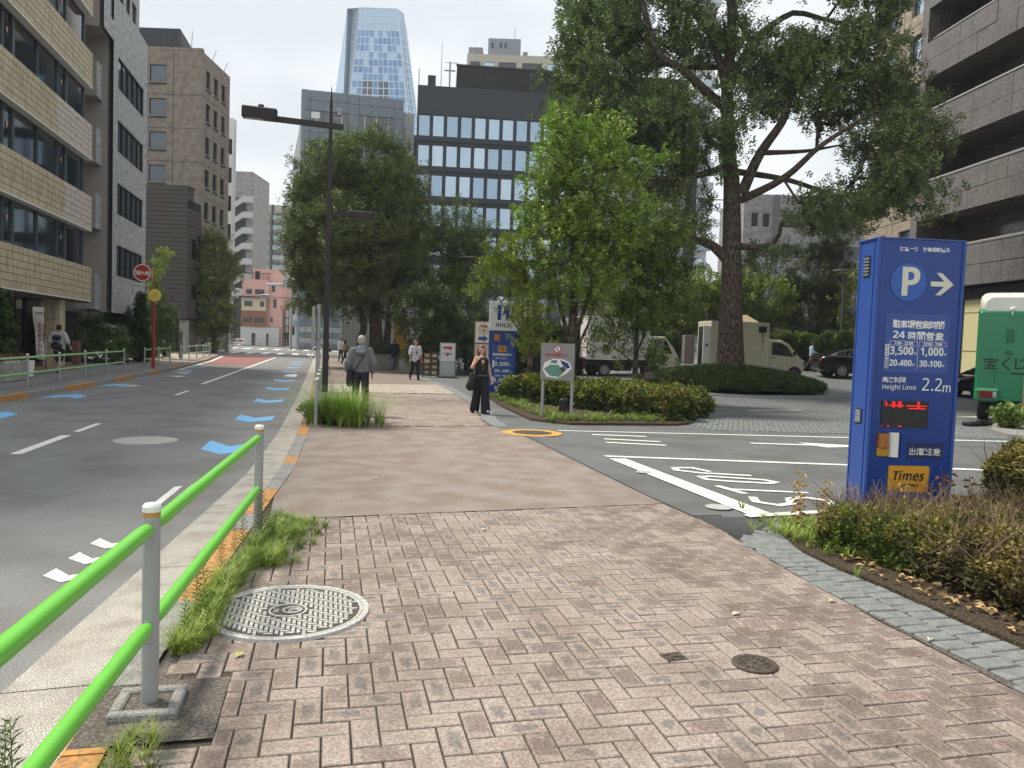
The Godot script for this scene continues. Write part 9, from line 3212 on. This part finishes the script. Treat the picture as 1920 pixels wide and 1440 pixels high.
# ---------------------------------------------------------------- people
# bones: [from, to, radius, radius, flatness front to back]; meshed as one smooth skin by surface nets
func flesh(bones: Array, cell: float, soft := 0.03) -> MB:
	var lo := Vector3(1e9, 1e9, 1e9)
	var hi := -lo
	for b in bones:
		var r: float = maxf(b[2], b[3]) + cell * 3 + soft
		lo = lo.min(b[0] - Vector3.ONE * r).min(b[1] - Vector3.ONE * r)
		hi = hi.max(b[0] + Vector3.ONE * r).max(b[1] + Vector3.ONE * r)
	var n := Vector3i(((hi - lo) / cell).ceil()) + Vector3i.ONE
	var f := PackedFloat32Array()
	f.resize(n.x * n.y * n.z)
	f.fill(1.0)
	var sx := n.y * n.z
	for b in bones:
		var r: float = maxf(b[2], b[3]) + cell * 2 + soft
		var flat: float = b[4] if b.size() > 4 else 1.0
		var a: Vector3 = b[0]
		var e: Vector3 = b[1]
		var sc := Vector3(1, 1, 1.0 / flat)
		var ab := (e - a) * sc
		var l2 := maxf(ab.length_squared(), 1e-9)
		var i0 := Vector3i(((a.min(e) - Vector3.ONE * r - lo) / cell).floor()).max(Vector3i.ZERO)
		var i1 := Vector3i(((a.max(e) + Vector3.ONE * r - lo) / cell).ceil()).min(n - Vector3i.ONE)
		for x in range(i0.x, i1.x + 1):
			for y in range(i0.y, i1.y + 1):
				for z in range(i0.z, i1.z + 1):
					var p := (lo + Vector3(x, y, z) * cell - a) * sc
					var t := clampf(p.dot(ab) / l2, 0.0, 1.0)
					var d: float = (p - ab * t).length() - lerpf(b[2], b[3], t)
					var k := x * sx + y * n.z + z
					var g := f[k]
					var h := maxf(soft - absf(g - d), 0.0)
					f[k] = minf(g, d) - h * h / (4.0 * soft)
	var m := MB.new()
	var at := {}
	for x in n.x - 1:
		for y in n.y - 1:
			var row := x * sx + y * n.z
			for z in n.z - 1:
				var k := row + z
				var v0 := f[k]
				if v0 > cell * 2.0:
					continue
				var c := [v0, f[k + 1], f[k + n.z], f[k + n.z + 1], f[k + sx], f[k + sx + 1], f[k + sx + n.z], f[k + sx + n.z + 1]]
				var neg := 0
				for q in c:
					if q < 0.0:
						neg += 1
				if neg == 0 or neg == 8:
					continue
				var s := Vector3.ZERO
				var w := 0
				for q in [[0, 1], [2, 3], [4, 5], [6, 7], [0, 2], [1, 3], [4, 6], [5, 7], [0, 4], [1, 5], [2, 6], [3, 7]]:
					var va: float = c[q[0]]
					var vb: float = c[q[1]]
					if (va < 0.0) != (vb < 0.0):
						var t := va / (va - vb)
						var pa := Vector3(q[0] >> 2, (q[0] >> 1) & 1, q[0] & 1)
						var pb := Vector3(q[1] >> 2, (q[1] >> 1) & 1, q[1] & 1)
						s += pa.lerp(pb, t)
						w += 1
				var nn := Vector3(c[4] + c[5] + c[6] + c[7] - c[0] - c[1] - c[2] - c[3], c[2] + c[3] + c[6] + c[7] - c[0] - c[1] - c[4] - c[5], c[1] + c[3] + c[5] + c[7] - c[0] - c[2] - c[4] - c[6])
				at[k] = m.vert(lo + (Vector3(x, y, z) + s / w) * cell, nn.normalized(), Vector2.ZERO)
	for k in at:
		var v0 := f[k]
		for ax in [[sx, n.z, 1], [n.z, 1, sx], [1, sx, n.z]]:
			var v1 := f[k + ax[0]]
			if (v0 < 0.0) == (v1 < 0.0):
				continue
			var q := [k, k - ax[1], k - ax[1] - ax[2], k - ax[2]]
			if not (at.has(q[1]) and at.has(q[2]) and at.has(q[3])):
				continue
			var p := [at[q[0]], at[q[1]], at[q[2]], at[q[3]]]
			if v0 < 0.0:
				for e in [0, 2, 1, 0, 3, 2]:
					m.i.append(p[e])
			else:
				for e in [0, 1, 2, 0, 2, 3]:
					m.i.append(p[e])
	return m

# five separate fingers, slightly curled, hanging from the wrist along d; out is the thumb's side
func hand_bones(w: Vector3, d: Vector3, out: Vector3, s: float) -> Array:
	var palm := d.cross(out).normalized()
	var b := [[w, w + d * 0.05 * s, 0.02 * s, 0.026 * s]]
	for k in 4:
		var root := w + d * 0.085 * s + out * (0.03 - 0.02 * k) * s
		b.append([w + d * 0.03 * s + out * (0.018 - 0.012 * k) * s, root, 0.014 * s, 0.011 * s])
		var ln: float = [0.042, 0.048, 0.044, 0.034][k] * s
		var m := root + (d * 0.95 + palm * 0.25).normalized() * ln
		b.append([root, m, 0.0095 * s, 0.0085 * s])
		b.append([m, m + (d * 0.75 + palm * 0.65).normalized() * ln * 0.8, 0.0085 * s, 0.007 * s])
	var t0 := w + d * 0.025 * s + out * 0.024 * s
	var t1 := t0 + (d * 0.6 + out * 0.7 + palm * 0.2).normalized() * 0.045 * s
	b.append([w + d * 0.01 * s, t0, 0.015 * s, 0.014 * s])
	b.append([t0, t1, 0.013 * s, 0.011 * s])
	b.append([t1, t1 + (d * 0.9 + out * 0.15).normalized() * 0.03 * s, 0.011 * s, 0.008 * s])
	return b

# p: H height, legs [left swing, left bend, right swing, right bend] in degrees, arms [elbow and wrist offsets], colours
# the figure faces local +z
func person(label: String, at: Vector3, turn: float, p: Dictionary, group := "") -> Node3D:
	var th := thing("person", label, "person", at, turn, group)
	var H: float = p.get("H", 1.7)
	var s := H / 1.7
	var cell: float = p.get("cell", 0.02)
	var fine: bool = p.get("fine", false)
	var lean: float = p.get("lean", 0.0)
	var L := func(x: float, y: float, z: float) -> Vector3: return Vector3(x, y, z + (y - 0.9) * lean * (1.0 if y > 0.9 else 0.0)) * s
	var hipc: Vector3 = L.call(0.0, 0.92, 0.0)
	var legs: Array = p.get("legs", [14, 4, -12, 22])
	var body := []
	var trousers := []
	var shoes := []
	var drop := 0.0
	var feet := []
	for k in 2:
		var sd := 1.0 if k == 0 else -1.0   # left side of the figure is +x when it faces +z
		var hip: Vector3 = L.call(0.085 * sd, 0.9, 0.0)
		var g := deg_to_rad(legs[k * 2])
		var b := deg_to_rad(legs[k * 2 + 1])
		var spreadx: float = p.get("spread", 0.0) * sd
		var knee := hip + Vector3(spreadx * 0.5 + 0.0, -cos(g), sin(g)) * 0.42 * s
		var ank := knee + Vector3(spreadx * 0.3, -cos(g - b), sin(g - b)) * 0.41 * s
		var tip := (g - b) * 0.8
		var heel := ank + Vector3(0, -0.045, -0.035) * s
		var toe := ank + Vector3(0.015 * sd, -0.05 + 0.15 * sin(tip), 0.16) * s
		feet.append([hip, knee, ank, heel, toe])
		drop = minf(drop if k else 1e9, minf(heel.y - 0.034 * s, toe.y - 0.026 * s))
	var lift := Vector3(0, -drop, 0)
	for q in feet:
		for e in 5:
			q[e] += lift
		body.append([q[0], q[1], 0.075 * s, 0.05 * s])
		body.append([q[1], q[2], 0.05 * s, 0.034 * s])
		body.append([q[3], q[4], 0.03 * s, 0.022 * s])
		shoes.append([q[3], q[4], 0.04 * s, 0.03 * s])
		shoes.append([q[2] - Vector3(0, 0.02, 0) * s, q[3].lerp(q[4], 0.35), 0.04 * s, 0.035 * s])
		var w: float = p.get("hem", 0.05)
		if p.get("bottom_kind", "trousers") == "shorts":
			trousers.append([q[0], q[1] + Vector3(0, 0.02, 0), 0.1 * s, 0.085 * s])
		else:
			trousers.append([q[0], q[1], 0.095 * s, (0.068 + maxf(0.0, w - 0.05) * 0.5) * s])
			trousers.append([q[1], q[2] + Vector3(0, p.get("hem_up", 0.0), 0) * s, (0.066 + maxf(0.0, w - 0.05) * 0.5) * s, w * s])
	trousers.append([hipc + lift + Vector3(-0.06, -0.02, 0) * s, hipc + lift + Vector3(0.06, -0.02, 0) * s, 0.115 * s, 0.115 * s, 0.85])
	trousers.append([hipc + lift + Vector3(-0.05, 0.1, 0) * s, hipc + lift + Vector3(0.05, 0.1, 0) * s, 0.105 * s, 0.105 * s, 0.8])
	# trunk
	var sh: float = p.get("shoulder", 0.175)
	var chest: Vector3 = L.call(0, 1.28, 0.0) + lift
	var waist: Vector3 = L.call(0, 1.05, 0.0) + lift
	var neck: Vector3 = L.call(0, 1.44, -0.01) + lift
	body.append([hipc + lift + Vector3(-0.07, 0, 0) * s, hipc + lift + Vector3(0.07, 0, 0) * s, 0.1 * s, 0.1 * s, 0.8])
	body.append([hipc + lift, chest, 0.12 * s, 0.135 * s, 0.7])
	body.append([chest + Vector3(-0.08, 0.03, 0) * s, chest + Vector3(0.08, 0.03, 0) * s, 0.1 * s, 0.1 * s, 0.8])
	body.append([neck + Vector3(-sh + 0.03, -0.04, 0) * s, neck + Vector3(sh - 0.03, -0.04, 0) * s, 0.05 * s, 0.05 * s])
	var top := []
	var puff: float = p.get("puff", 0.018)
	var hemy: float = p.get("top_hem", 0.9)
	top.append([L.call(-0.045, hemy, 0) + lift, L.call(-0.05, 1.25, 0) + lift, (0.115 + puff) * s, (0.12 + puff) * s, 0.75])
	top.append([L.call(0.045, hemy, 0) + lift, L.call(0.05, 1.25, 0) + lift, (0.115 + puff) * s, (0.12 + puff) * s, 0.75])
	top.append([chest + Vector3(-0.08, 0.04, 0) * s, chest + Vector3(0.08, 0.04, 0) * s, (0.1 + puff) * s, (0.1 + puff) * s, 0.8])
	var sleeveless: bool = p.get("sleeve", 1.0) <= 0.0
	top.append([neck + Vector3(-sh + (0.06 if sleeveless else 0.02), -0.045, 0) * s, neck + Vector3(sh - (0.06 if sleeveless else 0.02), -0.045, 0) * s, (0.045 + puff * 0.8) * s, (0.045 + puff * 0.8) * s])
	# arms
	var arms: Array = p.get("arms", [Vector3(0.07, -0.27, -0.03), Vector3(0.02, -0.24, 0.08), Vector3(-0.07, -0.27, 0.02), Vector3(-0.02, -0.24, 0.1)])
	var wrists := []
	for k in 2:
		var sd := 1.0 if k == 0 else -1.0
		var q := neck + Vector3(sh * sd, -0.06, 0) * s
		var el: Vector3 = q + arms[k * 2] * s
		var wr: Vector3 = el + arms[k * 2 + 1] * s
		body.append([q, el, 0.046 * s, 0.038 * s])
		body.append([el, wr, 0.038 * s, 0.026 * s])
		var d := (wr - el).normalized()
		wrists.append([wr, d, sd])
		if not fine:
			body.append([wr, wr + d * 0.1 * s, 0.03 * s, 0.02 * s])
		var sl: float = p.get("sleeve", 1.0)
		if sl > 0.0:
			var loose := 0.022 + puff * 0.5
			top.append([q, q.lerp(el, minf(sl * 2.0, 1.0)), (0.05 + loose) * s, (0.045 + loose) * s])
			if sl > 0.5:
				top.append([el, el.lerp(wr, (sl - 0.5) * 2.0), (0.043 + loose) * s, (0.034 + loose) * s])
	# head
	var nod: Vector3 = p.get("head", Vector3.ZERO)
	var hc: Vector3 = neck + Vector3(0, 0.165, 0.015) * s + nod * s
	body.append([neck + Vector3(0, -0.03, -0.01) * s, hc + Vector3(0, -0.06, -0.01) * s, 0.055 * s, 0.05 * s])
	var skin: Material = mat("skin_" + p.get("skin", "b98f76"), p.get("skin", "b98f76"), 0.55)
	if not fine:
		body.append([hc + Vector3(0, 0.02, -0.015) * s, hc + Vector3(0, -0.05, 0.02) * s, 0.088 * s, 0.062 * s])
		body.append([hc + Vector3(0, -0.01, 0.075) * s, hc + Vector3(0, -0.025, 0.09) * s, 0.014 * s, 0.014 * s])
	var bm := flesh(body, cell)
	if fine:
		var hb := [[hc + Vector3(0, 0.03, -0.022) * s, hc + Vector3(0, 0.02, 0.01) * s, 0.088 * s, 0.08 * s], [hc + Vector3(0, -0.02, 0.015) * s, hc + Vector3(0, -0.075, 0.045) * s, 0.066 * s, 0.04 * s],
			[hc + Vector3(0, 0.01, 0.085) * s, hc + Vector3(0, -0.025, 0.103) * s, 0.011 * s, 0.013 * s], [hc + Vector3(-0.012, -0.03, 0.09) * s, hc + Vector3(0.012, -0.03, 0.09) * s, 0.009 * s, 0.009 * s],
			[hc + Vector3(-0.02, -0.062, 0.078) * s, hc + Vector3(0.02, -0.062, 0.078) * s, 0.01 * s, 0.01 * s], [hc + Vector3(-0.035, 0.032, 0.068) * s, hc + Vector3(0.035, 0.032, 0.068) * s, 0.013 * s, 0.013 * s]]
		for sd in [-1.0, 1.0]:
			hb.append([hc + Vector3(0.083 * sd, 0.015, -0.01) * s, hc + Vector3(0.08 * sd, -0.03, -0.005) * s, 0.016 * s, 0.011 * s, 1.4])
		append_mesh(bm, flesh(hb, 0.008, 0.014))
		for w in wrists:
			var out := Vector3(0.1 * w[2], 0.05, 1.0)
			out = (out - w[1] * out.dot(w[1])).normalized()
			append_mesh(bm, flesh(hand_bones(w[0], w[1], out, s), 0.006, 0.006))
	var bo := obj("body", bm, skin, th)
	if fine:
		var ey := MB.new()
		for sd in [-1.0, 1.0]:
			ey.ball(hc + Vector3(0.032 * sd, 0.008, 0.082) * s, Vector3(0.012, 0.008, 0.006) * s, 8, 6)
			ey.box(hc + Vector3(0.034 * sd, 0.034, 0.083) * s, Vector3(0.035, 0.008, 0.008) * s)
		obj("eyes", ey, M.hair_black, bo)
		var mo := MB.new()
		mo.ball(hc + Vector3(0, -0.06, 0.087) * s, Vector3(0.022, 0.005, 0.006) * s, 8, 6)
		obj("mouth", mo, mat("lip", "8f5a50", 0.6), bo)
	var tm: Material = mat("cloth_" + p.get("top", "888888"), p.get("top", "888888"), 0.85)
	obj(p.get("top_name", "shirt"), flesh(top, cell * 0.9, 0.025), tm, th)
	obj(p.get("bottom_name", "trousers"), flesh(trousers, cell, 0.025), mat("cloth_" + p.get("bottom", "1c1e24"), p.get("bottom", "1c1e24"), 0.85), th)
	obj("shoes", flesh(shoes, cell * 0.8, 0.015), mat("shoe_" + p.get("shoe", "17171a"), p.get("shoe", "17171a"), 0.6), th)
	# hair
	var hk: String = p.get("hair_kind", "short")
	var hr := [[hc + Vector3(0, 0.055, -0.03) * s, hc + Vector3(0, 0.06, 0.02) * s, 0.084 * s, 0.068 * s], [hc + Vector3(0, 0.0, -0.045) * s, hc + Vector3(0, 0.03, -0.04) * s, 0.076 * s, 0.08 * s]]
	if hk == "long":
		hr.append([hc + Vector3(0.05, 0.03, -0.04) * s, hc + Vector3(0.085, -0.17, -0.03) * s, 0.055 * s, 0.035 * s])
		hr.append([hc + Vector3(-0.05, 0.03, -0.04) * s, hc + Vector3(-0.085, -0.14, -0.03) * s, 0.055 * s, 0.03 * s])
		hr.append([hc + Vector3(0, -0.0, -0.06) * s, hc + Vector3(0, -0.22, -0.07) * s, 0.07 * s, 0.05 * s])
	obj("hair", flesh(hr, cell * 0.6, 0.02), mat("hair_" + p.get("hair", "1c1917"), p.get("hair", "1c1917"), 0.6), th)
	th.set_meta("neck", neck)
	th.set_meta("scale", s)
	return th

func append_mesh(a: MB, b: MB) -> void:
	var k := a.v.size()
	a.v.append_array(b.v)
	a.n.append_array(b.n)
	a.u.append_array(b.u)
	a.c.append_array(b.c)
	for e in b.i:
		a.i.append(e + k)

func build_people() -> void:
	# grey haired man walking away
	var th := person("elderly man in grey hooded jacket and navy trousers walking away past the grass clump", Vector3(0.66, 0, -17.1), PI - 0.06, {"H": 1.69, "cell": 0.017, "fine": true, "legs": [10, 6, -10, 14], "puff": 0.03, "top": "6b6c70", "bottom": "1b1d27", "shoe": "121214", "hair": "a09a91", "skin": "b48a72", "top_name": "jacket", "hem": 0.068, "sleeve": 0.86, "top_hem": 0.99, "spread": 0.1, "head": Vector3(0, -0.01, 0.03), "arms": [Vector3(0.1, -0.26, -0.03), Vector3(0.0, -0.22, 0.1), Vector3(-0.1, -0.26, 0.0), Vector3(0.03, -0.21, 0.12)]})
	var n: Vector3 = th.get_meta("neck")
	obj("hood", flesh([[n + Vector3(-0.09, -0.03, -0.08), n + Vector3(0.09, -0.03, -0.08), 0.05, 0.05], [n + Vector3(-0.06, -0.09, -0.12), n + Vector3(0.06, -0.09, -0.12), 0.05, 0.05]], 0.015), mat("cloth_6b6c70", "6b6c70", 0.85), th)
	obj("collar", flesh([[n + Vector3(-0.04, 0.015, -0.02), n + Vector3(0.04, 0.015, -0.02), 0.055, 0.055]], 0.012), mat("collar_blue", "5f86a8", 0.8), th)
	var a := MB.new()
	a.tube([n + Vector3(-0.12, -0.02, -0.06), n + Vector3(-0.02, -0.22, -0.185), n + Vector3(0.1, -0.42, -0.17), n + Vector3(0.22, -0.55, -0.05)], [0.014, 0.014, 0.014, 0.014], 6)
	obj("bag_strap", a, M.dark, th)
	var bag := thing("shoulder_bag", "black shoulder bag hanging at the grey haired man's left hip", "bag", Vector3(0.42, 0.82, -17.12))
	obj("pouch", flesh([[Vector3(0, 0.12, 0.06), Vector3(0, -0.14, 0.07), 0.06, 0.07], [Vector3(0, 0.12, -0.06), Vector3(0, -0.14, -0.07), 0.06, 0.07], [Vector3(0, -0.02, 0.06), Vector3(0, -0.02, -0.06), 0.06, 0.06]], 0.02), mat("bag_black", "16161a", 0.7), bag)
	# woman in black
	th = person("woman in black sleeveless top and wide black trousers walking towards the camera", Vector3(3.47, 0, -17.85), deg_to_rad(10), {"H": 1.56, "cell": 0.016, "fine": true, "legs": [12, 2, -8, 10], "puff": 0.008, "top": "15161b", "bottom": "12131a", "shoe": "d8d6d2", "hair": "6b3a30", "hair_kind": "long", "skin": "c59a84", "sleeve": 0.0, "shoulder": 0.155, "hem": 0.125, "hem_up": -0.01, "top_hem": 1.0, "top_name": "sleeveless_top", "bottom_name": "wide_trousers", "arms": [Vector3(0.07, -0.26, -0.02), Vector3(0.04, -0.24, 0.05), Vector3(-0.12, -0.22, 0.06), Vector3(0.1, 0.2, 0.13)]})
	n = th.get_meta("neck")
	a = MB.new()
	a.box(n + Vector3(0, -0.44, 0.1), Vector3(0.23, 0.035, 0.02))
	obj("belt", a, mat("belt_brown", "5b4a3a", 0.5), th)
	a = MB.new()
	a.tube([n + Vector3(-0.12, -0.02, 0.02), n + Vector3(-0.15, -0.25, 0.1), n + Vector3(-0.19, -0.45, 0.06)], [0.012, 0.012, 0.012], 6)
	obj("bag_strap", a, M.dark, th)
	a = MB.new()
	for sd in [-1.0, 1.0]:
		a.tube([n + Vector3(0.05 * sd, 0.0, 0.05), n + Vector3(0.035 * sd, -0.15, 0.115), n + Vector3(0.005 * sd, -0.32, 0.11)], [0.003, 0.003, 0.003], 5)
	obj("necklace", a, mat("gold", "b59a55", 0.3, 0.7), th)
	bag = thing("black_handbag", "slouchy black handbag on the arm of the woman in black", "bag", Vector3(3.22, 0.78, -17.75))
	obj("pouch", flesh([[Vector3(0, 0.12, 0), Vector3(0, -0.05, 0.02), 0.055, 0.09], [Vector3(-0.02, -0.14, 0), Vector3(0.03, -0.14, 0), 0.11, 0.1, 0.7]], 0.02), mat("bag_black", "16161a", 0.7), bag)
	# man in white shirt
	th = person("man in white shirt and black trousers walking towards the camera by the photo rack", Vector3(3.5, 0, -32.75), deg_to_rad(14), {"H": 1.7, "cell": 0.02, "fine": true, "legs": [16, 4, -12, 24], "puff": 0.03, "top": "c9c6cf", "bottom": "15161b", "shoe": "141416", "hair": "2a2420", "skin": "bd927a", "sleeve": 0.45, "lean": 0.05, "head": Vector3(0.01, -0.01, 0.03)})
	n = th.get_meta("neck")
	a = MB.new()
	a.tube([n + Vector3(-0.13, -0.02, 0.03), n + Vector3(-0.17, -0.3, 0.08), n + Vector3(-0.19, -0.55, 0.0)], [0.02, 0.02, 0.02], 6)
	obj("bag_strap", a, M.dark, th)
	a = MB.new()
	for sd in [-1.0, 1.0]:
		a.tube([n + Vector3(0.05 * sd, 0.0, 0.06), n + Vector3(0.02 * sd, -0.22, 0.155)], [0.006, 0.006], 5)
	a.box(n + Vector3(0, -0.27, 0.16), Vector3(0.06, 0.09, 0.008))
	obj("lanyard", a, M.dark, th)
	# man with backpack on the far pavement
	th = person("man with dark backpack, pale shirt and black shorts on the far pavement", Vector3(-9.35, 0.05, -30.4), PI - 0.1, {"H": 1.72, "cell": 0.02, "fine": true, "legs": [12, 4, -14, 26], "puff": 0.035, "top": "a9a9a6", "bottom": "15161a", "bottom_kind": "shorts", "bottom_name": "shorts", "shoe": "1b1b1d", "hair": "1a1716", "sleeve": 0.6, "arms": [Vector3(0.1, -0.25, -0.05), Vector3(0.0, -0.15, 0.16), Vector3(-0.1, -0.25, 0.0), Vector3(0.0, -0.16, 0.17)]})
	n = th.get_meta("neck")
	a = MB.new()
	for sd in [-1.0, 1.0]:
		a.tube([n + Vector3(0.11 * sd, -0.03, -0.08), n + Vector3(0.12 * sd, -0.01, 0.02), n + Vector3(0.13 * sd, -0.25, 0.13), n + Vector3(0.14 * sd, -0.42, -0.05)], [0.018, 0.018, 0.018, 0.018], 6)
	obj("strap", a, M.dark, th)
	bag = thing("backpack", "dark grey backpack worn by the man on the far pavement", "backpack", Vector3(-9.35, 1.2, -30.4) + Vector3(-0.02, 0, 0.2), PI - 0.1)
	obj("sack", flesh([[Vector3(-0.06, 0.14, 0), Vector3(0.06, 0.14, 0), 0.09, 0.09], [Vector3(-0.08, -0.17, -0.01), Vector3(0.08, -0.17, -0.01), 0.11, 0.11]], 0.022, 0.05), mat("pack_grey", "2b2c31", 0.8), bag)
	obj("front_pocket", flesh([[Vector3(-0.05, -0.16, -0.1), Vector3(0.05, -0.16, -0.1), 0.05, 0.05], [Vector3(-0.05, -0.05, -0.09), Vector3(0.05, -0.05, -0.09), 0.035, 0.035]], 0.02), mat("pack_grey_dark", "212227", 0.8), bag)
	# small figures farther off
	var g := "people on the plaza"
	person("woman with long black hair and khaki top walking right behind the elderly man", Vector3(0.95, 0, -51.0), deg_to_rad(115), {"H": 1.58, "cell": 0.03, "legs": [16, 4, -14, 18], "top": "7a6d5c", "bottom": "25262c", "hair": "141214", "hair_kind": "long", "sleeve": 0.9}, g)
	person("person in white shirt standing behind the woman with long black hair", Vector3(0.75, 0, -56.5), deg_to_rad(40), {"H": 1.66, "cell": 0.035, "legs": [6, 2, -6, 4], "top": "c9cacd", "bottom": "3a3f4c"}, g)
	person("pedestrian in dark navy coat and jeans seen from behind by the big trunks", Vector3(3.55, 0, -44.2), PI - 0.5, {"H": 1.7, "cell": 0.028, "legs": [14, 4, -12, 20], "puff": 0.05, "top": "1c2531", "bottom": "38495c", "hair": "5f5c58", "top_hem": 0.8, "top_name": "coat"}, g)
	person("grey haired person in dark clothes beside the pedestrian in navy coat", Vector3(3.05, 0, -46.2), PI, {"H": 1.66, "cell": 0.03, "legs": [8, 3, -8, 10], "top": "20242b", "bottom": "2a2d33", "hair": "9c9a97"}, g)
	person("person in white shirt walking away left of the blue shirted one", Vector3(5.0, 0, -51.0), PI - 0.4, {"H": 1.68, "cell": 0.03, "legs": [10, 3, -10, 14], "top": "bfc3c8", "bottom": "23262d"}, g)
	th = person("person in blue shirt with a black backpack walking away beyond the planters", Vector3(5.6, 0, -50.4), PI - 0.3, {"H": 1.72, "cell": 0.03, "legs": [-10, 12, 12, 4], "top": "8499b0", "bottom": "24272e"}, g)
	bag = thing("backpack", "black backpack worn by the blue shirted person on the plaza", "backpack", Vector3(5.55, 1.2, -50.2), PI - 0.3)
	obj("sack", flesh([[Vector3(-0.06, 0.14, 0), Vector3(0.06, 0.14, 0), 0.1, 0.1], [Vector3(-0.08, -0.17, 0), Vector3(0.08, -0.17, 0), 0.12, 0.12]], 0.03, 0.05), M.dark, bag)
	person("woman in pale blue shirt and dark skirt walking behind the black saloon", Vector3(25.3, hf(25, -37), -37.0), deg_to_rad(70), {"H": 1.62, "cell": 0.026, "legs": [18, 4, -16, 20], "top": "8fb0cc", "bottom": "23262e", "hair": "1c1a19", "sleeve": 0.75, "hem": 0.11, "head": Vector3(0, 0, 0.03), "arms": [Vector3(0.06, -0.25, 0.05), Vector3(0.0, -0.05, 0.24), Vector3(-0.06, -0.25, 0.05), Vector3(0.0, -0.06, 0.24)]})
	person("figure in dark clothes standing behind the small tree and map sign", Vector3(9.4, hf(9.4, -35.5), -35.2), deg_to_rad(-20), {"H": 1.72, "cell": 0.03, "legs": [4, 2, -4, 2], "top": "26282c", "bottom": "15161a", "spread": 0.12})
	person("far pedestrian with a pale backpack at the street corner", Vector3(-11.2, 0.05, -74.5), PI, {"H": 1.7, "cell": 0.035, "legs": [12, 4, -12, 16], "top": "b6b4b6", "bottom": "23252a"})
	var far := [["pedestrian in white shirt waiting left of the works barrier", "c4c7ca", -1.0], ["pedestrian in black nearest the works barrier", "1b1c20", 0.0], ["pedestrian in dark grey at the left of the waiting group", "3a3c3f", -1.9]]
	for k in 3:
		person(far[k][0], cam_at(-45.4 + far[k][2], 127.0), 0.4 * k, {"H": 1.7, "cell": 0.05, "legs": [6, 2, -6, 6], "top": far[k][1], "bottom": "1c1d21"}, "waiting pedestrians at the crossing")
	cyclist()

func cyclist() -> void:
	var at := Vector3(-0.35, 0, -55.0)
	var turn := deg_to_rad(20)
	var th := person("cyclist in grey jacket riding towards the camera beyond the sign pole", at + Vector3(0, 0.16, 0), turn, {"H": 1.68, "cell": 0.028, "legs": [58, 72, 40, 30], "top": "6a6b6e", "bottom": "1d1f25", "hair": "3a3531", "lean": 0.25, "puff": 0.03, "arms": [Vector3(0.08, -0.2, 0.16), Vector3(0.0, -0.08, 0.22), Vector3(-0.08, -0.2, 0.16), Vector3(0.0, -0.08, 0.22)]})
	var b := thing("bicycle", "dark bicycle under the cyclist in grey", "bicycle", at, turn)
	for z in [-0.5, 0.5]:
		var a := MB.new()
		var p := []
		var r := []
		for k in 25:
			var g := TAU * k / 24
			p.append(Vector3(0, 0.33 + sin(g) * 0.32, z + cos(g) * 0.32))
			r.append(0.022)
		a.tube(p, r, 6, false)
		var w := obj("wheel", a, M.rubber, b)
		a = MB.new()
		for k in 8:
			var g := TAU * k / 8
			a.tube([Vector3(0, 0.33, z), Vector3(0, 0.33 + sin(g) * 0.31, z + cos(g) * 0.31)], [0.004, 0.004], 4, false)
		obj("spokes", a, M.steel, w)
	var f := MB.new()
	for e in [[Vector3(0, 0.33, -0.5), Vector3(0, 0.3, -0.05)], [Vector3(0, 0.3, -0.05), Vector3(0, 0.8, -0.2)], [Vector3(0, 0.3, -0.05), Vector3(0, 0.8, 0.36)], [Vector3(0, 0.33, 0.5), Vector3(0, 1.0, 0.33)], [Vector3(0, 0.33, -0.5), Vector3(0, 0.75, -0.19)]]:
		f.tube([e[0], e[1]], [0.02, 0.02], 6)
	obj("frame", f, M.dark, b)
	f = MB.new()
	f.tube([Vector3(-0.28, 1.02, 0.2), Vector3(-0.1, 1.03, 0.33), Vector3(0.1, 1.03, 0.33), Vector3(0.28, 1.02, 0.2)], [0.015, 0.015, 0.015, 0.015], 6)
	obj("handlebar", f, M.steel, b)
	f = MB.new()
	f.cbox(Vector3(0, 0.85, -0.22), Vector3(0.16, 0.06, 0.26), 0.02)
	obj("saddle", f, M.dark, b)
	f = MB.new()
	f.cbox(Vector3(0, 0.85, 0.62), Vector3(0.34, 0.24, 0.26), 0.02)
	obj("basket", f, mat("basket_grey", "4a4b4d", 0.6), b)
